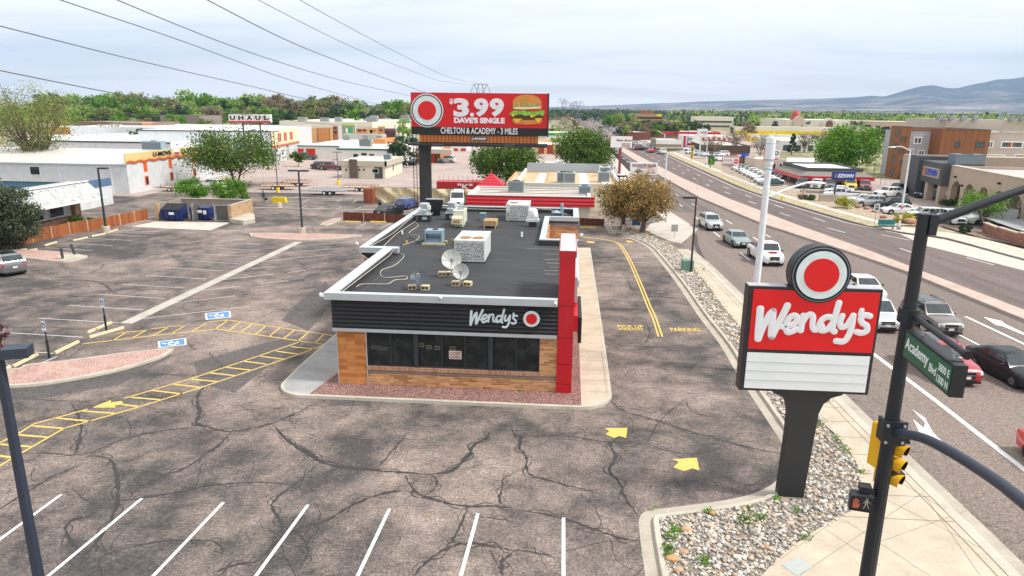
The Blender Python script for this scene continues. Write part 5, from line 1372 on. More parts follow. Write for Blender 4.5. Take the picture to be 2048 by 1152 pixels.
m=MB();m.bbox(0,0,0,.95,.9,1.0,.04);m.build('cabinet',mat('utility_green',(.16,.30,.22),.6,var=.12),t);m=MB();m.box(-.05,-.05,0,1.0,.95,.08);m.build('pad',CONC,t)
p=G(1348,478);t=thing('sign_post','grey back of a small traffic sign on a post near the driveway','traffic sign',(p.x,p.y,.1));m=MB();m.cyl((0,0,0),.03,zat(p.x,p.y,453)-.1,6);m.build('post',GALV,t)
m=MB();m.box(-.35,.04,zat(p.x,p.y,465),.35,.06,zat(p.x,p.y,453)+.1);m.build('sign_plate',mat('dull_sign_back',(.42,.43,.40),.5,.2),t)
p=G(1481,672);t=thing('marker_post','thin dark marker post in the cobbles behind the pole sign','post',(p.x,p.y,.1));m=MB();m.cyl((0,0,0),.025,.95,6);m.build('post',BLKP,t)
m=MB();q=[G(1563,1129,.132),G(1597,1114,.132),G(1626,1134,.132),G(1593,1152,.132)]
m.sheet(q,.134);mh=m.build('utility_cover',mat('pale_cover',(.40,.43,.41),.7,var=.15,sc=20));tag(mh,'pale square utility cover set in the corner sidewalk','utility cover')
p=G(1281,462);t=thing('blue_sign','small blue sign on a post in front of the right rusty brown tree','sign',(p.x-.15,p.y,.1));h=zat(p.x,p.y,443);m=MB();m.cyl((.1,0,0),.04,h,8);m.build('post',GALV,t);m=MB();m.box(-.85,-.05,h-.55,.1,-.02,h+.2);f=m.build('sign_plate',mat('sign_blue2',(.02,.14,.34),.5),t)
# vehicles
def carparts(kind):
 """returns {part: MB}; x lateral, y forward, z up; origin on the ground at the middle"""
 K={'sedan':dict(L=4.75,W=1.84,belt=.93,hood=.86,trunk=1.0,roof=1.45,R=.33,wb=2.78,gr=(-1.75,-.95,.35,1.10),fl=.16),'suv':dict(L=4.65,W=1.87,belt=1.08,hood=1.04,trunk=1.12,roof=1.70,R=.37,wb=2.69,gr=(-2.18,-1.75,.35,1.02),fl=.22),'hatch':dict(L=4.15,W=1.76,belt=.98,hood=.92,trunk=1.02,roof=1.50,R=.32,wb=2.55,gr=(-1.95,-1.50,.35,1.15),fl=.17),'minivan':dict(L=5.1,W=1.98,belt=1.06,hood=.98,trunk=1.1,roof=1.76,R=.35,wb=3.05,gr=(-2.42,-2.12,.80,1.62),fl=.18),'van':dict(L=5.7,W=2.02,belt=1.25,hood=1.12,trunk=1.25,roof=2.15,R=.37,wb=3.5,gr=(-2.83,-2.78,1.3,1.85),fl=.25),'pickup':dict(L=5.6,W=2.0,belt=1.15,hood=1.12,trunk=1.15,roof=1.88,R=.40,wb=3.6,gr=(-.45,-.25,1.05,1.55),fl=.28)}[kind]
 L,W,R,wb=K['L'],K['W']/2,K['R'],K['wb'];belt=K['belt']
 P={}
 y0,y1=-L/2,L/2;g0,g1,g2,g3=K['gr']
 st=[(y0,.80,.42,K['trunk']*.80),(y0+.05,.90,.30,K['trunk']*.93),(y0+.25,.97,K['fl']+.06,K['trunk']),(y0+.9,1.0,K['fl'],K['trunk']if kind!='pickup' else K['trunk']),(-.4,1.0,K['fl'],belt),(g3-.1,1.0,K['fl'],belt+.01),(g3+.15,.995,K['fl'],K['hood']+.03),(y1-.55,.97,K['fl'],K['hood']-.03),(y1-.18,.90,K['fl']+.04,K['hood']-.12),(y1-.03,.80,.30,K['hood']-.27),(y1,.74,.36,K['hood']-.38)]
 body=MB();rings=[]
 for y,wf,zb,zt in st:
  w=W*wf;zm=zb+(zt-zb)*.55
  h=[(w*.82,zb),(w*.97,zb+.07),(w,zm),(w*.985,zt-(zt-zb)*.20),(w*.93,zt-.04),(w*.80,zt),(w*.4,zt+.02)]
  rings.append([(x,y,z)for x,z in h]+[(-x,y,z)for x,z in h[::-1]])
 body.loft(rings)
 rw,bw=W*(.74 if kind in('sedan','hatch')else.80 if kind!='van' else.88),W*.93
 zr_,zb_=K['roof'],belt-.04
 gl=[[(-bw,g0,zb_),(bw,g0,zb_),(bw,g3,zb_),(-bw,g3,zb_)],[(-bw*.99,g0+.04,zb_+.10),(bw*.99,g0+.04,zb_+.10),(bw*.99,g3-.12,zb_+.10),(-bw*.99,g3-.12,zb_+.10)],[(-rw,g1,zr_-.06),(rw,g1,zr_-.06),(rw,g2,zr_-.06),(-rw,g2,zr_-.06)],[(-rw*.88,g1+.12,zr_-.005),(rw*.88,g1+.12,zr_-.005),(rw*.88,g2-.18,zr_-.005),(-rw*.88,g2-.18,zr_-.005)],[(-rw*.6,g1+.3,zr_+.01),(rw*.6,g1+.3,zr_+.01),(rw*.6,g2-.4,zr_+.01),(-rw*.6,g2-.4,zr_+.01)]]
 body.loft(gl)
 if kind=='pickup':
  P['bed_liner']=MB();P['bed_liner'].box(-W*.80,y0+.12,K['trunk']+.022,W*.80,g0-.12,K['trunk']+.03)
 P['body']=body
 a,b=gl[1],gl[2]
 A=[Vector(p)for p in a];B=[Vector(p)for p in b]
 def inset(q,fx0,fx1,fz0,fz1,n,d=.008):
  bl,br,tr,tl=q
  def at(s,t):return bl.lerp(br,s).lerp(tl.lerp(tr,s),t)+n*d
  return[at(fx0,fz0),at(fx1,fz0),at(fx1,fz1),at(fx0,fz1)]
 def face(nm,q,*f):
  n=(q[1]-q[0]).cross(q[3]-q[0]).normalized();m=P.setdefault(nm,MB());pts=inset(q,*f,n);m.add(pts,[(0,1,2,3)])
 face('windscreen',[A[2],A[3],B[3],B[2]],.05,.95,.02,.96)
 if kind!='van':face('rear_window',[A[0],A[1],B[1],B[0]],.07,.93,.12 if kind in('suv','minivan')else.04,.92)
 side={'sedan':(.14,.50,.53,.93),'suv':(.06,.36,.39,.64,.67,.95),'hatch':(.10,.45,.48,.93),'minivan':(.05,.34,.37,.64,.67,.95),'van':(.80,.96),'pickup':(.08,.40,.45,.93)}[kind]
 for i in range(0,len(side),2):
  face('side_window',[A[1],A[2],B[2],B[1]],side[i],side[i+1],.10,.90)
  face('side_window',[A[3],A[0],B[0],B[3]],1-side[i+1],1-side[i],.10,.90)
 wl=[]
 for sy in(-1,1):
  yc=sy*wb/2+(.05 if kind!='pickup' else.1)
  for sx in(-1,1):
   P.setdefault('wheel_arch',MB()).cylx(sx*(W*.6),sx*(W*1.0+.004),yc,R+.02,R+.075,20)
   t=MB();t.cylx(sx*(W-.24),sx*(W+.012),yc,R,R,20)
   r=MB();r.cylx(sx*(W-.02),sx*(W+.022),yc,R,R*.64,16)
   h=MB()
   for k in range(5):
    an=2*math.pi*(k+.5)/5;h.obox((sx*(W+.023),yc+math.cos(an)*R*.36,R+math.sin(an)*R*.36),(.006,R*.16,R*.30),M=Matrix.Rotation(an-math.pi/2,3,'X'))
   wl.append((t,r,h))
 P['_wheels']=wl
 zh=K['hood']
 for sx in(-1,1):
  h=MB();x0,x1=sorted((sx*W*.44,sx*W*.80));h.loft([[(x0,y1-.12,zh-.33),(x1,y1-.18,zh-.33),(x1,y1-.24,zh-.15),(x0,y1-.14,zh-.18)],[(x0,y1+.006,zh-.345),(x1,y1-.035,zh-.34),(x1*1.01,y1-.13,zh-.18),(x0,y1-.035,zh-.21)]]);P.setdefault('headlight',[]).append(h)
  tl_=MB();x0,x1=sorted((sx*W*.58,sx*W*.90));zt=K['trunk'];tl_.loft([[(x0,y0+.15,zt-.32),(x0,y0+.15,zt-.10),(x1,y0+.25,zt-.10),(x1,y0+.25,zt-.32)],[(x0,y0-.012,zt-.32),(x0,y0+.01,zt-.10),(x1,y0+.06,zt-.08),(x1,y0+.04,zt-.32)]]);P.setdefault('taillight',[]).append(tl_)
  mi=MB();mi.ell((sx*(W+.12),g3-.32,belt+.05),(.11,.07,.08),8,6);P.setdefault('mirror',[]).append(mi)
 g=MB();gz0,gz1=(zh-.40,zh-.20)if kind not in('suv','pickup')else(zh-.55,zh-.22);g.box(-W*.42,y1-.05,gz0,W*.42,y1+.006,gz1);g.box(-W*.5,y1-.05,.30,W*.5,y1+.004,.30+.12);P['grille']=g
 br_=MB();br_.box(-W*.40,y1,(gz0+gz1)/2-.012,W*.40,y1+.012,(gz0+gz1)/2+.012);br_.box(-W*.42,y1,gz1,W*.42,y1+.012,gz1+.025);P['grille_bar']=br_
 pl=MB();pl.box(-.16,y1+.006,.46,.16,y1+.014,.60);pl.box(-.16,y0-.014,.66,.16,y0-.004,.80);P['number_plate']=pl
 bm=MB();bm.box(-W*.78,y1-.12,.22,W*.78,y1-.012,.30);bm.box(-W*.82,y0+.012,.24,W*.82,y0+.12,.36)
 for sx in(-1,1):bm.box(sx*W*.93,-wb/2+R+.1,K['fl']-.02,sx*(W*.985),wb/2-R-.1,K['fl']+.08)
 P['lower_trim']=bm
 return P,K
CPAINT={'white':(.74,.75,.76),'silver':(.46,.48,.50),'sage':(.22,.30,.30),'taupe':(.15,.13,.125),'red':(.36,.01,.02),'black':(.010,.013,.015),'blue':(.02,.05,.22),'maroon':(.16,.015,.025),'grey':(.17,.18,.19),'yellow':(.70,.50,.03),'darkgreen':(.02,.07,.06),'brightred':(.55,.015,.015),'navy':(.018,.028,.07)}
_cc={}
def make_car(kind,colr,label,cat,loc,rz,extras=None,grp=None):
 P,K=carparts(kind)
 t=thing({'suv':'suv','sedan':'sedan_car','hatch':'hatchback_car','minivan':'minivan','van':'van','pickup':'pickup_truck'}[kind],label,cat,loc,rz,grp)
 pm=paint('car_paint_'+colr,CPAINT[colr],.12 if colr=='black' else 1.0,.45 if colr=='black' else.35,.25 if colr in('silver','grey','sage','taupe','navy')else 0)
 P['body'].build('body',pm,t,smooth=True,angle=42)
 for nm,m__ in(('windscreen',CARGL),('rear_window',CARGL),('grille',BLK),('grille_bar',CHROME),('bed_liner',BLK)):
  if nm in P:P[nm].build(nm,m__,t)
 for a,b,h in P['_wheels']:
  w=a.build('wheel',TYRE,t,smooth=True);r_=b.build('rim',mat('dark_rim',(.08,.08,.085),.4,.4),w,smooth=True);b2=h.build('spokes',RIMM,w)
 builds(P['side_window'],'side_window',CARGL,t);builds(P['wheel_arch'],'wheel_arch',BLK,t);builds(P['number_plate'],'number_plate',PLATEM,t);builds(P['lower_trim'],'lower_trim',BLK,t)
 for nm,m__ in(('headlight',HEADL),('taillight',TAILL),('mirror',pm if colr!='white' else BLK)):
  for q in P[nm]:q.build(nm,m__,t,smooth=nm=='mirror')
 if extras:extras(t,K)
 return t
def far_mesh(kind,colr):
 """small far-away version: whole vehicle in one mesh"""
 if(kind,colr)in _cc:return _cc[(kind,colr)]
 P,K=carparts(kind);o=MB()
 o.merge(P['body'],mi=0)
 for nm in('windscreen','rear_window','side_window','wheel_arch','grille','lower_trim','bed_liner'):
  if nm in P:o.merge(P[nm],mi=1)
 for a,b,h in P['_wheels']:o.merge(a,mi=2);o.merge(b,mi=3)
 for q in P['headlight']:o.merge(q,mi=4)
 for q in P['taillight']:o.merge(q,mi=5)
 pm=paint('car_paint_'+colr,CPAINT[colr],.12 if colr=='black' else 1.0,.45 if colr=='black' else.35,.25 if colr in('silver','grey','sage','taupe','navy')else 0)
 ob=o.build('parked_car',[pm,CARGL,TYRE,RIMM,HEADL,TAILL],None,smooth=True,angle=42)
 me=ob.data;bpy.data.objects.remove(ob);_cc[(kind,colr)]=me;return me
def far_car(kind,colr,loc,rz,label,grp,nm='parked_car'):
 o=bpy.data.objects.new(nm,far_mesh(kind,colr));COL.objects.link(o);o.location=loc;o.rotation_euler=(0,0,rz)
 return tag(o,label,{'suv':'suv','pickup':'pickup','van':'van','minivan':'minivan'}.get(kind,'car'),grp)
PI=math.pi
def at(u,v,z=.006):p=G(u,v);return(p.x,p.y,z)
def roofrack(t,K):
 for sx in(-1,1):
  m=MB();m.tube([(sx*.62,K['gr'][1]+.2,K['roof']+.02),(sx*.62,K['gr'][1]+.4,K['roof']+.07),(sx*.62,K['gr'][2]-.4,K['roof']+.07),(sx*.62,K['gr'][2]-.2,K['roof']+.0)],.022,6);m.build('roof_rail',BLK,t)
def redhood(t,K):
 m=MB();m.box(-.35,K['gr'][3]+.35,K['hood']+.03,.35,K['gr'][3]+.75,K['hood']+.09);m.build('hood_scoop',paint('car_paint_brightred',CPAINT['brightred']),t)
 m=MB();m.box(-.55,K['gr'][2]-.35,K['roof']+.0,.55,K['gr'][2]-.2,K['roof']+.025);m.build('roof_stripe',paint('car_paint_brightred',CPAINT['brightred']),t)
 m=MB();m.box(-.9,-K['L']/2+.05,K['trunk']-.02,.9,-K['L']/2+.12,K['trunk']+.06);m.build('tailgate_cap',paint('car_paint_brightred',CPAINT['brightred']),t)
def sunroof(t,K):
 m=MB();m.box(-.5,K['gr'][1]+.35,K['roof']+.012,.5,K['gr'][2]-.45,K['roof']+.02);m.build('sunroof',CARGL,t)
def both(*f):return lambda t,K:[g(t,K)for g in f]
def ctr(u,v,rz,kind):
 """centre of a vehicle whose nearest bumper middle stands at pixel (u, v)"""
 L={'sedan':4.75,'suv':4.65,'hatch':4.15,'minivan':5.1,'van':5.7,'pickup':5.6}[kind];p=G(u,v)
 d=Vector((-math.sin(rz),math.cos(rz),0))
 return p,d,L
def oncoming(u,v,kind,colr,label,rz=PI+.03,ex=None):
 p,d,L=ctr(u,v,rz,kind)
 c_=p-d*(L/2)
 return make_car(kind,colr,label,'car' if kind in('sedan','hatch')else kind,(c_.x,c_.y,.006),rz,ex,'vehicles on the near carriageway')
oncoming(1432,463,'suv','silver','silver SUV with roof rails, farthest of the oncoming line by the driveway',PI+.10,roofrack)
oncoming(1487,498,'sedan','sage','grey-green sedan following the white pickup',PI+.08)
oncoming(1548,534,'pickup','white','white pickup with red hood scoop and red roof edge',PI+.04,redhood)
oncoming(1752,606,'sedan','white','white sedan partly behind the upper right edge of the pole sign',PI+.02)
oncoming(1774,668,'minivan','silver','silver minivan just right of the pole sign',PI+.02)
oncoming(1900,676,'suv','taupe','dark taupe SUV with glass roof beside the signal pole',PI+.05,both(roofrack,sunroof))
oncoming(1932,776,'suv','red','bright red SUV behind the green street-name sign',PI+.06,both(roofrack,sunroof))
p=G(2010,775);make_car('sedan','black','black sedan at the right edge in the turn lane','car',(G(2022,762).x+.2,G(2010,745).y-.6,.006),PI+.12,None,'vehicles on the near carriageway')
p=G(2052,905);make_car('sedan','brightred','bright red car just entering at the right edge','car',(p.x+.62,p.y-2.0,.006),PI+.05,None,'vehicles on the near carriageway')
p=G(22,552);make_car('suv','grey','grey SUV with red tail lamps parked at the left edge','suv',(p.x-1.5,p.y+1.3,.006),1.0,sunroof)
def opendoor(t,K):
 m=MB();m.obox((1.25,.55,.62),(.06,1.05,.75),-.9);d_=m.build('open_door',paint('car_paint_black',CPAINT['black']),t);m=MB();m.obox((1.25,.62,1.2),(.04,.7,.38),-.9);m.build('door_glass',CARGL,d_)
p=G(763,437);make_car('sedan','black','black sedan with an open door behind the restaurant roof','car',(p.x+.3,p.y+2.4,.006),-.28,opendoor)
p=G(803,421);make_car('hatch','blue','dark blue hatchback beyond the black sedan','car',(p.x+.3,p.y+2.2,.006),-.28)
p=G(905,417);make_car('van','white','white van with ladder racks behind the back of the restaurant','van',(p.x+.3,p.y+2.6,.006),PI+.12,roofrack)
# traffic and parked cars farther off
rcar=random.Random(11)
fq=[(.33,1),(.6,1),(.85,1),(.15,1)]
seq=[('suv','black',1262,296),('suv','maroon',1272,300),('sedan','black',1281,300),('van','white',1292,297),('sedan','brightred',1301,305),('hatch','blue',1309,302),('suv','white',1324,308),('sedan','silver',1268,291),('suv','white',1279,291),('sedan','white',1290,289)]
for kd,cl,u,v in seq:
 far_car(kd,cl,at(u,v),.12,'%s %s in the queue moving away right of the motor sports sign'%({'brightred':'red'}.get(cl,cl),{'suv':'SUV','sedan':'sedan','hatch':'hatchback','van':'van'}[kd]),'cars queueing on the far carriageway','car_in_traffic')
for i in range(46):
 y=330+i*22+rcar.uniform(-6,6);q=rcar.choice([.62,.72,.82,.93])if rcar.random()<.8 else rcar.choice([.12,.25,.4])
 x=interp(RL,y)*(1-q)+interp(RR,y)*q;cl=rcar.choice(['black','black','navy','white','silver','maroon','grey','white'])
 far_car(rcar.choice(['sedan','suv','suv']),cl,(x,y,.01),rcar.uniform(-.03,.03)-.03,'small %s vehicle in traffic on the distant stretch of the avenue'%{'navy':'dark blue'}.get(cl,cl),'vehicles on the distant avenue','car_in_traffic')
for i,(u,v)in enumerate([(1468,341),(1476,345),(1484,349),(1492,353),(1500,357),(1508,361),(1516,366),(1524,371)]):
 p=G(u,v);far_car('sedan','white',(p.x+1.9,p.y+1.2,.006),PI/2+.35,'white car in the slanted row behind the mesh fence, number %s from the road end'%['eight','seven','six','five','four','three','two','one'][i],'white cars in the slanted sales row')
for kd,cl,u,v,rz,lab in[('suv','white',1437,322,2.0,'white SUV right of the green board sign'),('suv','white',1576,358,1.9,'white SUV beside the red-banded building'),('sedan','blue',1556,350,1.9,'blue car behind the white pole'),('sedan','black',1570,344,1.9,'black car nearest the red-banded building corner'),('suv','navy',1604,375,2.7,'dark SUV at the left of the front sales row'),('suv','white',1633,377,2.7,'white SUV in the front sales row with green price board'),('pickup','grey',1660,378,2.8,'grey pickup in the front sales row'),('pickup','yellow',1698,378,2.9,'yellow and red truck in the front sales row'),('suv','maroon',1728,379,2.9,'maroon SUV at the right end of the front sales row'),('sedan','white',1676,388,1.45,'white coupe behind the stone edging'),('pickup','white',1683,399,1.4,'white pickup left of the gatepost'),('sedan','white',1722,407,1.5,'white sedan half behind the silver crossover'),('suv','silver',1738,413,1.5,'silver crossover above the speed limit sign'),('suv','white',1774,394,1.9,'white SUV by the pawn shop portico'),('pickup','black',1800,389,1.9,'black pickup beside the pawn shop pillar'),('suv','black',1783,418,1.55,'old black SUV behind the street light'),('sedan','white',1797,428,1.6,'white sedan behind the rounded yellow shrub'),('sedan','black',1868,442,1.5,'black sedan right of the signal pole'),('suv','white',1846,440,1.5,'white SUV hidden by the signal pole'),('suv','navy',1857,396,1.9,'dark blue car under the pawn shop portico'),('pickup','silver',1886,395,1.9,'silver truck under the portico by the arches'),('sedan','darkgreen',1540,372,1.95,'dark green car at the sales row end behind the white pole'),('sedan','white',1531,366,1.95,'white car partly hidden by the white pole'),('sedan','white',1418,313,1.9,'white car below the bare tree, left one'),('sedan','silver',1429,314,1.9,'silver car below the bare tree, middle one'),('suv','white',1443,313,1.9,'white car below the bare tree, right one'),('sedan','white',1385,308,2.0,'white car parked behind the yellow liquor banner'),('sedan','silver',1396,311,2.0,'silver car parked right of the yellow liquor banner'),('suv','white',1376,302,2.0,'white car parked by the teal fence')]:
 p=G(u,v);far_car(kd,cl,(p.x,p.y,.006),rz,lab,'parked vehicles across the avenue')
make_car('pickup','white','white work pickup with black grille facing the road beside the round shrub','pickup',(G(1908,452).x+.3,G(1908,452).y+2.4,.006),PI+.1)
make_car('van','white','white van behind the small bright green tree','van',(G(1975,452).x+.4,G(1975,452).y+.6,.006),1.6)
for kd,cl,u,v,rz,lab in[('suv','black',638,338,.9,'dark SUV driving past the cream office'),('pickup','maroon',664,340,1.5,'maroon pickup parked beside the cream office'),('suv','white',894,325,1.4,'white SUV parked right of the billboard pole'),('suv','white',425,378,1.3,'white SUV half hidden behind the green bush'),('sedan','black',827,330,0,'black car beside the billboard pole'),('pickup','darkgreen',612,319,1.5,'dark green pickup in front of the red roll-up door')]:
 p=G(u,v);far_car(kd,cl,(p.x,p.y,.006),rz,lab,'vehicles in the yards behind')
for i in range(26):
 p=G(770+(i%13)*4.5+rcar.uniform(-1,1),277+(i//13)*7+rcar.uniform(-1,1));cl=rcar.choice(['white','black','silver','blue','white'])
 far_car(rcar.choice(['sedan','suv']),cl,(p.x,p.y,.006),rcar.choice([0,1.57]),'small %s car in the shopping lot left of the billboard'%cl,'cars in the far shopping lots')
for i in range(60):
 a,b=i%12,i//12;p=G(1176+a*1.5+b*6+rcar.uniform(-.6,.6),266+a*2.5-b*.6);cl=rcar.choice(['white','silver','black','blue','white','white'])
 if p.x>interp(RL,min(p.y,1600))-3:continue
 far_car('sedan',cl,(p.x,p.y,.006),.3,'small %s car in the dealer rows left of the motor sports sign'%cl,'cars in the dealer rows')
for i in range(44):
 p=G(1540+(i%22)*7+rcar.uniform(-2,2),272+(i//22)*5+rcar.uniform(-1,1));cl=rcar.choice(['white','black','silver','maroon','white'])
 far_car('sedan',cl,(p.x,p.y,.006),rcar.choice([0,1.57]),'tiny %s car in the lot before the big cream mall'%cl,'cars at the mall')
 # buildings around
CREAMW=mat('cream_stucco',(.72,.68,.55),.85,dirt=.15)
WHITEW=mat('white_stucco',(.76,.76,.74),.8,dirt=.12)
TANW=mat('tan_stucco',(.47,.37,.285),.85,var=.08,sc=.6,dirt=.12)
BEIGEW=mat('beige_stucco',(.50,.44,.38),.85,var=.05,sc=.6)
GREYW=mat('grey_stucco',(.42,.42,.45),.85,var=.05,sc=.6)
BROWNP=corrug('rust_brown_panel',(.26,.105,.038),1.2,.004,'u',.7)
DKGREY=mat('dark_grey_stucco',(.085,.09,.09),.8)
PALER=mat('pale_membrane_roof',(.66,.60,.54),.8,var=.14,sc=.4,dirt=.2)
WHITER=mat('white_membrane_roof',(.74,.74,.74),.7,var=.08,sc=.4,dirt=.15)
GRNTRIM=mat('green_trim',(.015,.14,.11),.6)
ORNG=mat('orange_door',(.68,.11,.015),.5)
RDOOR=mat('red_roll_door',(.62,.03,.012),.5)
ORST=mat('orange_stucco',(.62,.27,.10),.8);YLST=mat('pale_orange_stucco',(.74,.47,.20),.8);LIME=mat('lime_trim',(.36,.66,.14),.6)
ROOFG=mat('metal_roof_pale',(.60,.58,.54),.5,.1,var=.1,sc=.4,dirt=.12)
WRIB=corrug('white_ribbed_wall',(.72,.74,.76),.30,.02,'u',.5,.05)
WRIB2=corrug('white_weathered_mansard',(.52,.54,.53),.42,.03,'y',.5,1.0)
YRIB=corrug('yellow_ribbed_band',(.80,.62,.28),.45,.03,'u',.5)
BLRIB=corrug('blue_ribbed_band',(.12,.20,.34),.35,.03,'u',.5)
REDMAN=corrug('red_lap_siding',(.46,.008,.018),.42,.05,'z',.5)
class Bd:
 def __init__(s,name,label,x,y,W,D,H,wall,roof=None,rz=0,cat='building',grp=None,par=.35,base=0.0,wname='wall'):
  s.t=thing(name,label,cat,(x,y,base),rz,grp);s.W,s.D,s.H=W,D,H;s.x,s.y,s.rz=x,y,rz
  m=MB();th=.3
  m.prism([(0,0),(W,0),(W,D),(0,D),(0,D-th),(0,D-th)][:4],0,H-par)if False else None
  m.box(0,0,0,W,th,H);m.box(0,D-th,0,W,D,H);m.box(0,th,0,th,D-th,H);m.box(W-th,th,0,W,D-th,H)
  s.wall=m.build(wname,wall,s.t)
  m=MB();m.box(th,th,H-par-.2,W-th,D-th,H-par);s.roof=m.build('roof',roof or PALER,s.t)
 def T(s,face):
  return{'f':Matrix.Identity(4),'r':Matrix.Translation((s.W,0,0))@Matrix.Rotation(PI/2,4,'Z'),'l':Matrix.Translation((0,s.D,0))@Matrix.Rotation(-PI/2,4,'Z')}[face]
 def panel(s,name,m_,a0,z0,a1,z1,face='f',d=.04,parent=None,y0=0.0):
  m=MB();q=MB();q.box(a0,-d+y0,z0,a1,-.0015 if y0==0 else y0,z1);m.merge(q,s.T(face));return m.build(name,m_,parent or s.t)
 def win(s,a0,z0,a1,z1,face='f',gl=None,fr=None,w=.09,mull=0):
  m=MB();q=MB();d=.07
  q.box(a0,-d,z0,a0+w,-.002,z1);q.box(a1-w,-d,z0,a1,-.002,z1);q.box(a0+w,-d,z0,a1-w,-.002,z0+w);q.box(a0+w,-d,z1-w,a1-w,-.002,z1)
  for i in range(mull):x=a0+(a1-a0)*(i+1)/(mull+1);q.box(x-w/3,-d*.8,z0+w,x+w/3,-.002,z1-w)
  m.merge(q,s.T(face));f=m.build('window',fr or WHITE,s.t)
  m=MB();q=MB();q.box(a0+w,-.03,z0+w,a1-w,-.002,z1-w);m.merge(q,s.T(face));m.build('window_pane',gl or GLASS,f)
  return f
 def txt(s,body,a0,z0,w,h,m_,face='f',y=-.05,parent=None,bold=.02,shear=0.0,depth=.04):
  return text(body,a0,z0,w,h,y,m_,parent or s.t,'sign_lettering',depth,bold,shear,s.T(face))
 def px(s,u0,v0,u1,v1):
  p,q=onY(u0,v1,s.y),onY(u1,v0,s.y);return p.x-s.x,p.z,q.x-s.x,q.z
 def cap(s,m_,h=.12,w=.4,name='parapet_cap'):
  m=MB();W,D,H=s.W,s.D,s.H;o=.05
  m.box(-o,-o,H,W+o,w,H+h);m.box(-o,D-w,H,W+o,D+o,H+h);m.box(-o,w,H,w,D-w,H+h);m.box(W-w,w,H,W+o,D-w,H+h);return m.build(name,m_,s.t)
def roof_unit(x,y,z,sx,sy,sz,label,m_=None,grp='units on the neighbouring roofs'):
 t=thing('rooftop_unit',label,'air conditioner',(x,y,z),0,grp)
 m=MB();m.box(0,0,.08,sx,sy,sz);m.box(-.04,-.04,sz,sx+.04,sy+.04,sz+.05);m.build('cabinet',m_ or BLUM,t)
 m=MB();m.box(.1,-.01,.2,sx-.1,-.001,sz-.15);m.build('louvre',mat('dark_louvre',(.16,.19,.21),.7,var=.3,sc=9),t)
 m=MB();m.cyl((sx/2,sy/2,sz+.05),min(sx,sy)*.32,.08,12);m.build('fan',BLK,t)
def small_unit(x,y,z,sx,sy,sz,label,m_,grp):
 m=MB();m.bbox(x,y,z,x+sx,y+sy,z+sz,.06);o=m.build('rooftop_unit',m_);return tag(o,label,'air conditioner',grp)
def BXp(name,label,u0,u1,vb,vt,D,wall,roof=None,**k):
 p=G(u0,vb);y=p.y;x1=onY(u1,vb,y).x;H=zat(p.x,y,vt);return Bd(name,label,p.x,y,x1-p.x,D,H,wall,roof,**k)
b=Bd('mansard_building','low white building with streaked ribbed mansard roof behind the wooden fence',-78,58,20.5,19.5,3.0,WRIB,ROOFG)
m=MB();q=MB();q.xprism([(-54.4,2.75),(-54.5,2.95),(-56.4,4.55),(-58.4,4.55),(-58.4,2.75)],54.5,78.6);b.m=q.build('mansard_roof',WRIB2,b.t,world=True)
m=MB();m.box(-54.42,54.5,2.62,-54.30,78.7,2.80);m.box(-56.5,54.5,4.55,-56.2,78.7,4.64);m.build('mansard_trim',WHITE,b.t,world=True)
b.panel('stone_planter',brick('river_stone',(.50,.30,.18),(.32,.19,.12),(.30,.26,.22),.5,.3,.02),.5,0,18.5,.8,'r',1.0)
b.panel('corner_pier',MATS['river_stone'],18.8,0,19.8,3.0,'r',.5)
for i in range(2):b.win(12+i*3.2,.9,14.4+i*3.2,2.6,'r')
b=Bd('blue_banded_building','flat building with blue ribbed band and green trim behind the mansard building',-96,84,33.5,8,zat(-70,84,381),WRIB,ROOFG)
b.panel('blue_band',BLRIB,0,b.H,b.W,zat(-70,84,365),'f',.1,y0=.2);b.panel('green_trim',GRNTRIM,-.1,zat(-70,84,365),b.W+.1,zat(-70,84,362.5),'f',.2,y0=.25)
b.panel('blue_band',BLRIB,0,b.H,b.D,zat(-70,84,365),'r',.1,y0=.05)
p=G(260,388)
b=Bd('storage_building','long white metal storage building with yellow band and orange wave, left of the tree',p.x-46,p.y,46,34,4.4,WRIB,ROOFG,wname='ribbed_wall')
m=MB();m.yprism([(-.15,4.42),(-.15,4.5),(17,5.5),(33.9,4.6),(33.9,4.42)],.05,45.92);m.build('sloped_roof',ROOFG,b.t)
m=MB();m.xprism([(0,4.3),(46.1,4.3),(46.1,4.5),(0,4.5)],-.25,0);m.build('gutter',GALV,b.t)
b.panel('upper_wall',WRIB,-.3,4.4,34,4.75,'r',.06,y0=.06);b.panel('yellow_band',YRIB,-.3,4.75,34,6.1,'r',.16,y0=.06)
m=MB();N=64
ring=[[(46.20,i*34/N,4.62+.10*math.sin(i*1.25)),(46.20,i*34/N,4.92+.10*math.sin(i*1.25)),(46.12,i*34/N,4.92+.10*math.sin(i*1.25)),(46.12,i*34/N,4.62+.10*math.sin(i*1.25))]for i in range(N+1)]
m.loft(ring);m.build('orange_wave',ORNG,b.t)
b.txt('U-MOVE',7.0,5.2,5.2,.72,BLK,'r',-.19);b.txt('U-STORE',15.6,5.2,6.5,.72,BLK,'r',-.19)
sgp=b.panel('small_sign',WHITE,13.0,5.05,14.8,6.05,'r',.22);b.panel('sign_stripe',RDOOR,13.1,5.15,14.7,5.5,'r',.24,sgp)
for a in(4.3,11.5,19.0,27):
 b.panel('orange_shutter',ORNG,a,3.0,a+.9,4.4,'r',.05);b.win(a,.9,a+.95,2.3,'r',fr=ORNG,w=.15)
b.win(30.3,2.6,32,4.0);m=MB();m.box(35,-.03,0,35.15,-.002,4.3);m.box(43.3,-.05,0,43.5,-.002,4.3);m.build('downspout',WHITE,b.t)
for(x,y,w)in((-96,118,3.4),(-75,120,3.6)):roof_unit(x,y,5.5,w,1.6,1.5,'blue-grey unit on the long storage roof, %s one'%('left' if x<-80 else 'right'))
p=G(546,328)
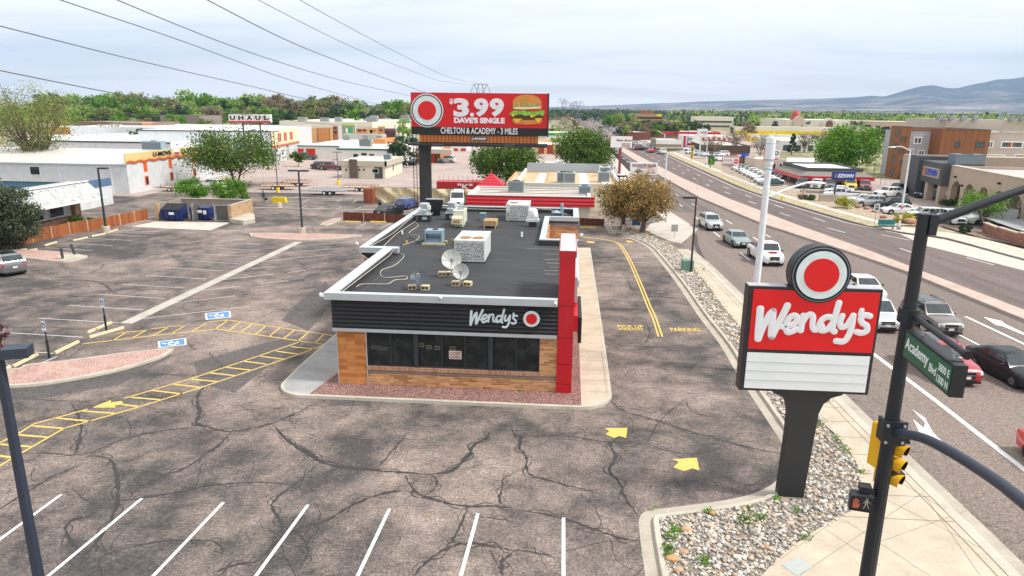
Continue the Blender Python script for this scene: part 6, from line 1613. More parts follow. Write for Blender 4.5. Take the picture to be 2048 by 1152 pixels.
H2=7.6
ra=math.radians(8);b=Bd('self_storage','tall white self-storage block with orange display doors in its yellow upper wall',p.x-30*math.cos(ra),p.y-30*math.sin(ra),30,27,H2,WRIB,WHITER,rz=ra,par=.2,wname='ribbed_wall')
b.panel('yellow_band',mat('pale_yellow_wall',(.78,.66,.42),.7),0,3.9,27,H2,'r',.03)
m=MB();N=40
m.loft([[(30.2,i*27/N,3.7+.12*math.sin(i*1.1)),(30.2,i*27/N,4.1+.12*math.sin(i*1.1)),(30.11,i*27/N,4.1+.12*math.sin(i*1.1)),(30.11,i*27/N,3.7+.12*math.sin(i*1.1))]for i in range(N+1)]);m.build('orange_wave',ORNG,b.t)
for a in(5.5,11.0,17):
 f=b.win(a,4.6,a+3.6,7.0,'r',gl=ORNG,w=.15,mull=1)
b.panel('door',mat('pale_door',(.42,.43,.40),.6),13.2,0,16,2.9,'r',.06);b.panel('sign_band',GRNTRIM,13.2,3.2,16,3.5,'r',.06)
m=MB();m.box(29.9,-.1,0,30.1,-.002,H2);m.box(-.1,-.1,H2-.25,30.1,-.002,H2+.02);m.build('dark_trim',DKGREY,b.t)
b=Bd('storage_wing','low white wing with orange roll-up doors behind the green tree',p.x-30,150,29,11,3.6,WRIB,WHITER)
for i in range(6):b.panel('orange_door',ORNG,3+4.2*i,0,6+4.2*i,2.7,'f',.05)
b=Bd('storage_hall','white low-pitched storage hall farther back, behind the storage block',-150,205,60,40,6.6,WRIB,WHITER)
b=Bd('storage_hall','wide white storage hall at left behind the pale roofs',-125,150,38,30,5.4,WRIB,WHITER)
m=MB();m.box(0,-.1,5.0,38,-.002,5.3);m.build('dark_trim',DKGREY,b.t)
p=G(488,345);y=150.0
t=thing('letter_sign','row of five white letter boxes with red bottoms on two tall posts','sign',(onY(500,240,y).x,y,0))
X=lambda u,v:onY(u,v,y)
for i,ch in enumerate('UHAUL'):
 u0=458+i*16.9;a,c=X(u0,244.5),X(u0+14.5,229)
 m=MB();m.box(a.x,y,a.z,c.x,y+.9,c.z);lb=m.build('letter_box',WHITE,t,world=True)
 m=MB();m.box(a.x,y-.05,a.z,c.x,y-.01,a.z+.28);m.build('red_base',REDS,t,world=True)
 tm=textmesh(ch,(c.x-a.x)*.66,(c.z-a.z)*.55,.05,.04);shift(tm,a.x+(c.x-a.x)*.17,y-.02,a.z+(c.z-a.z)*.3);tm.build('letter',BLK,t,world=True)
for u in(484,518):
 q=X(u,246);m=MB();m.cyl((q.x,y+.45,0),.16,q.z+.3,10);m.build('post',mat('dark_green_pole',(.03,.055,.055),.45),t,world=True)
b=BXp('cream_office','small cream office with brown chimney panel and white flat roof',684,771,356,321,14,CREAMW,WHITER,par=.25)
b.panel('roof_band',mat('tan_fascia',(.50,.45,.36),.7),-.5,b.H-.95,b.W+.5,b.H+.02,'f',.4);b.panel('roof_band',MATS['tan_fascia'],-.4,b.H-.95,b.D,b.H+.02,'r',.4)
x0,z0,x1,z1=b.px(701,323,715,356);b.panel('brown_panel',mat('brown_stucco',(.13,.10,.08),.8),x0,0,x1,b.H+.3,'f',.55)
x0,z0,x1,z1=b.px(744,337.5,757,346);b.win(x0,z0,x1,z1)
x0,z0,x1,z1=b.px(763,333,779,355);b.panel('entry_recess',DKGREY,b.W-2.1,0,b.W-.5,2.2,'f',.03);b.win(5.5,1,6.6,2.3,'r')
for u in(691,700,718,727):x0,z0,x1,z1=b.px(u,338,u+2.5,341);b.panel('wall_lamp',BLK,x0,z0,x1,z1,'f',.2)
q=G(772,321,b.H);roof_unit(q.x-1.3,q.y+3,b.H-.2,1.5,1.2,1.2,'green-grey unit on the cream office roof',mat('green_grey_unit',(.38,.46,.43),.6))
b=BXp('green_trim_shop','long white shop with dark green eave line behind the cream office',676,811,321,297,36,WHITEW,PALER,par=.2)
b.panel('green_eave',GRNTRIM,-.2,b.H-.3,b.W+.2,b.H+.1,'f',.25)
for u0,u1,v0,v1 in((707,716,308,316),(723,733,306,316),(739,748,308,316)):x0,z0,x1,z1=b.px(u0,v0,u1,v1);b.win(x0,z0,x1,z1,w=.15,fr=DKGREY)
q=G(735,294,b.H);roof_unit(q.x-2.5,q.y+1,b.H,3,2,1.8,'olive unit on the green-trimmed shop roof',mat('olive_unit',(.22,.25,.17),.7))
b=BXp('roll_door_garages','white garage row with red and white roll-up doors',596,680,315.5,291,52,WHITEW,PALER,par=.2)
b.panel('green_eave',GRNTRIM,0,b.H-.15,b.W,b.H+.1,'f',.2)
for i,(u0,u1)in enumerate(((590,607),(613.5,630),(636.5,653),(660,676))):x0,z0,x1,z1=b.px(u0,297.5,u1,315);b.panel('roll_up_door',RDOOR if i<2 else WHITEW,max(x0,.1),0,x1,z1,'f',.06)
for i in range(8):small_unit(b.x+1+i*5.2,b.y+36+i%2*3,b.H-.2,1.8,1.5,1.6,'small grey cooler in the row on the garage roof',mat('grey_cooler',(.26,.29,.29),.7),'grey coolers in a row on the garage roof')
ysp=250.0
b=Bd('shopping_strip','shopping strip with orange, lime and brick coloured fronts and a green poster',onY(608,260,ysp).x,ysp,onY(795,262,ysp).x-onY(608,260,ysp).x,14,zat(-90,ysp,262),CREAMW,PALER)
for u0,u1,v0,m__,nm in((609,635,256,YLST,'orange_front'),(635,660,256,ORST,'orange_front'),(660,667,255,YLST,'cream_front'),(667,676,252,mat('brick_front',(.42,.17,.08),.8),'brick_front'),(677,686,249.5,WHITEW,'white_front'),(686,709,247,LIME,'lime_front'),(709,714,249,WHITEW,'white_front'),(714,734,257,ORST,'orange_front'),(735,757,256,YLST,'cream_front'),(757,770,253,ORST,'orange_front'),(770,791,257,mat('dark_red_front',(.10,.03,.03),.7),'dark_front')):
 x0,z0,x1,z1=b.px(u0,v0,u1,275);b.panel(nm,m__,x0,0,x1,z1,'f',.3)
x0,z0,x1,z1=b.px(688,252,706,266);pn=b.panel('grey_recess',mat('warm_grey',(.30,.27,.22),.8),x0,z0,x1,z1,'f',.34)
x0,z0,x1,z1=b.px(697,256,703.5,265.5);b.panel('green_poster',mat('poster_green',(.01,.45,.10),.6),x0,z0,x1,z1,'f',.38,pn)
x0,z0,x1,z1=b.px(692,256,697,265.5);b.panel('white_poster',WHITE,x0,z0,x1,z1,'f',.38,pn)
for u0,u1,v0,v1 in((717,723,259,262.5),(726,732,259,262),(740,746,259,266),(748,752,260,263),(760,765,258,262),(669,674,254,258),(669,674,262,267)):x0,z0,x1,z1=b.px(u0,v0,u1,v1);b.panel('shop_sign',BLK if u0!=748 else RDOOR,x0,z0,x1,z1,'f',.36)
b=Bd('low_annex','low grey concrete annex before the shopping strip',onY(686,272,225).x,225,onY(760,272,225).x-onY(686,272,225).x,8,zat(-80,225,268),mat('annex_grey',(.46,.46,.44),.8),PALER)
b=Bd('orange_corner_shop','shop with a slanted orange front corner in the far lot',onY(746,282,205).x,205,onY(770,282,205).x-onY(746,282,205).x,12,zat(-75,205,276),ORST,PALER)
b=Bd('flat_roof_store','wide flat-roofed store crowded with roof units, at the far left middle',onY(560,262,285).x,285,onY(745,262,285).x-onY(560,262,285).x,70,7.2,CREAMW,PALER)
for i in range(11):small_unit(b.x+6+i*7.5+rnd.uniform(-2,2),b.y+6+rnd.choice([0,16,30]),b.H-.3,rnd.uniform(2.5,5),2.5,rnd.uniform(1.6,2.6),'grey unit on the crowded roof of the flat-roofed store',mat('grey_cooler',(.26,.29,.29),.7),'units on the flat-roofed store')
b=Bd('distant_store','distant cream store row left of the billboard',onY(700,250,390).x,390,onY(845,250,390).x-onY(700,250,390).x,60,zat(-100,390,243),CREAMW,PALER)
b.panel('dark_front',mat('dark_red_front',(.1,.03,.03),.7),b.W*.35,0,b.W*.6,b.H-2,'f',.2)
for i in range(8):small_unit(b.x+8+i*9,b.y+8,b.H-.3,3.5,2.5,2,'small unit on the distant cream store row',mat('grey_cooler',(.26,.29,.29),.7),'units on the distant store row')
b=Bd('white_box_store','white box store with dark letters beside the billboard edge',onY(794,236,520).x,520,34,40,zat(-100,520,226),WHITEW,WHITER)
b.panel('dark_letters',BLK,b.W*.35,b.H-4,b.W*.85,b.H-2.6,'f',.2)
for lab,u0,u1,y,vt,w_,D_ in(('brown flat building with orange end left of the storage roofs',155,302,230,244,'o',18),('dull olive-brown hall behind the big willow',60,170,235,254,'t',22),('grey-roofed house among the left trees',322,400,300,231,'g',20),('long pale shed at the left of the storage roofs',10,155,190,275,'w',20),('white hall behind the long storage roof',182,372,185,271,'w',18)):
 x0,x1=onY(u0,250,y).x,onY(u1,250,y).x
 b=Bd('far_building',lab,x0,y,x1-x0,D_,zat((x0+x1)/2,y,vt),{'o':mat('taupe_wall',(.24,.17,.13),.8),'t':mat('olive_wall',(.30,.25,.14),.8),'g':mat('grey_shingle',(.26,.22,.21),.9),'w':WHITEW}[w_],{'o':PALER,'t':PALER,'g':mat('grey_shingle',(.26,.22,.21),.9),'w':WHITER}[w_])
 if w_=='o':b.panel('orange_end',ORST,b.W-3,0,b.W,b.H,'f',.2)
 if w_=='t':b.panel('orange_end',ORST,b.W-14,0,b.W,b.H-.6,'f',.2)
yN2=85.2;x0,x1=onY(935,400,yN2).x,onY(1181,400,yN2).x;HN=zat(-5,yN2,392.5)
dN=G(1005,374,HN).y-yN2
b=Bd('red_fascia_shop','low cream shop with tall bright red lap-sided fascia just behind the restaurant',x0,yN2,x1-x0,dN,HN,CREAMW,PALER,par=.15)
zb_=zat(-5,yN2,411)
m=MB();m.yprism([(-.45,zb_),(0,HN+.03),(.25,HN+.03),(.25,zb_)],-.15,b.W+.5);m.build('red_fascia',REDMAN,b.t)
b.cap(CAPM2,.08,.35)
for i in range(6):m=MB();m.box(.6,1.0+i*dN/6,HN-.14,b.W-.6,1.08+i*dN/6,HN-.06);m.build('roof_pipe',GALV if i%2 else mat('rusty_pipe',(.25,.16,.12),.8),b.t)
b.win(b.W-3.0,.6,b.W-2,2.0)
q=G(1030,382,HN);roof_unit(q.x-.9,q.y,HN-.2,2.0,1.5,1.4,'grey swamp cooler on the red-fascia shop roof',mat('grey_cooler',(.26,.29,.29),.7));q=G(1173,387,HN);roof_unit(q.x-1,q.y,HN-.2,1.5,1.2,1.1,'small cooler with a black opening at the right end of the red-fascia shop')
y2=yN2+dN+.8;H3=HN+.5
b=Bd('tan_roof_shop','shop with orange-striped tan gravel roof behind the red-fascia shop',onY(1030,365,y2).x,y2,onY(1245,365,y2).x-onY(1030,365,y2).x,24,H3,CREAMW,mat('rust_striped_roof',(.58,.40,.24),.85,var=.3,sc=.7,dirt=.5),par=.5)
b.cap(CAPM2,.06,.3)
for i in range(5):m=MB();m.box(2.5+i*3.2,3,H3-.49,3.8+i*3.2,22,H3-.47);m.build('white_roof_patch',WHITER,b.t)
m=MB();m.box(.3,23.0,H3-.5,b.W,23.3,H3+1.0);m.build('back_parapet',mat('blue_grey_parapet',(.36,.40,.44),.7),b.t)
for i,(u,v)in enumerate(((1126,366),(1139,367),(1208,365),(1210,353))):q=G(u,v,H3-.5);roof_unit(q.x-.9,q.y,H3-.5,1.7,1.5,1.5,'pale cooler on the tan roofed shop, %s'%['left of the pair','right of the pair','near the right end','by the back parapet'][i],[BLUM,mat('green_grey_unit',(.38,.46,.43),.6),GALV,OFFW][i])
b=Bd('tan_roof_annex','small cream-walled roof annex with orange wall cap left of the tan roofed shop',onY(1012,365,y2+2).x,y2+2,5.6,18,H3-.3,CREAMW,mat('tan_gravel',(.55,.38,.28),.9),par=.5);b.cap(ORST,.06,.3)
p=onY(980,373,97);t=thing('pagoda_roof','red ribbed pyramid roof of a kiosk behind the red-fascia shop','kiosk',(p.x,97,0))
zb_,zt_=zat(p.x,97,374),zat(p.x,97,349)
w=(onY(1008,373,97).x-onY(952,373,97).x)/2
m=MB();m.box(-w*.8,.3,0,w*.8,2*w-.6,zb_);m.build('kiosk_wall',CREAMW,t)
m=MB();N=5
for i in range(N):
 r0,r1=w*(1-i/N),w*(1-(i+1)/N)*1.0+.08;z0,z1=zb_+(zt_-zb_)*i/N,zb_+(zt_-zb_)*(i+1)/N
 m.loft([[(-r0,w-r0,z0),(r0,w-r0,z0),(r0,w+r0,z0),(-r0,w+r0,z0)],[(-r0,w-r0,z0+.08),(r0,w-r0,z0+.08),(r0,w+r0,z0+.08),(-r0,w+r0,z0+.08)],[(-r1,w-r1,z1),(r1,w-r1,z1),(r1,w+r1,z1),(-r1,w+r1,z1)]])
m.build('stepped_roof',paint('red_metal_roof',(.50,.012,.03),.2,.4),t);m=MB();m.cyl((0,w,zt_),.06,.5,6);m.build('finial',REDP,t)
yk_=108;x0,x1=onY(873,370,yk_).x,onY(985,370,yk_).x
b=Bd('red_trailer','long red trailer box with a white letter K, behind the tan tarp fence',x0,yk_,x1-x0,3,zat(x0,yk_,363),paint('trailer_red',(.42,.012,.012),.2,.5),paint('trailer_red',(.42,.012,.012),.2,.5),cat='trailer',par=.02,wname='box')
b.txt('"K" u',b.W*.38,b.H-1.15,b.W*.42,.9,WHITE,'f',-.04);m=MB()
for i in range(10):m.cyl((.3+i*.75,.5,b.H),.02,1.0,5)
m.build('roof_rods',BLK,b.t)
TARP=mat('tan_tarp',(.60,.50,.32),.8,var=.18,sc=.8)
yt_=99.5;x0,x1=onY(742,395,yt_).x,onY(985,395,yt_).x
t=thing('tarp_fence','fence hung with sagging tan tarpaulin beyond the parked black sedan','fence',(x0,yt_,0))
m=MB();ht=zat(x0+8,yt_,376.5);nx,nz=60,8;rr=random.Random(2);W_=x1-x0
grid=[[(W_*i/nx,.25*math.sin(i*.7+j*.9)*math.sin(i*.23),ht*j/nz*(1-.03*abs(math.sin(i*.4))))for i in range(nx+1)]for j in range(nz+1)]
m.loft([g for g in grid],cap=False,closed=False);m.build('tarpaulin',TARP,t,smooth=True)
for i in range(8):m=MB();m.cyl((W_*i/7,.2,0),.05,ht+.15,6);m.build('post',BLK,t)
m=MB();m.box(0,.18,ht,W_,.24,ht+.05);m.build('top_rail',BLK,t)
t=thing('rust_bin','rust-red container at the left end of the tarp fence','container',(onY(727,395,98).x,98,0));w=onY(745,395,98).x-onY(727,395,98).x
m=MB();m.box(0,0,0,w,2,zat(-26,98,378));m.build('box',corrug('rust_corrugated',(.34,.09,.04),.3,.04),t);m=MB();m.box(.1,-.03,.2,w*.5,0,1.7);m.build('door',mat('rust_door',(.25,.07,.03),.8),t)
def trailer(u,v,label,rz,L=5.2,deck='rust'):
 p=G(u,v);t=thing('flatbed_trailer',label,'trailer',(p.x,p.y,0),rz,'tandem axle trailers in the yard')
 mm=mat('trailer_rust',(.22,.09,.06),.8,var=.3)if deck=='rust' else mat('trailer_grey',(.30,.33,.34),.6,.3,var=.2)
 m=MB();m.box(-L/2,-.95,.55,L/2,-.80,.68);m.box(-L/2,.80,.55,L/2,.95,.68)
 for i in range(8):x=-L/2+i*(L-.1)/7;m.box(x,-.8,.56,x+.08,.8,.63)
 m.box(-L/2,-.93,1.0,L/2,-.88,1.05);m.box(-L/2,.88,1.0,L/2,.93,1.05)
 for i in range(6):x=-L/2+i*(L-.05)/5;m.box(x,-.93,.68,x+.05,-.88,1.0);m.box(x,.88,.68,x+.05,.93,1.0)
 m.build('frame',mm,t)
 m=MB();m.box(-L/2,-.8,.63,L/2,.8,.66);m.build('deck',TIMB if deck=='rust' else mm,t)
 m=MB();m.tube([(L/2,-.85,.6),(L/2+1.3,0,.55)],.05,6);m.tube([(L/2,.85,.6),(L/2+1.3,0,.55)],.05,6);m.tube([(L/2+1.2,0,.55),(L/2+1.7,0,.55)],.06,6);m.build('tongue',mm,t)
 for sx in(-.45,.45):
  for sy in(-1,1):
   m=MB();m.cyly(sy*1.0-.1,sy*1.0+.1,sx,.33,.33,16);w=m.build('wheel',TYRE,t);m=MB();m.cyly(sy*1.0-.11,sy*1.0+.11,sx,.33,.19,12);m.build('rim',WHITE,w)
trailer(556,379,'rusty flatbed trailer, nearer of the pair left of the lamp post',.1,5.4);trailer(594,372,'rusty flatbed trailer, farther of the pair behind the lamp post',PI+.1,4.4)
trailer(658,389,'grey pipe-rail trailer parked along the kerb line',PI+.05,5.5,'grey');trailer(722,382,'rust-red railed trailer beside the tan tarp',.05,5.5);trailer(352,382,'small dark trailer behind the left green bush',PI,4)
p=G(543,405);t=thing('yellow_barrier','yellow painted block at the kerb near the walking person','barrier',(p.x,p.y,0));m=MB();m.xprism([(0,0),(2.1,0),(2.0,.75),(.15,.75)],0,.6);m.build('block',YELB,t);m=MB();m.box(.2,.1,.75,1.9,.5,.78);m.build('top_edge',mat('worn_yellow',(.6,.48,.12),.8),t)
p=G(559,416);t=thing('concrete_footing','empty cream lamp footing on the long kerb line','footing',(p.x,p.y,0));m=MB();m.lathe([(.38,0),(.28,.75),(0,.76)],(0,0,0),16);m.build('footing',MATS['cream_footing'],t,smooth=True)
def person(loc,rz,label,top,trousers,skin,hair,pose='stand',scale=1.0,arm=None):
 t=thing('person',label,'person',loc,rz)
 t.scale=(scale,)*3
 J={'pelvis':(0,0,.95),'chest':(0,.02,1.32),'neck':(0,.01,1.50),'head':(0,.03,1.64),'top':(0,.03,1.74),'ls':(-.19,0,1.42),'le':(-.25,-.03,1.14),'lw':(-.27,.06,.90),'lh':(-.27,.09,.80),'rs':(.19,0,1.42),'re':(.25,-.03,1.14),'rw':(.27,.06,.90),'rh':(.27,.09,.80),'lk':(-.11,.10,.52),'la':(-.12,-.12,.10),'lt':(-.12,.04,.04),'rk':(.11,.12,.53),'ra':(.12,.22,.11),'rt':(.12,.38,.06),'lhp':(-.1,0,.90),'rhp':(.1,0,.90)}
 if pose=='stand':J.update({'lk':(-.11,.03,.5),'la':(-.12,0,.09),'lt':(-.13,.16,.04),'rk':(.11,.03,.5),'ra':(.12,0,.09),'rt':(.13,.16,.04)})
 if arm:J.update(arm)
 E_=[('pelvis','chest'),('chest','neck'),('neck','head'),('head','top'),('chest','ls'),('ls','le'),('le','lw'),('lw','lh'),('chest','rs'),('rs','re'),('re','rw'),('rw','rh'),('pelvis','lhp'),('lhp','lk'),('lk','la'),('la','lt'),('pelvis','rhp'),('rhp','rk'),('rk','ra'),('ra','rt')]
 Rr={'pelvis':.14,'chest':.155,'neck':.06,'head':.10,'top':.075,'ls':.075,'le':.045,'lw':.03,'lh':.035,'rs':.075,'re':.045,'rw':.03,'rh':.035,'lhp':.105,'rhp':.105,'lk':.065,'rk':.065,'la':.045,'ra':.045,'lt':.04,'rt':.04}
 names=list(J);me=bpy.data.meshes.new('body');me.from_pydata([J[n]for n in names],[(names.index(a),names.index(b))for a,b in E_],[])
 o=bpy.data.objects.new('body',me);COL.objects.link(o)
 sk=o.modifiers.new('skin','SKIN');sub=o.modifiers.new('sub','SUBSURF');sub.levels=2
 for i,n in enumerate(names):
  v=me.skin_vertices[0].data[i];v.radius=(Rr[n],Rr[n]*.8);v.use_root=n=='pelvis'
 dg=bpy.context.evaluated_depsgraph_get();me2=bpy.data.meshes.new_from_object(o.evaluated_get(dg));bpy.data.objects.remove(o)
 for m__ in(mat('clothes_'+top[0],top[1],.9),mat('clothes_'+trousers[0],trousers[1],.9),mat('skin_tone',skin,.6),BLK):me2.materials.append(m__)
 for pgn in me2.polygons:
  c=pgn.center;pgn.material_index=3 if c.z<.12 else 1 if c.z<.98 and abs(c.x)<.22 else 2 if c.z>1.52 or(abs(c.x)>.2 and c.z<.93)else 0
  pgn.use_smooth=True
 b_=bpy.data.objects.new('body',me2);COL.objects.link(b_);b_.parent=t
 m=MB();m.ell((0,.015,1.685),(.098,.108,.10),12,8);m.build('hair',mat('hair_dark',hair,.8),t,smooth=True)
 for s_ in(-1,1):
  w=J['lw' if s_<0 else 'rw'];h_=J['lh' if s_<0 else 'rh'];d=(Vector(h_)-Vector(w)).normalized();m=MB()
  for k in range(4):m.tube([Vector(h_)+Vector((0,-.025+.017*k,0)),Vector(h_)+d*(.045-.006*abs(k-1.5))+Vector((0,-.025+.017*k,0)),Vector(h_)+d*.06+Vector((-s_*.02,-.025+.017*k,0))],.009,5)
  m.tube([Vector(h_)-d*.03+Vector((0,.03,0)),Vector(h_)+Vector((-s_*.01,.055,0))],.01,5);m.build('fingers',MATS['skin_tone'],t)
 m=MB();m.ell((0,.135,1.63),(.015,.02,.02),6,4);m.build('nose',MATS['skin_tone'],t)
 return t
p=G(528,406);pe=person((p.x,p.y,0),.4,'person in dark clothes walking by the yellow barrier with a bag',('charcoal',(.05,.055,.06)),('black',(.02,.02,.025)),(.35,.2,.14),(.05,.03,.02),'walk')
bg_=thing('carried_bag','dark bag held by the walking person near the yellow barrier','bag',(p.x+.32,p.y+.15,.38));m=MB();m.bbox(-.16,-.08,0,.16,.08,.32,.03);m.build('bag_body',BLK,bg_);m=MB();m.tube(cr_spline([(-.08,0,.32),(0,0,.45),(.08,0,.32)],4),.012,5);m.build('bag_handle',BLK,bg_)
p=G(757,431);person((p.x-.2,p.y+1.5,0),0,'person in black standing behind the black sedan',('black',(.02,.02,.025)),('black',(.02,.02,.025)),(.35,.2,.14),(.05,.03,.02))
b=Bd('fuel_station','fuel station with flat cream canopy right of the billboard pole',onY(833,305,176).x,176,onY(880,305,176).x-onY(833,305,176).x,16,zat(-40,176,297),mat('brick_front',(.42,.17,.08),.8),PALER)
b.panel('canopy',mat('tan_fascia',(.50,.45,.36),.7),0,b.H-.9,b.W+3.5,b.H+.1,'f',4)
for a in(.8,.4):m=MB();m.box(b.W*a,-3.8,0,b.W*a+.3,-3.5,b.H-.9);m.build('column',REDP,b.t)
b=Bd('red_lockers','row of red storage doors on a white wall right of the billboard',onY(888,303,222).x,222,onY(934,303,222).x-onY(888,303,222).x,8,zat(-35,222,292),WHITEW,WHITER)
for i in range(3):b.panel('roll_up_door',RDOOR,.5+i*b.W/3,0,b.W/3*(i+1)-.4,b.H-.7,'f',.05)
b=Bd('yellow_store','pale yellow store with red lower doors behind the two green trees',onY(1070,300,215).x,215,onY(1160,300,215).x-onY(1070,300,215).x,25,zat(0,215,290),YLST,PALER)
for i in range(6):b.panel('red_door',mat('brick_red',(.35,.04,.03),.7),1+i*2.6,0,2.8+i*2.6,2.8,'f',.05)
b=Bd('striped_store','white store with green band and yellow base right of the billboard',onY(1092,280,262).x,262,onY(1150,280,262).x-onY(1092,280,262).x,18,zat(0,262,266),WHITEW,PALER)
b.panel('green_band',mat('band_green',(.01,.36,.05),.5),0,b.H-1.0,b.W,b.H,'f',.1);b.panel('yellow_band',YELB,0,0,b.W,b.H*.45,'f',.1)
p=G(1054,341);t=thing('box_truck','white and red rental truck body with a blue picture, behind the left green tree','truck',(p.x,p.y,0))
w=onY(1110,335,p.y).x-p.x;h=zat(p.x,p.y,324.5)
m=MB();m.box(0,0,.8,w,2.4,h);m.build('cargo_box',WHITE,t);m=MB();m.box(0,-.02,.8,w*.33,-.002,h*.7);m.build('blue_picture',mat('picture_blue',(.03,.22,.42),.5,var=.6,sc=2),t);m=MB();m.box(w*.33,-.02,.8,w,-.002,h*.5);m.build('red_stripe',REDS,t)
text('U-HAUL',w*.55,h*.68,w*.35,h*.14,-.02,BLK,t,'sign_lettering',.02,.03)
m=MB();m.bbox(w,.1,.5,w+1.9,2.3,2.3,.2);m.build('cab',WHITE,t)
for x in(1.0,w+.9):m=MB();m.cyly(-.05,.25,x,.42,.42,14);m.build('wheel',TYRE,t)
# billboard
yB=74.0;xa,xb2=onY(821.5,200,yB).x,onY(1095.5,200,yB).x;zA,zB=onY(960,186,yB).z,onY(960,270.5,yB).z;zmid=onY(960,255,yB).z
bb=thing('billboard','large red billboard advertising a $3.99 burger on a single dark column','billboard',(-15.3,yB,0))
WB,HB=xb2-xa,zA-zB
T0=lambda m:shift(m,15.3+xa,0,0)
def bbuild(m,nm,mt,par=None,**k):return T0(m).build(nm,mt,par or bb,**k)
m=MB();m.box(0,0,zmid,WB,.35,zA);face=bbuild(m,'red_panel',mat('billboard_red',(.62,.012,.018),.45,var=.02))
m=MB();m.box(0,0,zB,WB,.35,zmid-.002);bbuild(m,'black_strip',mat('billboard_black',(.02,.018,.018),.5))
m=MB();m.box(WB,-.05,zB-.1,WB+.14,.4,zA+.03);m.box(0,.35,zB,WB,.5,zA);bbuild(m,'frame_edge',BLKS)
bx=lambda u,v:(lambda q:(q.x-xa,q.z))(onY(u,v,yB))
def btxt(s,u0,v1,u1,v0,m_,bold=.04,shear=0,nm='billboard_lettering'):
 a,c=bx(u0,v1),bx(u1,v0);tm=textmesh(s,c[0]-a[0],c[1]-a[1],.02,bold,shear);shift(tm,a[0],-.005,a[1]);return bbuild(tm,nm,m_)
PW=mat('billboard_white',(.78,.78,.82),.5)
btxt('3',907,233.5,938,196.5,PW,.05);btxt('.',940,233.5,948,225.5,PW,.03);btxt('9',948,233.5,977,196.5,PW,.05);btxt('9',979,233.5,1008,196.5,PW,.05);btxt('$',899,209,906,197,PW,.06);btxt("DAVE'S SINGLE",908,246,1009.5,235.5,PW,.06);btxt('CHELTON & ACADEMY - 3 MILES',881.5,267,1035.5,256.5,PW,.015)
c=bx(854,221);r=(bx(886,221)[0]-bx(823,221)[0])/2
for i,(rr_,mt,nm)in enumerate(((1.03,PW,'emblem_outer_ring'),(.97,mat('navy_rim',(.012,.018,.035),.4),'emblem_rim'),(.90,MATS['pale_emblem_field'],'emblem_field'),(.58,REDS,'emblem_disc'))):
 m=MB();m.cyly(-.02-.02*i,-.001-.02*i,c[0],c[1],r*rr_,40)
 if i==0:zs_=[p[2]for p in m.v]
 m.v=[(max(x,.0),y,min(z,zA+.25))for x,y,z in m.v];bbuild(m,nm,mt)
k_=lambda x,y:bx(740+x/4.8,160+y/4.8)
def shape(pts,y,m_,nm):
 m=MB();m.xprism([k_(*p)for p in pts],y-.012,y);bbuild(m,nm,m_)
BUN=mat('bun_print',(.62,.26,.06),.5,var=.2,sc=1.5)
shape([(1368,235),(1372,200),(1400,165),(1450,145),(1510,139),(1570,146),(1620,168),(1645,205),(1650,238),(1600,232),(1500,222),(1420,228)],-.02,BUN,'burger_bun_top')
shape([(1366,370),(1650,370),(1652,395),(1630,420),(1500,428),(1395,420),(1368,398)],-.02,BUN,'burger_bun_base')
shape([(1372,245),(1380,225),(1440,215),(1520,222),(1600,228),(1648,245),(1640,285),(1560,280),(1480,285),(1375,280)],-.03,mat('pickle_print',(.42,.32,.09),.5,var=.6,sc=5),'burger_filling')
shape([(1380,262),(1450,262),(1560,260),(1640,256),(1646,270),(1560,276),(1450,282),(1376,274)],-.045,mat('sauce_print',(.80,.72,.52),.5),'burger_sauce')
shape([(1500,283),(1630,283),(1630,302),(1500,302)],-.045,mat('tomato_print',(.60,.03,.02),.5),'burger_tomato')
shape([(1348,345),(1400,335),(1640,335),(1668,350),(1655,378),(1500,385),(1365,375)],-.03,mat('patty_print',(.10,.035,.018),.6,var=.5,sc=5),'burger_patty')
shape([(1340,325),(1360,300),(1400,292),(1440,300),(1500,290),(1560,305),(1620,298),(1670,290),(1682,310),(1660,345),(1620,330),(1580,350),(1530,335),(1490,345),(1440,325),(1400,340),(1370,350)],-.045,mat('lettuce_print',(.22,.50,.06),.5,var=.5,sc=5),'burger_lettuce')
for pts in([(1370,370),(1465,372),(1410,415)],[(1580,368),(1655,365),(1615,412)],[(1355,328),(1400,332),(1368,355)],[(1530,340),(1590,338),(1556,365)]):shape(pts,-.06,mat('cheese_print',(.85,.48,.05),.5),'burger_cheese')
za_,zb2=onY(960,270.5,yB).z,onY(960,286.5,yB).z;x0_,x1_=bx(838,280)[0],bx(1076,280)[0]
m=MB();m.box(x0_,.25,zb2,x1_,.45,za_);bbuild(m,'apron_backing',BLKS)
m=MB();n=32
for i in range(n):a=x0_+(x1_-x0_)*i/n;m.box(a+.03,.2,zb2+.04,a+(x1_-x0_)/n-.03,.245,za_-.03)
bbuild(m,'orange_slats',mat('orange_slats',(.62,.19,.045),.6,var=.15,sc=.8))
a,c2=bx(940,281),bx(974,274);m=MB();m.box(a[0],.15,a[1],c2[0],.195,c2[1]);lp_=bbuild(m,'maker_plate',mat('dark_teal',(.01,.10,.11),.5))
tm=textmesh('LAMAR',(c2[0]-a[0])*.86,(c2[1]-a[1])*.66,.02,.05,.25);shift(tm,a[0]+(c2[0]-a[0])*.07,.145,a[1]+(c2[1]-a[1])*.17);bbuild(tm,'maker_lettering',PW)
m=MB();m.box(x0_-1,-1.0,zb2-.28,WB+.1,-.1,zb2-.05);m.box(x0_-1,.1,zb2-.3,WB,.35,zb2);m.box(x0_-1,1.6,zb2-.45,WB,1.9,zb2-.05);bbuild(m,'catwalk',BLKS)
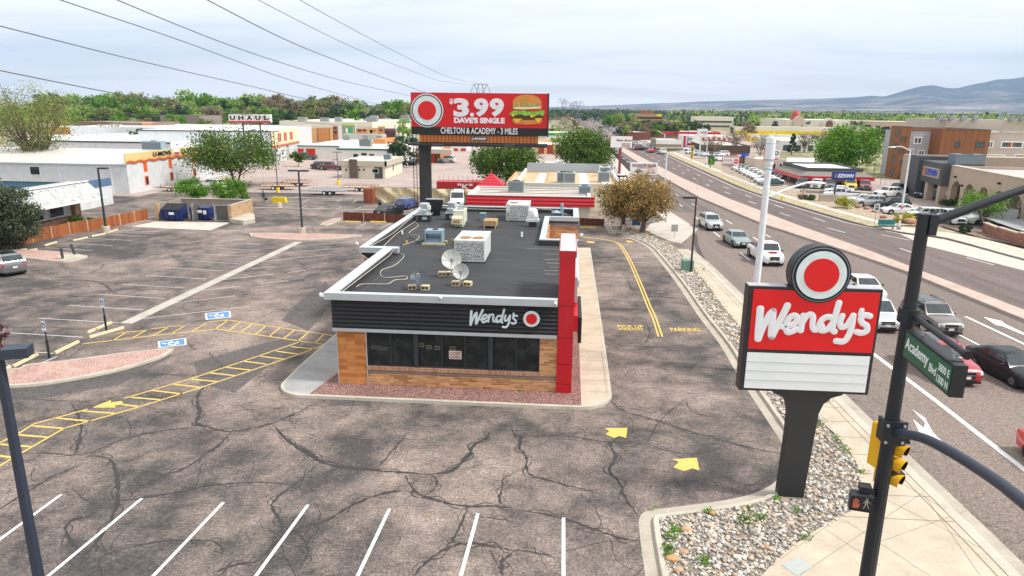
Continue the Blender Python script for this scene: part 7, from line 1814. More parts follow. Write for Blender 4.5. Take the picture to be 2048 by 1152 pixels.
for u in(880,1020):
 q=bx(u,287);m=MB();m.box(q[0]-.5,-1.7,q[1]-.25,q[0]+.6,-1.3,q[1]+.02);m.box(q[0],-1.4,q[1]-.1,q[0]+.08,-.2,q[1]-.04);bbuild(m,'floodlight',mat('dark_lamp',(.07,.07,.075),.5),smooth=False)
cxp=bx(846,300)[0];rp=12.6*74/FOC
m=MB();m.tube([(cxp,1.0,0),(cxp,1.0,zb2-.9),(cxp,1.0,zb2-.3)],[rp,rp,rp*1.12],28);bbuild(m,'column',mat('dark_column',(.045,.047,.05),.55,var=.12),smooth=True,angle=60)
m=MB();lx_=bx(831,300)[0]
m.box(lx_-.35,.3,0,lx_-.29,.36,zA-1);m.box(lx_,.3,0,lx_+.06,.36,zA-1)
for i in range(34):m.box(lx_-.3,.32,.4+i*.38,lx_,.35,.43+i*.38)
bbuild(m,'ladder',BLK)
# across the avenue
px0,py0,py1=57.3,87.0,111.0
Hz=zat(px0,py1,331)
px0=54.6;t=thing('pawn_shop','tan stucco pawn shop with arcaded side wall and grey sign portico','shop',(px0,py0,0),-.108)
L=46.0;y_s=-22.0
prof=[(y_s,0)]
arches=[(23.2-1.9-i*4.4,1.55)for i in range(10)]
pts=[]
for c_,hw in sorted(arches):
 pts.append((c_-hw,0));
 for k in range(9):a=PI-PI*k/8;pts.append((c_+hw*math.cos(a),2.3+hw*.95*math.sin(a)))
 pts.append((c_+hw,0))
full=[(y_s,0)]+pts+[(24.0,0),(24.0,Hz),(y_s,Hz)]
m=MB();m.yprism(full,0,.9);m.build('arcade_wall',TANW,t)
m=MB();m.box(2.2,y_s,0,2.4,24,Hz-.5);m.box(.9,23.7,0,38,24,Hz);m.box(.9,y_s,0,38,y_s+.3,Hz);m.box(38,y_s,0,38.3,24,Hz);m.build('inner_wall',TANW,t)
m=MB();m.box(.9,y_s,Hz-.6,38,24,Hz-.4);m.build('roof',mat('grey_roof',(.46,.45,.43),.8,var=.1,sc=.3,dirt=.3),t)
m=MB();m.box(-.06,y_s,Hz,1.0,24.05,Hz+.1);m.build('parapet_cap',BEIGEW,t)
q=G(1960,333,Hz);roof_unit(q.x-3,q.y+1,Hz-.4,4.2,2.4,2.0,'blue-grey unit on the pawn shop roof',mat('blue_unit',(.16,.20,.26),.6))
for i,(yy_,zz_)in enumerate(((21.6,4.2),(8.2,4.6),(19.0,3.2),(4.5,2.9))):m=MB();m.box(-.35,yy_,zz_,-.01,yy_+.25,zz_+.25);m.build('wall_lamp',BLK,t)
m=MB();X0,X1,Y0,Y1=-1.1,4.5,24.1,32.6;Z0,Z1=zat(57,111,372),zat(57,111,328)
m.box(X0,Y0,Z0,X1,Y1,Z1);m.build('portico_fascia',DKGREY,t)
m=MB();m.box(X0-.06,Y0+1.0,Z0+.95,X0,Y1-1.0,Z1-.85);pnl=m.build('sign_field',TANW,t)
TR=Matrix.Translation((X0-.08,Y1,0))@Matrix.Rotation(-PI/2,4,'Z')
BLU=mat('pawn_blue',(.01,.09,.55),.4);ORL=mat('pawn_orange',(.75,.22,.01),.4)
text('EZPAWN',2.2,Z0+1.15,4.7,Z1-Z0-2.2,0,BLU,pnl,'sign_lettering',.05,.02,.15,TR);text('$',1.35,Z0+1.1,.75,Z1-Z0-2.1,0,ORL,pnl,'sign_lettering',.12,.06,.1,TR)
for x,y in((X0+.1,Y0+.2),(X0+.1,Y0+5.2),(X1-1.3,Y0+2.6)):m=MB();m.box(x,y,0,x+1.0,y+1.0,Z0);m.build('column',TANW,t)
m=MB();m.box(X0-.5,Y1,0,X1,Y1+4.5,Z1+.6);m.build('slate_tower',mat('slate_tile',(.085,.088,.095),.7,var=.25,sc=2),t)
for i in range(5):m=MB();m.box(X0-.55,Y1+.1,1.2+i*1.3,X0-.5,Y1+4.4,1.26+i*1.3);m.build('tower_band',mat('slate_light',(.16,.165,.17),.7),t)
m=MB();m.box(X0,Y1+4.5,0,20,Y1+9,Hz+.6);m.build('rear_block',mat('rear_tan',(.40,.33,.26),.8),t)
p=G(1667,404);t=thing('pawn_pole_sign','blue EZPAWN panel on a dark post beside the yellow-green shrub','sign',(p.x,p.y,0))
q0,q1=onY(1664.5,358.5,p.y),onY(1710,344,p.y);m=MB();m.box(q0.x-p.x-.1,-.2,q0.z-.06,q1.x-p.x+.05,.2,q1.z+.06);pb=m.build('cabinet',DKGREY,t)
m=MB();m.box(q0.x-p.x,-.24,q0.z,q1.x-p.x,-.2,q1.z);m.build('blue_panel',mat('pawn_blue_panel',(.005,.06,.34),.4),t)
w,h=q1.x-q0.x,q1.z-q0.z;text('EZPAWN',q0.x-p.x+w*.2,q0.z+h*.25,w*.74,h*.5,-.25,WHITE,t,'sign_lettering',.03,.04,.25);text('$',q0.x-p.x+w*.06,q0.z+h*.25,w*.09,h*.5,-.25,ORL,t,'sign_lettering',.03,.05,.1)
m=MB();m.cyl((0,0,0),.14,q0.z,10);m.build('post',DKGREY,t)
p=G(1610,372);H_=zat(p.x,p.y,353)
b=Bd('red_banded_shop','dark grey shop with shingle skirt roof edged in bright red',p.x,p.y,onY(1722,372,p.y).x-p.x,15,H_+1.6,DKGREY,WHITER,par=.3)
m=MB();W,D,o=b.W,b.D,1.6
m.loft([[(-o,-o,H_-.45),(W+o,-o,H_-.45),(W+o,D,H_-.45),(-o,D,H_-.45)],[(-o,-o,H_+.2),(W+o,-o,H_+.2),(W+o,D,H_+.2),(-o,D,H_+.2)]]);m.build('red_band',paint('band_red',(.60,.012,.015),.2,.5),b.t)
m=MB();m.loft([[(-o+.05,-o+.05,H_+.2),(W+o-.05,-o+.05,H_+.2),(W+o-.05,D-.05,H_+.2),(-o+.05,D-.05,H_+.2)],[(-.05,-.05,H_+.95),(W+.05,-.05,H_+.95),(W+.05,D-.1,H_+.95),(-.05,D-.1,H_+.95)]]);m.build('shingle_skirt',mat('grey_shingle2',(.22,.20,.18),.9,var=.3,sc=5),b.t)
m=MB();m.box(.5,D-.5,H_+1.6,W-4,D-.2,H_+2.5);m.build('white_screen',WHITE,b.t)
for a in(1.0,2.6,4.2):b.win(a,.3,a+1.2,H_-.5,'l',fr=WHITE)
b.win(.6,.3,1.8,H_-.55,fr=DKGREY);b.panel('notice_board',WHITE,W*.4,.8,W*.75,1.2,'f',.05)
def hblock(label,u0,u1,y,vt,D,wall,roof,wins,two=False):
 x0,x1=onY(u0,320,y).x,onY(u1,320,y).x;b=Bd('hotel_block',label,x0,y,x1-x0,D,zat(x0,y,vt),wall,roof,grp='blocks of the four-storey hotel');b.cap(BEIGEW if wall is BEIGEW else DKGREY,.1,.3)
 for w in wins:
  a0,z0,a1,z1=b.px(*w[:4]);b.win(a0,z0,a1,z1,gl=HOTGL,w=.22 if wall is not BROWNP else.10,fr=WHITE if wall is not BROWNP else DKGREY,mull=1)
  if len(w)>4:m_i=b.px(*w[4]);b.panel('brown_infill',BROWNP,m_i[0],m_i[1],m_i[2],m_i[3],'f',.05)
 return b
b=hblock('rust-brown panelled hotel block at the left end',1797,1814,152,254,5.4,BROWNP,WHITER,[(1799,272,1806,283),(1808,273,1813,284),(1796,296,1802,308),(1804,297,1809,309),(1799,320,1806,332),(1796,346,1803,358)])
for z in(8.6,5.9,3.3,.8):b.win(2.6,z,3.9,z+1.4,'l',gl=HOTGL,fr=DKGREY)
hblock('grey stucco hotel block between the two brown ones',1814,1876,153.5,262,12,GREYW,WHITER,[(1815,273,1821,286),(1826,274,1845,288,(1833,276,1839,287)),(1811,297,1828,310),(1835,300,1850,312),(1807,321,1812,334),(1803,348,1811,361)])
hblock('wide rust-brown hotel block in the middle',1876,1972,149,259,16,BROWNP,WHITER,[(1908,282,1922,295),(1950,283,1971,295),(1905,310,1918,316),(1947,310,1966,315)]).win(1.4,7,2.6,8.4,'l',gl=HOTGL,fr=DKGREY)
b=hblock('beige stucco hotel block at the right edge',1972,2100,151,266,18,BEIGEW,WHITER,[(1973,282,1988,296),(2000,283,2047,296,(2015,284,2031,295)),(1970,309,2010,323,(1983,311,1994,322)),(2026,309,2070,323,(2040,311,2052,322)),(2060,283,2090,296)])
for i in range(22):
 u=1872+i*8 if i<11 else 2010+(i-11)*7;q=onY(u,262,171)
 small_unit(q.x,171+(i%3)*1.5,11.8,1.0,1.0,.95,'condenser in the row on the hotel roof',mat('grey_cooler',(.26,.29,.29),.7),'condensers in rows on the hotel roof')
b=Bd('hotel_block','white-roofed rear hotel wing behind the brown block',86,172,60,20,12,BEIGEW,WHITER,grp='blocks of the four-storey hotel')
RWM=brick('split_block',(.40,.20,.14),(.30,.14,.10),(.14,.08,.06),.45,.25,.03)
t=thing('retaining_wall','stepped red split-block retaining wall at the right edge beyond the road','wall',(48.2,84.5,0))
steps=[(48.3,84.4,1.15),(47.6,80.5,1.25),(47.4,76.5,1.35),(48.2,72.5,1.4),(50.0,66,1.45)]
for(xa_,ya_,h),(xb_2,yb_2,h2)in zip(steps,steps[1:]):
 m=MB();d=Vector((xb_2-xa_,yb_2-ya_,0));c_=Vector((xa_+xb_2,ya_+yb_2,h))/2;c_.z=h/2;m.obox(c_,(d.length,.4,h),math.atan2(d.y,d.x));m.build('block_course',RWM,t,world=True)
 m=MB();c_.z=h+.06;m.obox(c_,(d.length+.1,.5,.12),math.atan2(d.y,d.x));m.build('cap_stone',mat('cap_stone',(.50,.40,.32),.8),t,world=True)
m=MB();m.sheet([(50,88,0),(48.8,80,0),(48.6,75,0),(51.5,66,0),(80,60,0),(80,84,0)],1.30)
struct(m,'upper_drive',concrete('blue_grey_drive',(.34,.35,.36)))
def boardsign(name,label,y,u0,v1,u1,v0,pole_u,m_face,lines,frame=None,pole_m=None,r=.12,cat='sign',d=.35,p2=None):
 a,c=onY(u0,v1,y),onY(u1,v0,y);p=onY(pole_u,v1,y);t=thing(name,label,cat,(p.x,y,0))
 m=MB();m.box(a.x,y,a.z,c.x,y+d,c.z);m.build('sign_cabinet',frame or WHITE,t,world=True)
 w,h=c.x-a.x,c.z-a.z
 m=MB();m.box(a.x+w*.02,y-.03,a.z+h*.03,c.x-w*.02,y,c.z-h*.03);m.build('sign_face',m_face,t,world=True)
 for s_,x,z,ww,hh,mm,sh in lines:
  tm=textmesh(s_,w*ww,h*hh,.02,.03,sh);shift(tm,a.x+w*x,y-.035,a.z+h*z);tm.build('sign_lettering',mm,t,world=True)
 for pu in([pole_u]if p2 is None else[pole_u,p2]):
  pp=onY(pu,v1,y);m=MB();m.cyl((pp.x,y+d/2,0),r,a.z+.05,10);m.build('post',pole_m or GALV,t,world=True)
 return t,a,c
FACEW=mat('sign_face_white',(.76,.76,.74),.5,var=.05);DRED=mat('dark_red_letter',(.25,.02,.03),.5);BRN=mat('brown_red_pole',(.20,.055,.05),.6)
boardsign('motor_sign','white Motor Sports sign board on a red-brown pole',118,1220,295.5,1266,272,1241,FACEW,[('Motor Sports',.27,.52,.68,.20,DRED,.25),('SHIP PAILS',.52,.28,.38,.11,DRED,0),('CHOPPERS',.52,.10,.38,.12,DRED,0)],BRN,BRN,.22)
t,a,c=boardsign('realms_sign','white Enchanted Realms game shop sign above the rusty brown trees',116,1260,349,1316,326,1290,FACEW,[('ENCHANTED REALMS',.07,.66,.86,.24,DRED,0),('GAMES & GIFTS',.25,.54,.55,.08,DRED,0),('MAGIC',.64,.32,.27,.15,mat('orange_letter',(.80,.35,.02),.5),0),('GAMES',.62,.14,.12,.10,DRED,0),('CARDS',.78,.14,.14,.10,DRED,0)],WHITE,BRN,.15)
m=MB();w,h=c.x-a.x,c.z-a.z
for s_ in(-1,1):
 for k in range(4):m.tube([(a.x+w*.30,115.94,a.z+h*.10),(a.x+w*(.30+s_*(.03+.03*k)),115.94,a.z+h*(.48-.05*k))],.05,4)
m.build('bird_crest',BLK,t,world=True)
boardsign('stop_insurance_sign','white auto insurance board with a red stop octagon',158,1444,331,1479.5,311,1479,FACEW,[('AUTO INSURANCE',.08,.82,.84,.12,DRED,0),('DRIVERS',.06,.40,.52,.22,mat('pale_red_letter',(.60,.35,.32),.5),0),('CHEAP RATES',.05,.06,.60,.14,BLK,0)],mat('thin_red_frame',(.5,.05,.05),.5),BRN,.12)
a,c=onY(1444,331,158),onY(1479.5,311,158);w,h=c.x-a.x,c.z-a.z
ot=[o for o in COL.objects if o.name.startswith('stop_insurance_sign')][0]
m=MB();cxs,czs,rr_=a.x+w*.81,a.z+h*.42,h*.24;m.xprism([(cxs+rr_*math.cos(PI/8+k*PI/4),czs+rr_*math.sin(PI/8+k*PI/4))for k in range(8)],157.93,157.965);m.build('stop_octagon',REDS,ot,world=True)
tm=textmesh('STOP',rr_*1.45,rr_*.6,.02,.04);shift(tm,cxs-rr_*.72,157.92,czs-rr_*.3);tm.build('stop_lettering',PW,ot,world=True)
GRN=mat('bright_green_letter',(.15,.60,.03),.5)
t,a,c=boardsign('green_logo_sign','black sign board with bright green round mark',172,1416.5,329,1430,313,1421,BLK,[('GREEN',.12,.10,.76,.16,GRN,0)],BLK,DKGREY,.12)
m=MB();cxs,czs=(a.x+c.x)/2,a.z+(c.z-a.z)*.62;m.cyly(171.93,171.95,cxs,czs,.55,20);m.cyly(171.90,171.93,cxs,czs,.42,20,1);m.box(cxs-.25,171.88,czs-.25,cxs+.1,171.90,czs+.1,0);m.build('round_mark',[GRN,BLK],t,world=True)
t=thing('liquor_banner','tall yellow vertical LIQUOR banner on a post','sign',(onY(1385,318,196).x,196,0));a,c=onY(1381,316.5,196),onY(1388,291,196)
m=MB();m.box(a.x,196,a.z,c.x,196.2,c.z);m.build('banner',YELB,t,world=True)
for i,ch in enumerate('LIQUOR'):
 hh=(c.z-a.z)/6.3;tm=textmesh(ch,.55,hh*.7,.03,.05);shift(tm,(a.x+c.x)/2-.27,195.98,c.z-(i+1)*hh*1.03+.05);tm.build('letter',BLK,t,world=True)
m=MB();m.cyl(((a.x+c.x)/2,196.1,0),.12,a.z,8);m.build('post',GALV,t,world=True)
boardsign('car_dealer_sign','white car dealer sign on a tall pale pole with a red lower edge',205,1394,272.5,1415.5,258,1402,FACEW,[('AUTO SALES',.35,.42,.58,.22,mat('blue_letter',(.05,.1,.3),.5),.2),('000-000',.25,.06,.5,.12,PW,0)][:1],WHITE,WHITEP,.2)
boardsign('red_white_sign','red and white sign hidden behind the thick white pole',150,1527,323,1562,298,1534,FACEW,[('D',.62,.52,.28,.30,BLK,0),('STORES',.35,.12,.55,.16,REDS,0)],REDS,WHITEP,.12)
def shop(name,label,u0,u1,vb,vt,D,wall,roof=None,**k):return BXp(name,label,u0,u1,vb,vt,D,wall,roof,**k)
b=shop('tan_restaurant','tan and white flat-roofed restaurant across the avenue',1311,1362,303,279,16,mat('olive_tan',(.30,.26,.19),.8),WHITER);b.panel('white_band',WHITEW,0,b.H*.62,b.W,b.H,'f',.2);b.panel('ledge',CREAMW,0,b.H*.3,b.W,b.H*.36,'f',.6)
b=shop('chicken_restaurant','white restaurant with red corner and KFC lettering',1367,1402,298,271,14,WHITEW,WHITER);b.panel('red_edge',RDOOR,-.2,0,.5,b.H,'f',.2);b.panel('red_square',REDS,b.W*.18,b.H*.22,b.W*.38,b.H*.45,'f',.2);b.txt('KFC',b.W*.2,b.H*.66,b.W*.3,b.H*.18,BLK,'f',-.05,shear=.2)
b=shop('checkered_store','white store with a row of red squares',1402,1466,285,272,20,WHITEW,WHITER)
for i in range(6):b.panel('red_square',RDOOR,b.W*(.02+.165*i),b.H*.35,b.W*(.10+.165*i),b.H*.8,'f',.1)
b=shop('red_canopy_store','long low store with bright red canopy band beyond the restaurants',1282,1440,276,262,26,mat('brown_wall',(.28,.18,.13),.8),PALER);b.panel('red_canopy',paint('band_red',(.60,.012,.015),.2,.5),0,b.H*.62,b.W,b.H*.92,'f',.6)
b=shop('brick_hall','dull red brick hall left of the tan restaurant',1254,1300,280,264,24,REDBR,WHITER)
b=shop('grey_roof_hall','hall with a wide pale grey roof beyond the sales lots',1405,1500,306,290,40,mat('dark_brown_wall',(.10,.07,.055),.8),mat('pale_grey_roof',(.55,.52,.48),.8))
b=shop('brick_shop','brown brick shop with blue roof corner',1484,1510,339,314,14,REDBR,WHITER);b.panel('blue_corner',BLU,-.5,b.H,1.2,b.H+.8,'f',.2);b.panel('shop_window',GLASS,.6,.4,b.W*.5,b.H*.6,'f',.06)
b=shop('cream_shop','cream shop with tall white windows behind the white pole',1510,1572,347,318,12,mat('shop_cream',(.60,.51,.40),.8),WHITER)
for i in range(3):b.win(b.W*(.35+.2*i),.4,b.W*(.45+.2*i),b.H*.75)
for i,u in enumerate((1505,1514)):
 q=G(u,338);t=thing('domed_canopy','small pink-red dome on white columns, %s one of two'%('left','right')[i],'canopy',(q.x,q.y-1,0),0,'pink-red domed canopies');h=zat(q.x,q.y-1,327)
 m=MB();m.lathe([(1.0,h),(1.02,h+.3),(.8,h+.9),(.4,h+1.2),(0,h+1.3)],(0,0,0),14);m.build('dome',paint('pink_dome',(.55,.05,.12),.3,.4),t,smooth=True)
 for sx in(-.7,.7):m=MB();m.cyl((sx,-.5,0),.14,h,8);m.build('column',WHITE,t)
b=shop('long_white_hall','long white hall with dark openings behind the spruce',1560,1660,303,281,30,WHITEW,WHITER)
for i in range(4):b.panel('dark_opening',DKGREY,b.W*(.05+.25*i),.3,b.W*(.16+.25*i),b.H*.6,'f',.05)
b=Bd('yellow_depot','yellow-banded depot behind the bare trees',onY(1500,285,330).x,330,22,10,3,YELB,WHITER);b.panel('white_band',WHITEW,0,1.6,b.W,3,'f',.1)
ym=440;x0,x1=onY(1572,255,ym).x,onY(1738,255,ym).x;Hm=zat(150,ym,240)
b=Bd('shopping_mall','big cream shopping mall with arched portal, red dome and Dillards lettering',x0,ym,x1-x0,60,Hm,CREAMW,WHITER)
def archp(a0,a1,z1,m_,d,nm):
 c_,r_=(a0+a1)/2,(a1-a0)/2;m=MB();m.xprism([(a0,0),(a1,0)]+[(c_+r_*math.cos(PI*k/12),z1-r_+r_*math.sin(PI*k/12))for k in range(13)],-d,-.01);return m.build(nm,m_,b.t)
a0,z0,a1,z1=b.px(1641,236,1668,268);archp(a0,a1,z1,CREAMW,3,'portal');
m=MB();w=a1-a0;c_,r_=(a0+a1)/2,w*.30;m.xprism([(c_-r_,2.5),(c_+r_,2.5)]+[(c_+r_*math.cos(PI*k/12),z1-w*.5+r_*math.sin(PI*k/12))for k in range(13)],-3.2,-3.0);m.build('portal_arch',mat('dusty_red',(.22,.09,.07),.8),b.t)
m=MB();m.box(c_-r_,-3.2,0,c_+r_,-3.0,2.4);m.build('portal_doors',BLK,b.t)
a0,z0,a1,z1=b.px(1583,232,1608,268);archp(a0,a1,z1,mat('pinkish_stucco',(.60,.48,.38),.8),2,'portal');m=MB();m.ell(((a0+a1)/2,6,Hm-1),((a1-a0)*.48,6,6.5),18,10);m.build('red_dome',mat('dome_red',(.45,.06,.05),.6),b.t,smooth=True)
a0,z0,a1,z1=b.px(1700,242,1727,250);b.txt("Dillard's",a0,z0,a1-a0,z1-z0,BLK,'f',-.3,depth=.2,bold=.03)
a0,z0,a1,z1=b.px(1611,242,1620,248);b.txt('mall',a0,z0,a1-a0,z1-z0,BLK,'f',-.3,depth=.2)
b=Bd('mall_wing','long tan flat mall wing right of the cream mall',onY(1738,250,430).x,430,80,50,zat(180,430,243),TANW,PALER)
b=Bd('mall_outlot','long cream row with yellow stripes in front of the mall',onY(1470,275,370).x,370,75,14,5.5,CREAMW,WHITER);b.panel('yellow_stripe',YELB,0,2,b.W,3.6,'f',.1)
yo=470;x0,x1=onY(1274,245,yo).x,onY(1324,245,yo).x
b=Bd('brown_office','brown stepped office block with dark window bands beside the distant avenue',x0,yo,x1-x0,20,zat(52,yo,228),mat('ochre_concrete',(.40,.27,.15),.85),PALER)
for v0,v1 in((234.5,237),(242,244.5),(249,251.5)):a0,z0,a1,z1=b.px(1274,v0,1324,v1);b.panel('window_band',BLK,0,z0,b.W,z1,'f',.3)
a0,z0,a1,z1=b.px(1284,222,1307,228.5);m=MB();m.box(a0,3,z0,a1,14,z1+.3);m.build('penthouse',mat('brown_penthouse',(.24,.12,.07),.8),b.t)
a0,z0,a1,z1=b.px(1313,228,1323,233);b.panel('yellow_sign',YELB,a0,z0,a1,z1,'f',.4)
b=Bd('small_offices','cream office building among trees right of the brown office',onY(1388,255,500).x,500,26,16,9,CREAMW,PALER)
for z in(2,5):b.panel('window_band',DKGREY,1,z,25,z+1.2,'f',.2)
for i in range(110):
 u=rnd.uniform(1340,2060);y=rnd.uniform(620,3400);v=235;q=onY(u,v,y);w=rnd.uniform(14,40)
 o=Bd.__new__(Bd);m=MB();h=rnd.uniform(4,8);m.box(q.x,y,0,q.x+w,y+15,h);m.prism([(q.x-.5,y-.5),(q.x+w+.5,y-.5),(q.x+w+.5,y+15.5),(q.x-.5,y+15.5)],h,h+.5,1)
 tag(m.build('distant_house',[rnd.choice([WHITEW,CREAMW,TANW]),PALER]),'tiny pale roof among the distant trees on the right','building','pale buildings scattered in the far suburb')
for i in range(12):
 u=rnd.uniform(1098,1128);y=rnd.uniform(450,1500);q=onY(u,235,y);m=MB();h=rnd.uniform(3,6);w=rnd.uniform(10,22);m.box(q.x,y,0,q.x+w,y+12,h);m.xprism([(q.x-.5,h),(q.x+w+.5,h),(q.x+w/2,h+2.5)],y-.5,y+12.5,1)
 tag(m.build('distant_house',[rnd.choice([WHITEW,CREAMW]),mat('brown_shingle',(.26,.16,.12),.9)]),'small gabled house beyond the billboard, left of the distant avenue','building','gabled houses left of the distant avenue')
def streetlight(u,v,tu,tv,du,label,m_=WHITEP,y=None):
 p=G(u,v);h=zat(p.x,p.y,tv);t=thing('street_light',label,'street light',(p.x,p.y,0),0,'pale street lights along the avenue')
 m=MB();m.tube([(0,0,0),(0,0,h)],[.13,.09],8);m.build('pole',m_,t)
 e_=onY(tu+du,tv-6,p.y);m=MB();m.tube(cr_spline([(0,0,h-.1),((e_.x-p.x)*.5,0,h+.35),(e_.x-p.x,0,e_.z)],5),.05,6);a_=m.build('lamp_arm',m_,t)
 m=MB();m.ell((e_.x-p.x,0,e_.z-.03),(.45,.18,.09),10,6);m.build('lamp_head',mat('pale_lamp_head',(.62,.68,.68),.4),a_,smooth=True)
 m=MB();m.cyl((0,0,0),.24,.5,10);m.build('footing',GREYC,t);return t
t=streetlight(1797,461,1822,300,-38,'pale street light with orange bands at its foot by the speed limit sign')
h5=1.0
for z in(1.2,1.9,2.6):m=MB();m.cyl((0,0,z),.145,.22,8);m.build('orange_band',ORNG,t)
streetlight(1328,398,1336,308,28,'pale street light rising behind the right rusty tree');streetlight(1411,330,1413,277,-12,'pale street light by the black and green sign');streetlight(1328,298,1329,268,-12,'pale street light left of the tan restaurant');streetlight(1210,292,1208,268,6,'pale street light left of the motor sports sign')
p=G(1394,382);t=thing('traffic_sign','small sign on a thin post standing in the median','traffic sign',(p.x,p.y,.15));h=zat(p.x,p.y,357);m=MB();m.cyl((0,0,0),.035,h,6);m.build('post',GALV,t);m=MB();m.box(-.05,-.3,h-.7,.0,.3,h);m.build('sign_plate',mat('dull_sign_back',(.42,.43,.40),.5),t)
p=G(1748,456);t=thing('speed_limit_sign','white speed limit 40 sign on a thin post','traffic sign',(p.x,p.y,.1));a,c=onY(1747,423,p.y),onY(1760,409.5,p.y);m=MB();m.cyl((0,0,0),.035,a.z,6);m.build('post',GALV,t)
m=MB();m.box(a.x-p.x,-.05,a.z,c.x-p.x,-.03,c.z);f=m.build('sign_plate',WHITE,t);w,h=c.x-a.x,c.z-a.z;text('40',a.x-p.x+w*.14,a.z+h*.08-.0,w*.72,h*.42,-.06,BLK,f,'sign_lettering',.01,.04);text('SPEED\nLIMIT',a.x-p.x+w*.14,a.z+h*.56,w*.72,h*.34,-.06,BLK,f,'sign_lettering',.01,.02)
p=G(1781,462);t=thing('bus_bench','teal bus bench with a sloped backrest beside the banded street light','bench',(p.x-1.2,p.y+.3,.12));m=MB();m.box(0,0,.42,1.9,.45,.47);m.build('seat',mat('teal_paint',(.03,.22,.22),.5),t);m=MB();m.box(0,.42,.5,1.9,.5,1.1);m.build('backrest',MATS['teal_paint'],t)
for x in(.2,1.6):m=MB();m.box(x,.05,0,x+.12,.45,.42);m.build('leg',CONC,t)
for u,v,r,lab in((1716,417,.5,'pink landscape boulder at the foot of the yellow-green shrub'),(1733,420,.45,'brown landscape boulder right of the pink one'),(1748,426,.4,'red-brown flat boulder near the speed sign'),(1766,438,.45,'small red boulder by the white sedan'),(1819,449,.75,'big tan rounded boulder before the round green shrub'),(1618,400,.6,'red boulder by the reddish bush'),(1600,394,.5,'orange-brown boulder at the sales lot edge')):
 p=G(u,v);m=MB();m.ell((p.x,p.y,r*.45+.1),(r,r*.8,r*.6),9,6,jit=.15,rg=rnd);tag(m.build('boulder',[mat('boulder_%d'%int(r*100),(.36+.1*r,.24,.17),.9,var=.25,sc=3)],smooth=False),lab,'boulder','landscape boulders')
def meshfence(pts,h,label,m_=None,nm='mesh_fence'):
 t=thing(nm,label,'fence',(pts[0].x,pts[0].y,0))
 for a,b_ in zip(pts,pts[1:]):
  n=max(1,int((b_-a).length/2.6))
  for i in range(n+1):p=a.lerp(b_,i/n);m=MB();m.cyl((p.x,p.y,.1),.035,h,6);m.build('post',m_ or GALV,t,world=True)
  m=MB()
  for z in(.15,h*.5,h):m.tube([a+Vector((0,0,z)),b_+Vector((0,0,z))],.022,4)
  d=(b_-a);k=max(4,int(d.length/.55))
  for i in range(k):
   m.tube([a.lerp(b_,i/k)+Vector((0,0,.15)),a.lerp(b_,min(1,(i+1.2)/k))+Vector((0,0,h))],.009,3,cap=False)
  m.build('wire_mesh',m_ or GALV,t,world=True)
meshfence([G(1444,345),G(1500,371),G(1530,384)],1.7,'grey chain-link fence along the slanted white cars');meshfence([G(1540,384),G(1640,388),G(1700,391),G(1790,392)],1.3,'low wire fence in front of the front sales row');meshfence([G(1690,366),G(1760,372),G(1800,385)],1.6,'wire fence beyond the maroon SUV')
m=MB();q=[G(u,v)for u,v in((1600,385),(1680,388),(1760,392),(1815,395))];
m.tube([p+Vector((0,0,.35))for p in q],.28,6);tag(m.build('stone_edging',mat('pale_stones',(.52,.44,.34),.9,var=.4,sc=2)),'line of pale stones edging the sales lot','stone edging')
p=G(1640,404);m=MB();m.box(p.x,p.y,0,p.x+2.4,p.y+.8,1.0);m.box(p.x-.1,p.y-.1,1.0,p.x+2.5,p.y+.9,1.15);tag(m.build('masonry_planter',BEIGEW),'tan masonry planter at the foot of the blue pawn sign','planter')
p=G(1564,402);t=thing('fire_hydrant','yellow fire hydrant on the verge right of the white pole','hydrant',(p.x,p.y,.1));m=MB();m.lathe([(.14,0),(.12,.1),(.12,.55),(.16,.58),(.1,.72),(0,.76)],(0,0,0),12);m.build('barrel',YELB,t,smooth=True);m=MB();m.cylx(-.22,.22,0,.42,.06,8);m.build('nozzle',YELB,t)
p=G(1697,420);t=thing('marker_post','white marker post with a blue top on the dry verge','post',(p.x,p.y,.1));m=MB();m.cyl((0,0,0),.05,.8,6);m.build('post',WHITE,t);m=MB();m.cyl((0,0,.8),.055,.3,6);m.build('blue_top',BLU,t)
for u,v,tv,lab in((830,330,265,'thin pale pole left of the billboard ladder'),(1040,300,262,'thin dark pole behind the billboard apron'),(1374,300,262,'blue and red striped sign pole by the chicken restaurant')):
 p=G(u,v);t=thing('utility_pole',lab,'utility pole',(p.x,p.y,0));h=zat(p.x,p.y,tv);m=MB();m.cyl((0,0,0),.12,h,8);m.build('pole',{830:WHITEP,1040:BLKP,1374:BLU}[u],t);m=MB();m.box(-.6,-.05,h-.5,.6,.05,h-.38);m.build('crossarm',{830:WHITEP,1040:BLKP,1374:REDS}[u],t)
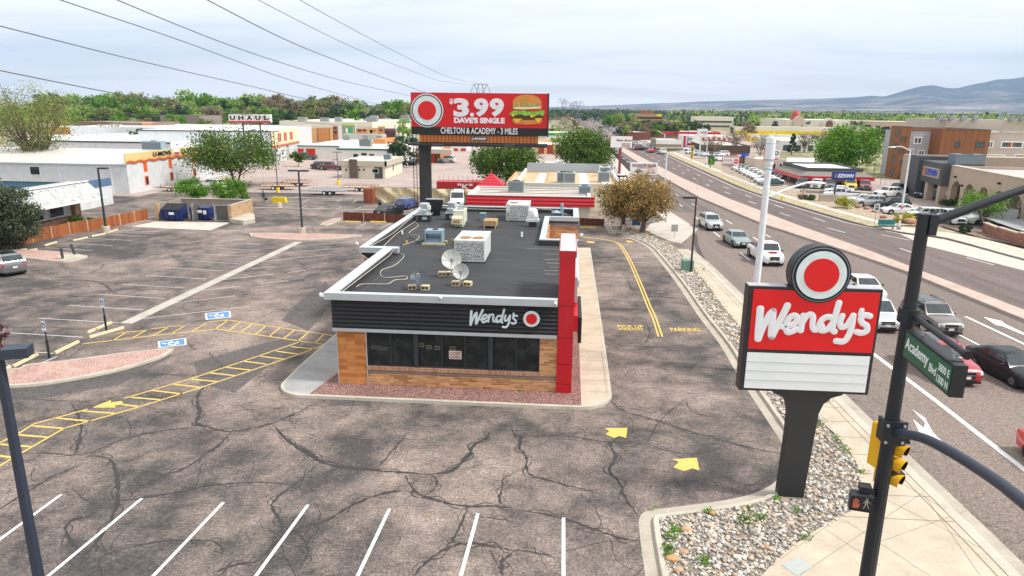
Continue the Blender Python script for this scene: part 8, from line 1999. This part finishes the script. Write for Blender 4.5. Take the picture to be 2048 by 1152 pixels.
 # pylons and power lines
STEEL=mat('pylon_steel',(.20,.21,.23),.6,.2)
def pylon(x,y,h,w,label,grp='steel lattice pylons along the avenue'):
 t=thing('lattice_pylon',label,'pylon',(x,y,0),0,grp);r=w*.018
 m=MB();hb=h*.80
 for sx in(-1,1):
  for sy in(-1,1):m.tube([(sx*w*.16,sy*w*.16,0),(sx*w*.07,sy*w*.07,hb)],r,4)
 for i in range(9):
  z0,z1=hb*i/9,hb*(i+1)/9;a0,a1=w*(.16-.09*i/9),w*(.16-.09*(i+1)/9)
  for s_ in(-1,1):m.tube([(-s_*a0,-a0,z0),(s_*a1,-a1,z1)],r*.6,3);m.tube([(a0*s_,a0,z0),(-s_*a1,a1,z1)],r*.6,3)
 m.build('tower_legs',STEEL,t)
 m=MB();yb3=hb
 for s_ in(-1,1):
  m.tube([(s_*w*.07,0,yb3),(s_*w*.30,0,h)],r,4);m.tube([(s_*w*.30,0,h),(s_*w*.5,0,hb+h*.02)],r*.8,4);m.tube([(s_*w*.1,0,h),(s_*w*.2,0,hb+h*.01)],r*.7,4);m.tube([(s_*w*.1,0,h),(s_*w*.05,0,hb)],r*.7,4)
 m.tube([(-w*.3,0,h),(w*.3,0,h)],r,4);m.tube([(-w*.5,0,hb+h*.02),(w*.5,0,hb+h*.02)],r,4);m.build('crossarms',STEEL,t)
yp=330;pxx=onY(961,180,yp).x
pylon(pxx,yp,zat(pxx,yp,168.5),onY(982,180,yp).x-onY(940,180,yp).x,'steel pylon whose crossarms rise just above the billboard')
for u,v,tv,w,lab in((1155,249,203.5,11,'nearest twin-armed pylon left of the distant avenue'),(1146,238,205,11,'second pylon beyond the nearest one by the avenue'),(1124,236,197.5,13,'tall pale pylon left of the avenue pylons'),(1130,232,201,13,'faint pylon just right of the tall pale one'),(1140,230,206,13,'smallest faint pylon between the others')):
 p=G(u,v);pylon(p.x,p.y,zat(p.x,p.y,tv),w,lab)
WIRE=mat('aluminium_wire',(.13,.135,.145),.5,.3)
wires=[([(-60,128),(0,141),(200,181),(320,202),(450,224),(600,243),(820,262)],'lowest black power line crossing from the left edge'),([(-60,38),(0,52),(250,115),(500,172),(625,200),(790,222)],'second power line from the left edge'),([(60,-25),(122,0),(350,77),(550,150),(650,180),(770,213)],'thick power line ending above the tree line left of the billboard'),([(170,-30),(235,0),(450,87),(650,152),(820,192)],'power line reaching the upper left corner of the billboard'),([(350,-35),(415,0),(600,92),(845,183),(900,196)],'power line passing over the emblem of the billboard'),([(450,-40),(517,0),(700,92),(850,152),(900,165),(950,171)],'thin pale line, left of the pair running to the pylon top'),([(530,-45),(600,0),(750,82),(875,145),(920,160),(965,168)],'thin pale line, right of the pair running to the pylon top'),([(-20,180),(90,197),(230,222),(340,236),(560,250),(800,262)],'pale cable running low across the left tree line')]
for i,(pts,lab)in enumerate(wires):
 u0,u1=pts[0][0],pts[-1][0];y0,y1=(24,320)if i<7 else(60,200)
 S_=cr_spline([(u,v,0)for u,v in pts],6)
 P3=[onY(p.x,p.y,1/((1/y0)+((1/y1)-(1/y0))*(p.x-u0)/(u1-u0)))for p in S_]
 d_=(P3[0]-P3[1]).normalized();P3=[P3[0]+d_*150+Vector((0,0,3)),P3[0]+d_*60]+P3
 m=MB();rad=[(.028 if i in(0,1,2,3,4)else.018)*(1+(max(q.y,1)/75)**.9)for q in P3];m.tube(P3,[r*.55 for r in rad],5);tag(m.build('power_line',WIRE),lab,'power line','overhead power lines')
 # trees and plants
NR=np.random.default_rng(5)
def leafmat(nm,c1,c2,c3=None):
 k=NB(nm);r=k.island();o=k.obj()
 c=k.ramp(r,[(0.0,c1),(.6,c2),(1.0,c3 or c2)])
 c=k.mix(1,c,k.ramp(k.noise(.55,3,.6,o),[(.35,.62),(.65,1.3)]),'MULTIPLY')
 k.col(c);k.rough(.6,0,.25)
 tr=k.n('ShaderNodeBsdfTranslucent');k.l(c,tr.inputs[0]);mx=k.n('ShaderNodeMixShader');mx.inputs[0].default_value=.28
 out=k.t.nodes['Material Output'];k.l(k.b.outputs[0],mx.inputs[1]);k.l(tr.outputs[0],mx.inputs[2]);k.l(mx.outputs[0],out.inputs[0])
 MATS[nm]=k.m;return k.m
LM={'green':leafmat('leaf_green',(.04,.085,.012),(.09,.175,.022),(.19,.28,.045)),'fgreen':leafmat('leaf_far_green',(.12,.22,.035),(.24,.38,.065),(.40,.50,.13)),'bright':leafmat('leaf_bright',(.06,.17,.012),(.12,.29,.02),(.26,.42,.05)),'dark':leafmat('leaf_dark',(.025,.055,.025),(.05,.10,.04),(.09,.14,.05)),'juniper':leafmat('leaf_juniper',(.045,.07,.04),(.10,.13,.07),(.17,.20,.11)),'rust':leafmat('leaf_rust',(.13,.12,.05),(.40,.26,.09),(.70,.48,.18)),'willow':leafmat('leaf_willow',(.13,.16,.04),(.24,.28,.07),(.38,.38,.12)),'yellow':leafmat('leaf_yellow',(.28,.33,.02),(.45,.46,.03),(.55,.52,.08)),'pale':leafmat('leaf_pale',(.30,.33,.18),(.45,.46,.30),(.6,.58,.45)),'brown':leafmat('leaf_brown',(.16,.13,.07),(.26,.21,.12),(.34,.27,.17)),'red':leafmat('leaf_red',(.10,.02,.03),(.18,.04,.05),(.22,.06,.06))}
BARK=mat('bark',(.13,.095,.07),.95,var=.3,sc=5,bump=.6)
BARK2=mat('pale_bark',(.22,.17,.13),.95,var=.3,sc=5,bump=.6)
def quads(C_,S_,up=.35):
 """leaf cards at centres C_ with half sizes S_"""
 n=len(C_);a=NR.normal(size=(n,3));a[:,2]+=up;a/=np.linalg.norm(a,axis=1)[:,None]
 b=NR.normal(size=(n,3));u=np.cross(a,b);u/=np.linalg.norm(u,axis=1)[:,None];w=np.cross(a,u)
 S_=np.asarray(S_)[:,None];u,w=u*S_,w*S_*NR.uniform(.5,.9,(n,1))
 v=np.stack([C_-u-w*.6,C_+u*.2-w,C_+u+w*.5,C_-u*.3+w],1).reshape(-1,3)
 return v
def mesh_from(v,nm,m_,fs=4):
 me=bpy.data.meshes.new(nm);n=len(v)//fs
 me.vertices.add(len(v));me.vertices.foreach_set('co',v.astype('f').ravel())
 me.loops.add(n*fs);me.loops.foreach_set('vertex_index',np.arange(n*fs,dtype='i'))
 me.polygons.add(n);me.polygons.foreach_set('loop_start',np.arange(0,n*fs,fs,dtype='i'));me.polygons.foreach_set('loop_total',np.full(n,fs,'i'))
 me.materials.append(m_);me.update(calc_edges=True);me.validate();return me
def crown_pts(kind,H,W,z0,ncl,per,leaf):
 """clump centres then leaves; returns leaf centres, sizes, limb ends"""
 cl=[]
 while len(cl)<ncl:
  p=NR.uniform(-1,1,3);r=np.linalg.norm(p)
  if r>1 or r<.35 and NR.random()<.7:continue
  if kind=='cone':
   t=(p[2]+1)/2;wf=(1-t)**.8*.95+.06;p=np.array([p[0]*wf/max(.3,(1-p[2]**2)**.5),p[1]*wf/max(.3,(1-p[2]**2)**.5),p[2]])
  if kind=='vase':s=.55+.5*(p[2]+1)/2;p=p*np.array([s,s,1])
  if kind=='flat' and p[2]<-.5:p[2]*=.6
  cl.append(p)
 cl=np.array(cl)*np.array([W/2,W/2,(H-z0)/2])+np.array([0,0,(H+z0)/2])
 rad=NR.uniform(.10,.19,ncl)*W*(.55 if kind=='cone' else.8 if kind in('vase','sparse')else 1)
 pts=np.concatenate([c+np.clip(NR.normal(size=(per,3)),-1.8,1.8)*r*np.array([.55,.55,.42])for c,r in zip(cl,rad)])
 return pts,NR.uniform(.6,1.3,len(pts))*leaf,cl
def tree_parts(kind,H,W,z0,ncl,per,leaf,lm,bark=None,stems=1,tr=.03,seed=0,limbs=14):
 pts,sz,cl=crown_pts(kind,H,W,z0,ncl,per,leaf)
 cm=mesh_from(quads(pts,sz),'crown',LM[lm])
 m=MB();rg=random.Random(seed);R0=tr*H
 order=sorted(range(ncl),key=lambda i:rg.random())
 for s_ in range(stems):
  a=2*PI*s_/max(1,stems)+.4;lean=(W*.16 if stems>1 else W*.02);top=Vector((math.cos(a)*lean,math.sin(a)*lean,z0+(H-z0)*(.55 if kind!='cone' else.9)))
  r=R0*(1 if stems==1 else.6);b0=Vector((math.cos(a)*r*.8*(stems>1),math.sin(a)*r*.8*(stems>1),-.1))
  mid=b0.lerp(top,.5)+Vector((rg.uniform(-.03,.03)*H,rg.uniform(-.03,.03)*H,0));P=cr_spline([b0,mid,top],5)
  m.tube(P,[r*(1.25 if i==0 else 1)*(1-.75*i/(len(P)-1))for i in range(len(P))],8)
  for i in order[s_::stems][:limbs//stems+1]:
   c=Vector(cl[i]);t=rg.uniform(.35,.8);s0=P[min(len(P)-1,int(t*(len(P)-1)))]
   if c.z<s0.z-.3*H:continue
   q=s0.lerp(c,.5)+Vector((0,0,rg.uniform(-.02,.05)*H));Q=cr_spline([s0,q,c],4);m.tube(Q,[r*.42*(1-.8*j/(len(Q)-1))for j in range(len(Q))],5)
   for _ in range(2):e=c+Vector((rg.uniform(-1,1),rg.uniform(-1,1),rg.uniform(0,1)))*W*.13;m.tube([q.lerp(c,.5),e],[r*.14,r*.05],4)
 tm=m.build('trunk',bark or BARK,None,smooth=True,angle=60);tme=tm.data;bpy.data.objects.remove(tm)
 return cm,tme
PROT={}
def plant(key,spec,loc,label,nm='tree',cat='tree',rz=0,s=1.0,grp=None,single=False):
 if key not in PROT:PROT[key]=tree_parts(*spec[0],**spec[1])
 cm,tme=PROT[key]
 if single:
  o=bpy.data.objects.new(nm,cm);COL.objects.link(o);o.location=loc;o.rotation_euler=(0,0,rz);o.scale=s if isinstance(s,tuple)else(s,)*3;return tag(o,label,cat,grp)
 t=thing(nm,label,cat,loc,rz,grp);t.scale=s if isinstance(s,tuple)else(s,)*3
 for n_,me in(('trunk',tme),('crown',cm)):o=bpy.data.objects.new(n_,me);COL.objects.link(o);o.parent=t
 return t
def ptree(key,base,vtop,wpx,label,shape='round',lm='green',z0f=.25,ncl=40,per=90,leaf=.17,y=None,nm='tree',**k):
 p=G(*base)if y is None else onY(base[0],base[1],y);p=Vector((p.x,p.y,0));H=zat(p.x,p.y,vtop);dep=(p-CC).dot(CF);W=wpx*dep/FOC
 plant(key,((shape,H,W,H*z0f,ncl,per,leaf,lm),k),(p.x,p.y,0),label,nm)
ptree('jun',(18,500),360,118,'dark round juniper at the left edge beside the wooden fence','round','juniper',.04,110,190,.10,tr=.045)
ptree('wil',(78,362),176,190,'big sparse yellow-green willow with several stems, far left','vase','willow',.26,130,75,.12,stems=5,tr=.03,limbs=60,nm='willow_tree')
ptree('wil2',(95,360),300,60,'light green young growth at the foot of the big willow','round','bright',.05,22,70,.13,nm='shrub')
ptree('grn',(472,372),264,165,'wide green tree with dark limbs before the storage buildings','flat','green',.20,110,120,.16,stems=3,tr=.035,limbs=40)
ptree('b1',(386,402),358,64,'left bright green bush behind the dumpster enclosure','round','bright',0,26,150,.12,nm='bush');ptree('b2',(466,410),360,74,'right bright green bush beside the brick enclosure wall','round','bright',0,30,150,.12,nm='bush')
ptree('st',(597,333),303,26,'small lollipop tree at the corner of the self-storage block','round','green',.35,16,70,.2)
ptree('cn',(1012,368),285,128,'large dark green tree behind the red-fascia shop, left of two','round','green',.15,90,170,.18,tr=.04);ptree('cn2',(1165,352),264,118,'large green tree with light flecks behind the tan roofed shop, right of two','round','green',.10,90,170,.19,tr=.04)
ptree('sp',(948,334),299,15,'slim dark conical spruce below the billboard','cone','dark',.1,30,60,.18,nm='spruce_tree');ptree('sp2',(1030,330),302,24,'blue-dark spruce between the two large green trees','cone','dark',.05,30,60,.2,y=150,nm='spruce_tree')
ptree('ru',(1243,461),364,100,'rusty brown conifer, left of the pair by the drive lane','round','rust',.27,90,130,.10,tr=.05,nm='brown_conifer');ptree('ru2',(1284,467),350,106,'rusty orange-brown conifer, right of the pair by the drive lane','round','rust',.28,95,135,.10,tr=.05,nm='brown_conifer')
ptree('bg',(1695,338),257,122,'large bright green tree behind the red-banded shop','round','bright',.08,90,160,.24,tr=.04);ptree('sm',(1965,455),386,98,'small bright green tree in front of the pawn shop arches','flat','bright',.45,34,110,.10,tr=.04,stems=3)
ptree('s3',(1583,309),268,21,'dark spruce behind the thick white pole','cone','dark',.03,40,60,.25,nm='spruce_tree')
for i,(b_,vt,w,lm,lab)in enumerate((((1690,418),397,44,'yellow','rounded yellow-green shrub at the foot of the pawn sign'),((1806,446),427,40,'yellow','yellow-green rounded shrub left of the banded street light'),((1828,446),428,30,'dark','dark green shrub beside the yellow-green one'),((1928,466),449,22,'dark','clipped round dark shrub before the white work pickup'),((1905,412),401,50,'dark','dark hedge bush under the first pawn shop arch'),((1606,400),390,18,'brown','reddish-brown shrub between the boulders'),((1622,401),390,16,'green','small green shrub at the sales lot edge'),((1990,452),441,90,'green','low spreading green shrub right of the small bright tree'),((2040,450),418,44,'dark','dark bush at the right edge before the arches'),((155,452),434,30,'green','green weed bush behind the wooden fence'),((185,448),438,34,'green','lower weed bush behind the wooden fence, nearer the lamp'))):
 ptree('sh%d'%i,b_,vt,w,lab,'round',lm,0,18,90,.09,nm='shrub')
for i,(b_,vt,w,lm,lab)in enumerate((((1422,318),272,56,'brown','bare brown tree above the three parked cars'),((1468,305),258,50,'brown','tall budding brown tree right of the dealer sign'),((1520,312),268,80,'brown','dark spreading tree left of the thick white pole'),((1608,305),270,44,'brown','thin bare tree right of the spruce'),((1645,303),270,42,'brown','thin bare tree left of the large bright green tree'))):
 ptree('ba%d'%(i%3),b_,vt,w,lab,'vase',lm,.3,46,16,.17,stems=3,tr=.028,limbs=46)
ptree('rl',(-10,690),640,60,'dark red leafy branch tip poking in at the left edge','round','red',.3,16,40,.06,y=30)
KF=[('fg','fgreen','round'),('fb','bright','round'),('fd','dark','cone'),('fo','dark','round'),('fp','brown','round'),('fw','pale','round'),('fy','willow','round')]
for k_,lm,sh in KF:PROT[k_]=tree_parts(sh,10,9 if sh=='round' else 5.5,1.0 if sh=='round' else.3,22 if sh=='round' else 30,42 if sh=='round' else 26,.42,lm,limbs=6)
desc={'fgreen':'green leafy','green':'green leafy','bright':'light green','dark':'dark evergreen','brown':'brownish budding','pale':'pale blossoming','willow':'yellow-green'}
def fartree(u,y,vt,key,where,grp,wv=235):
 x=onY(u,wv,y).x;H=zat(x,y,vt)
 if H<3:return
 k_,lm,sh=key;s=H/10*rnd.uniform(.95,1.05)
 plant(k_,None,(x,y,0),'%s tree %s'%(desc[lm]+(' conical' if sh=='cone' else ''),where),'conifer_tree' if lm=='dark' else 'tree',rz=rnd.uniform(0,6),s=(s*min(1.25,rnd.uniform(.9,1.3)),s*rnd.uniform(.9,1.2),s),grp=grp,single=True)
def ridge(u):return 196+12*max(0,(u-450)/400)+3*math.sin(u*.045)
for i in range(120):
 u=90+i*6.3;y=rnd.uniform(480,640)
 k_=rnd.choices(KF,[4,4,1.2,1.5,2,.3,2])[0]
 fartree(u+rnd.uniform(-3,3),y,ridge(u)+rnd.uniform(-9,7),k_,'in the rear row of the wood on the left','rear trees of the wood on the left')
for i in range(90):
 u=110+rnd.uniform(0,700);y=rnd.uniform(400,470)
 k_=rnd.choices(KF,[3,2,3 if u>500 else 1,5 if u>480 else 1.5,2,.5,1.5])[0]
 fartree(u,y,ridge(u)+rnd.uniform(12,24),k_,'in the front row of the wood on the left','front trees of the wood on the left')
for u,y,vt,j in[(150,330,222,0),(200,335,228,3),(235,310,232,1),(265,300,236,5),(230,215,250,5),(200,210,252,5),(185,220,254,3),(290,300,238,4),(350,290,225,1),(340,270,250,5),(375,320,232,0),(410,300,236,6),(430,330,235,0),(300,340,228,3),(320,350,222,3),(280,200,256,3),(720,330,236,1),(735,325,238,5),(806,255,240,0),(812,160,268,3),(120,300,240,6),(395,350,226,0),(1110,350,250,0),(1125,420,240,5),(1118,240,268,0),(1140,330,248,5),(1135,500,238,5),(1150,420,240,4),(1128,600,234,5),(1105,700,232,6)]:
 fartree(u,y,vt,KF[j],'standing apart among the roofs beyond the lots','scattered trees among the roofs')
for i in range(60):
 u=rnd.choice([rnd.uniform(1245,1345),rnd.uniform(1320,1560)]);y=rnd.uniform(330,460)
 k_=rnd.choices(KF,[2,1,3,5,4,0,1])[0];fartree(u,y,238+rnd.uniform(2,14)+(6 if u<1330 else 0)*0,k_,'in the belt behind the shops across the avenue','tree belt behind the shops across the avenue')
for i in range(26):
 u=1215+i*3.5;y=520+i*9;fartree(u,y,226+rnd.uniform(0,8),KF[rnd.choice([0,1,3,6])],'beside the distant stretch of the avenue','trees beside the distant avenue')
for u,y,vt,j in[(1257,330,252,0),(1243,340,254,3),(1568,400,252,2),(1588,395,254,3),(1630,400,254,0),(1678,405,250,2),(1690,400,249,2),(1735,395,247,2),(1742,395,248,2),(1768,330,252,3),(1778,320,250,2),(1785,330,256,3),(1610,405,250,3),(1650,420,256,4)]:
 fartree(u,y,vt,KF[j],'near the cream mall','trees around the cream mall')
def woodland(u0,u1,y0,y1,n,h,lm,nm,seed):
 C_=[];S_=[]
 for i in range(n):
  u=rnd.uniform(u0,u1);y=y0*(y1/y0)**rnd.random();x=onY(u,235,y).x;hh=rnd.uniform(*h);w=hh*.55*max(1,(y/900)**.5)
  c=NR.normal(size=(26,3))*np.array([w*.38,w*.38,hh*.22])+np.array([x,y,hh*.55]);C_.append(c);S_.append(NR.uniform(.12,.26,26)*w)
 o=bpy.data.objects.new(nm,mesh_from(quads(np.concatenate(C_),np.concatenate(S_)),nm,LM[lm]));COL.objects.link(o);return tag(o,kind='stuff')
for i,(a,b_,y0,y1,n,lm)in enumerate(((1330,2100,560,3600,900,'dark'),(1330,2100,560,2600,600,'fgreen'),(1500,2100,480,1400,300,'fgreen'),(1095,1330,700,3500,420,'dark'),(780,1150,640,3000,300,'dark'),(1330,2100,700,3000,260,'brown'),(-150,110,380,700,160,'green'),(-150,60,300,420,60,'bright'),(1900,2150,260,480,60,'green'))):
 woodland(a,b_,y0,y1,n,(7,12),lm,'distant_woodland',i)
 # mountains
RG=[(-400,206),(400,207),(900,211),(1050,214),(1100,214),(1180,212),(1300,207),(1400,203),(1520,200),(1640,197),(1700,195),(1740,191),(1764,193),(1800,182),(1832,173),(1856,169.5),(1886,176),(1905,177),(1930,170),(1960,165),(1985,158),(2010,158),(2048,151),(2120,140),(2250,128),(2500,120)]
def rv(u):
 for(a,va),(b,vb)in zip(RG,RG[1:]):
  if a<=u<=b:return va+(vb-va)*(u-a)/(b-a)
 return RG[-1][1]
from mathutils import noise as mn
nu,nv_=240,26;rows=[]
for j in range(nv_+3):
 t=j/nv_;row=[]
 for i in range(nu+1):
  u=-400+2900*i/nu;y=8600 if u>1500 else 9500
  q=onY(u,rv(u),y);top=q.z;yy_=4300+(y-4300)*t;x=onY(u,225,yy_).x
  e=t**1.7 if t<=1 else 1-(t-1)*3
  nzv=mn.fractal(Vector((x*.0011,yy_*.0011,3)),1.0,2.1,6)*.30+abs(mn.noise(Vector((x*.0022,yy_*.0007,7))))*.35
  z=max(-2,top*e*(1+(nzv-.12)*(1-abs(2*t-1))*1.3 if t<1 else 1))-(2 if j==0 else 0)
  if j==nv_:z=top*(1+.02*mn.noise(Vector((x*.004,1,1))))
  row.append((x,yy_,z))
 rows.append(row)
m=MB();m.loft(rows,cap=False,closed=False)
k=NB('mountain_slope');p_=k.pos()
zs3=k.n('ShaderNodeSeparateXYZ');k.l(p_,zs3.inputs[0]);lowf=k.ramp(k.math('DIVIDE',zs3.outputs[2],260.0),[(0.0,.14),(1.0,-.0)])
c=k.ramp(k.math('ADD',k.noise(.0022,9,.7,p_),lowf),[(.38,(.035,.055,.06)),(.55,(.07,.08,.08)),(.66,(.22,.19,.17)),(.74,(.36,.31,.27))])
k.col(c);k.rough(.95,0,.1)
struct(m,'mountains',k.m,smooth=True,angle=80)
# cobbles, weeds
ico=[];ph=(1+5**.5)/2
for a,b_ in((1,ph),(-1,ph),(1,-ph),(-1,-ph)):ico+=[(0,a,b_),(a,b_,0),(b_,0,a)]
ico=np.array(ico)/np.linalg.norm(ico[0])
from itertools import combinations
dmin=min(np.linalg.norm(ico[i]-ico[j])for i,j in combinations(range(12),2))
tri=[t for t in combinations(range(12),3)if all(np.linalg.norm(ico[a]-ico[b_])<dmin*1.1 for a,b_ in combinations(t,2))]
tri=[t if np.dot(np.cross(ico[t[1]]-ico[t[0]],ico[t[2]]-ico[t[0]]),ico[t[0]])>0 else(t[0],t[2],t[1])for t in tri];tri=np.array(tri)
def rocks(poly,dens,r0,r1,z,mtl,nm,keep=None):
 xs_=[p[0]for p in poly];ys_=[p[1]for p in poly];A=(max(xs_)-min(xs_))*(max(ys_)-min(ys_));n=int(A*dens)
 V_=[]
 for _ in range(n):
  x,y=rnd.uniform(min(xs_),max(xs_)),rnd.uniform(min(ys_),max(ys_))
  if not inpoly(x,y,poly)or(keep and not keep(x,y)):continue
  r=r0*(r1/r0)**(rnd.random()**1.6);s=np.array([r*rnd.uniform(.8,1.4),r*rnd.uniform(.7,1.1),r*rnd.uniform(.5,.85)])
  a=rnd.uniform(0,6.28);v=ico*NR.uniform(.85,1.12,(12,1))*s;v=np.stack([v[:,0]*math.cos(a)-v[:,1]*math.sin(a),v[:,0]*math.sin(a)+v[:,1]*math.cos(a),v[:,2]],1)
  V_.append(v+np.array([x,y,z+r*.35]))
 N_=len(V_);v=np.concatenate(V_);f=(tri[None]+12*np.arange(N_)[:,None,None]).reshape(-1)
 me=bpy.data.meshes.new(nm);me.vertices.add(len(v));me.vertices.foreach_set('co',v.astype('f').ravel());me.loops.add(len(f));me.loops.foreach_set('vertex_index',f.astype('i'));n=len(f)//3
 me.polygons.add(n);me.polygons.foreach_set('loop_start',np.arange(0,n*3,3,dtype='i'));me.polygons.foreach_set('loop_total',np.full(n,3,'i'));me.polygons.foreach_set('use_smooth',[True]*n);me.materials.append(mtl);me.update(calc_edges=True)
 o=bpy.data.objects.new(nm,me);COL.objects.link(o);return tag(o,kind='stuff')
k=NB('river_cobbles');c=k.ramp(k.island(),[(0,(.20,.17,.14)),(.12,(.46,.41,.35)),(.28,(.60,.54,.45)),(.40,(.27,.26,.25)),(.52,(.70,.66,.58)),(.62,(.42,.31,.24)),(.74,(.78,.76,.70)),(.84,(.33,.33,.33)),(.93,(.50,.36,.22)),(1,(.66,.52,.43))])
c=k.mix(.6,c,k.ramp(k.noise(14,3,.6,k.pos()),[(.3,.75),(.7,1.2)]),'MULTIPLY');k.col(c);k.rough(.75,0,.3);COB=k.m
Pb=[(p.x,p.y)for p in bedA]+[(p.x,p.y)for p in bedB[::-1]]
notsign=lambda x,y:not(7.8<x<8.85 and 23.0<y<23.75)
rocks(Pb,42,.045,.13,.10,COB,'river_cobbles',notsign)
rocks([(p.x,p.y)for p in cornerpoly],110,.030,.10,.10,COB,'river_cobbles',notsign)
for i,(u,v,r)in enumerate(((1372,1068,.28),(1385,1086,.17),(1343,1127,.30),(1366,1112,.22),(1420,1058,.2),(1425,1033,.2),(1462,1060,.17),(1578,1054,.19),(1533,1103,.17),(1356,1148,.2),(1335,1033,.14))):
 r*=.72;p=G(u,v);m=MB();m.ell((p.x,p.y,.10+r*.3),(r,r*.75,r*.55),9,6,jit=.14,rg=rnd);tag(m.build('boulder',mat('orange_boulder_%d'%(i%3),[(.48,.30,.19),(.55,.42,.32),(.46,.27,.13)][i%3],.85,var=.2,sc=4),smooth=True),'larger orange-tan stone among the cobbles of the corner bed','boulder','larger orange stones in the corner cobble bed')
C_,S_=[],[]
for u,v,r,n in[(1352,1062,.3,150),(1340,1075,.3,160),(1338,1100,.32,180),(1337,1113,.25,100),(1408,1124,.3,170),(1490,1043,.45,260),(1520,1038,.35,160),(1415,1023,.25,90),(1497,1018,.15,50),(1592,1024,.25,80),(1625,840,.35,120),(1640,850,.3,90),(1672,878,.3,80),(1690,900,.3,90),(1725,946,.3,90),(1612,1078,.3,90),(1655,805,.2,40),(1594,880,.2,60),(1555,1000,.2,60),(118,0,0,0),(1005,775,.12,30),(1022,779,.1,24),(1040,783,.1,24),(1408,540,.3,60),(1310,1016,.12,30)]:
 if not n:continue
 n=int(n*.6);r*=.8
 p=G(u,v,.12);a=NR.normal(size=(n,3))*np.array([r*.42,r*.42,r*.22])+np.array([p.x,p.y,.16+r*.2]);C_.append(a);S_.append(NR.uniform(.02,.05,n))
o=bpy.data.objects.new('weeds',mesh_from(quads(np.concatenate(C_),np.concatenate(S_)),'weeds',LM['bright']));COL.objects.link(o);tag(o,kind='stuff')
C_,S_=[],[]
for i in range(400):
 p=bedB[rnd.randrange(len(bedB))].lerp(bedA[0],rnd.uniform(-.0,.02));n=8;C_.append(NR.normal(size=(n,3))*.12+np.array([p.x+rnd.uniform(-.5,.1),p.y+rnd.uniform(-1,1),.2]));S_.append(NR.uniform(.015,.04,n))
o=bpy.data.objects.new('dry_weeds',mesh_from(quads(np.concatenate(C_),np.concatenate(S_)),'dry_weeds',LM['willow']));COL.objects.link(o);tag(o,kind='stuff')
pm_=[(5.5,77),(8.5,76),(9.5,79),(7.5,82.5),(5.6,82)]
m=MB();m.sheet([(x,y,0)for x,y in pm_],.112);struct(m,'mulch_bed',speckle('orange_mulch',[(.25,.11,.05),(.42,.20,.09),(.30,.15,.08),(.52,.30,.16)],14))
# the air
m=MB();m.box(-9000,-200,-1.5,16000,9900,720)
hzm=bpy.data.materials.new('haze');hzm.use_nodes=True;ht_=hzm.node_tree;ht_.nodes.clear()
ov=ht_.nodes.new('ShaderNodeOutputMaterial');pv=ht_.nodes.new('ShaderNodeVolumePrincipled');ht_.links.new(pv.outputs[0],ov.inputs['Volume'])
pv.inputs['Color'].default_value=(.46,.67,1.0,1);pv.inputs['Density'].default_value=8.0e-5;pv.inputs['Anisotropy'].default_value=0
tag(m.build('haze',hzm),kind='stuff')
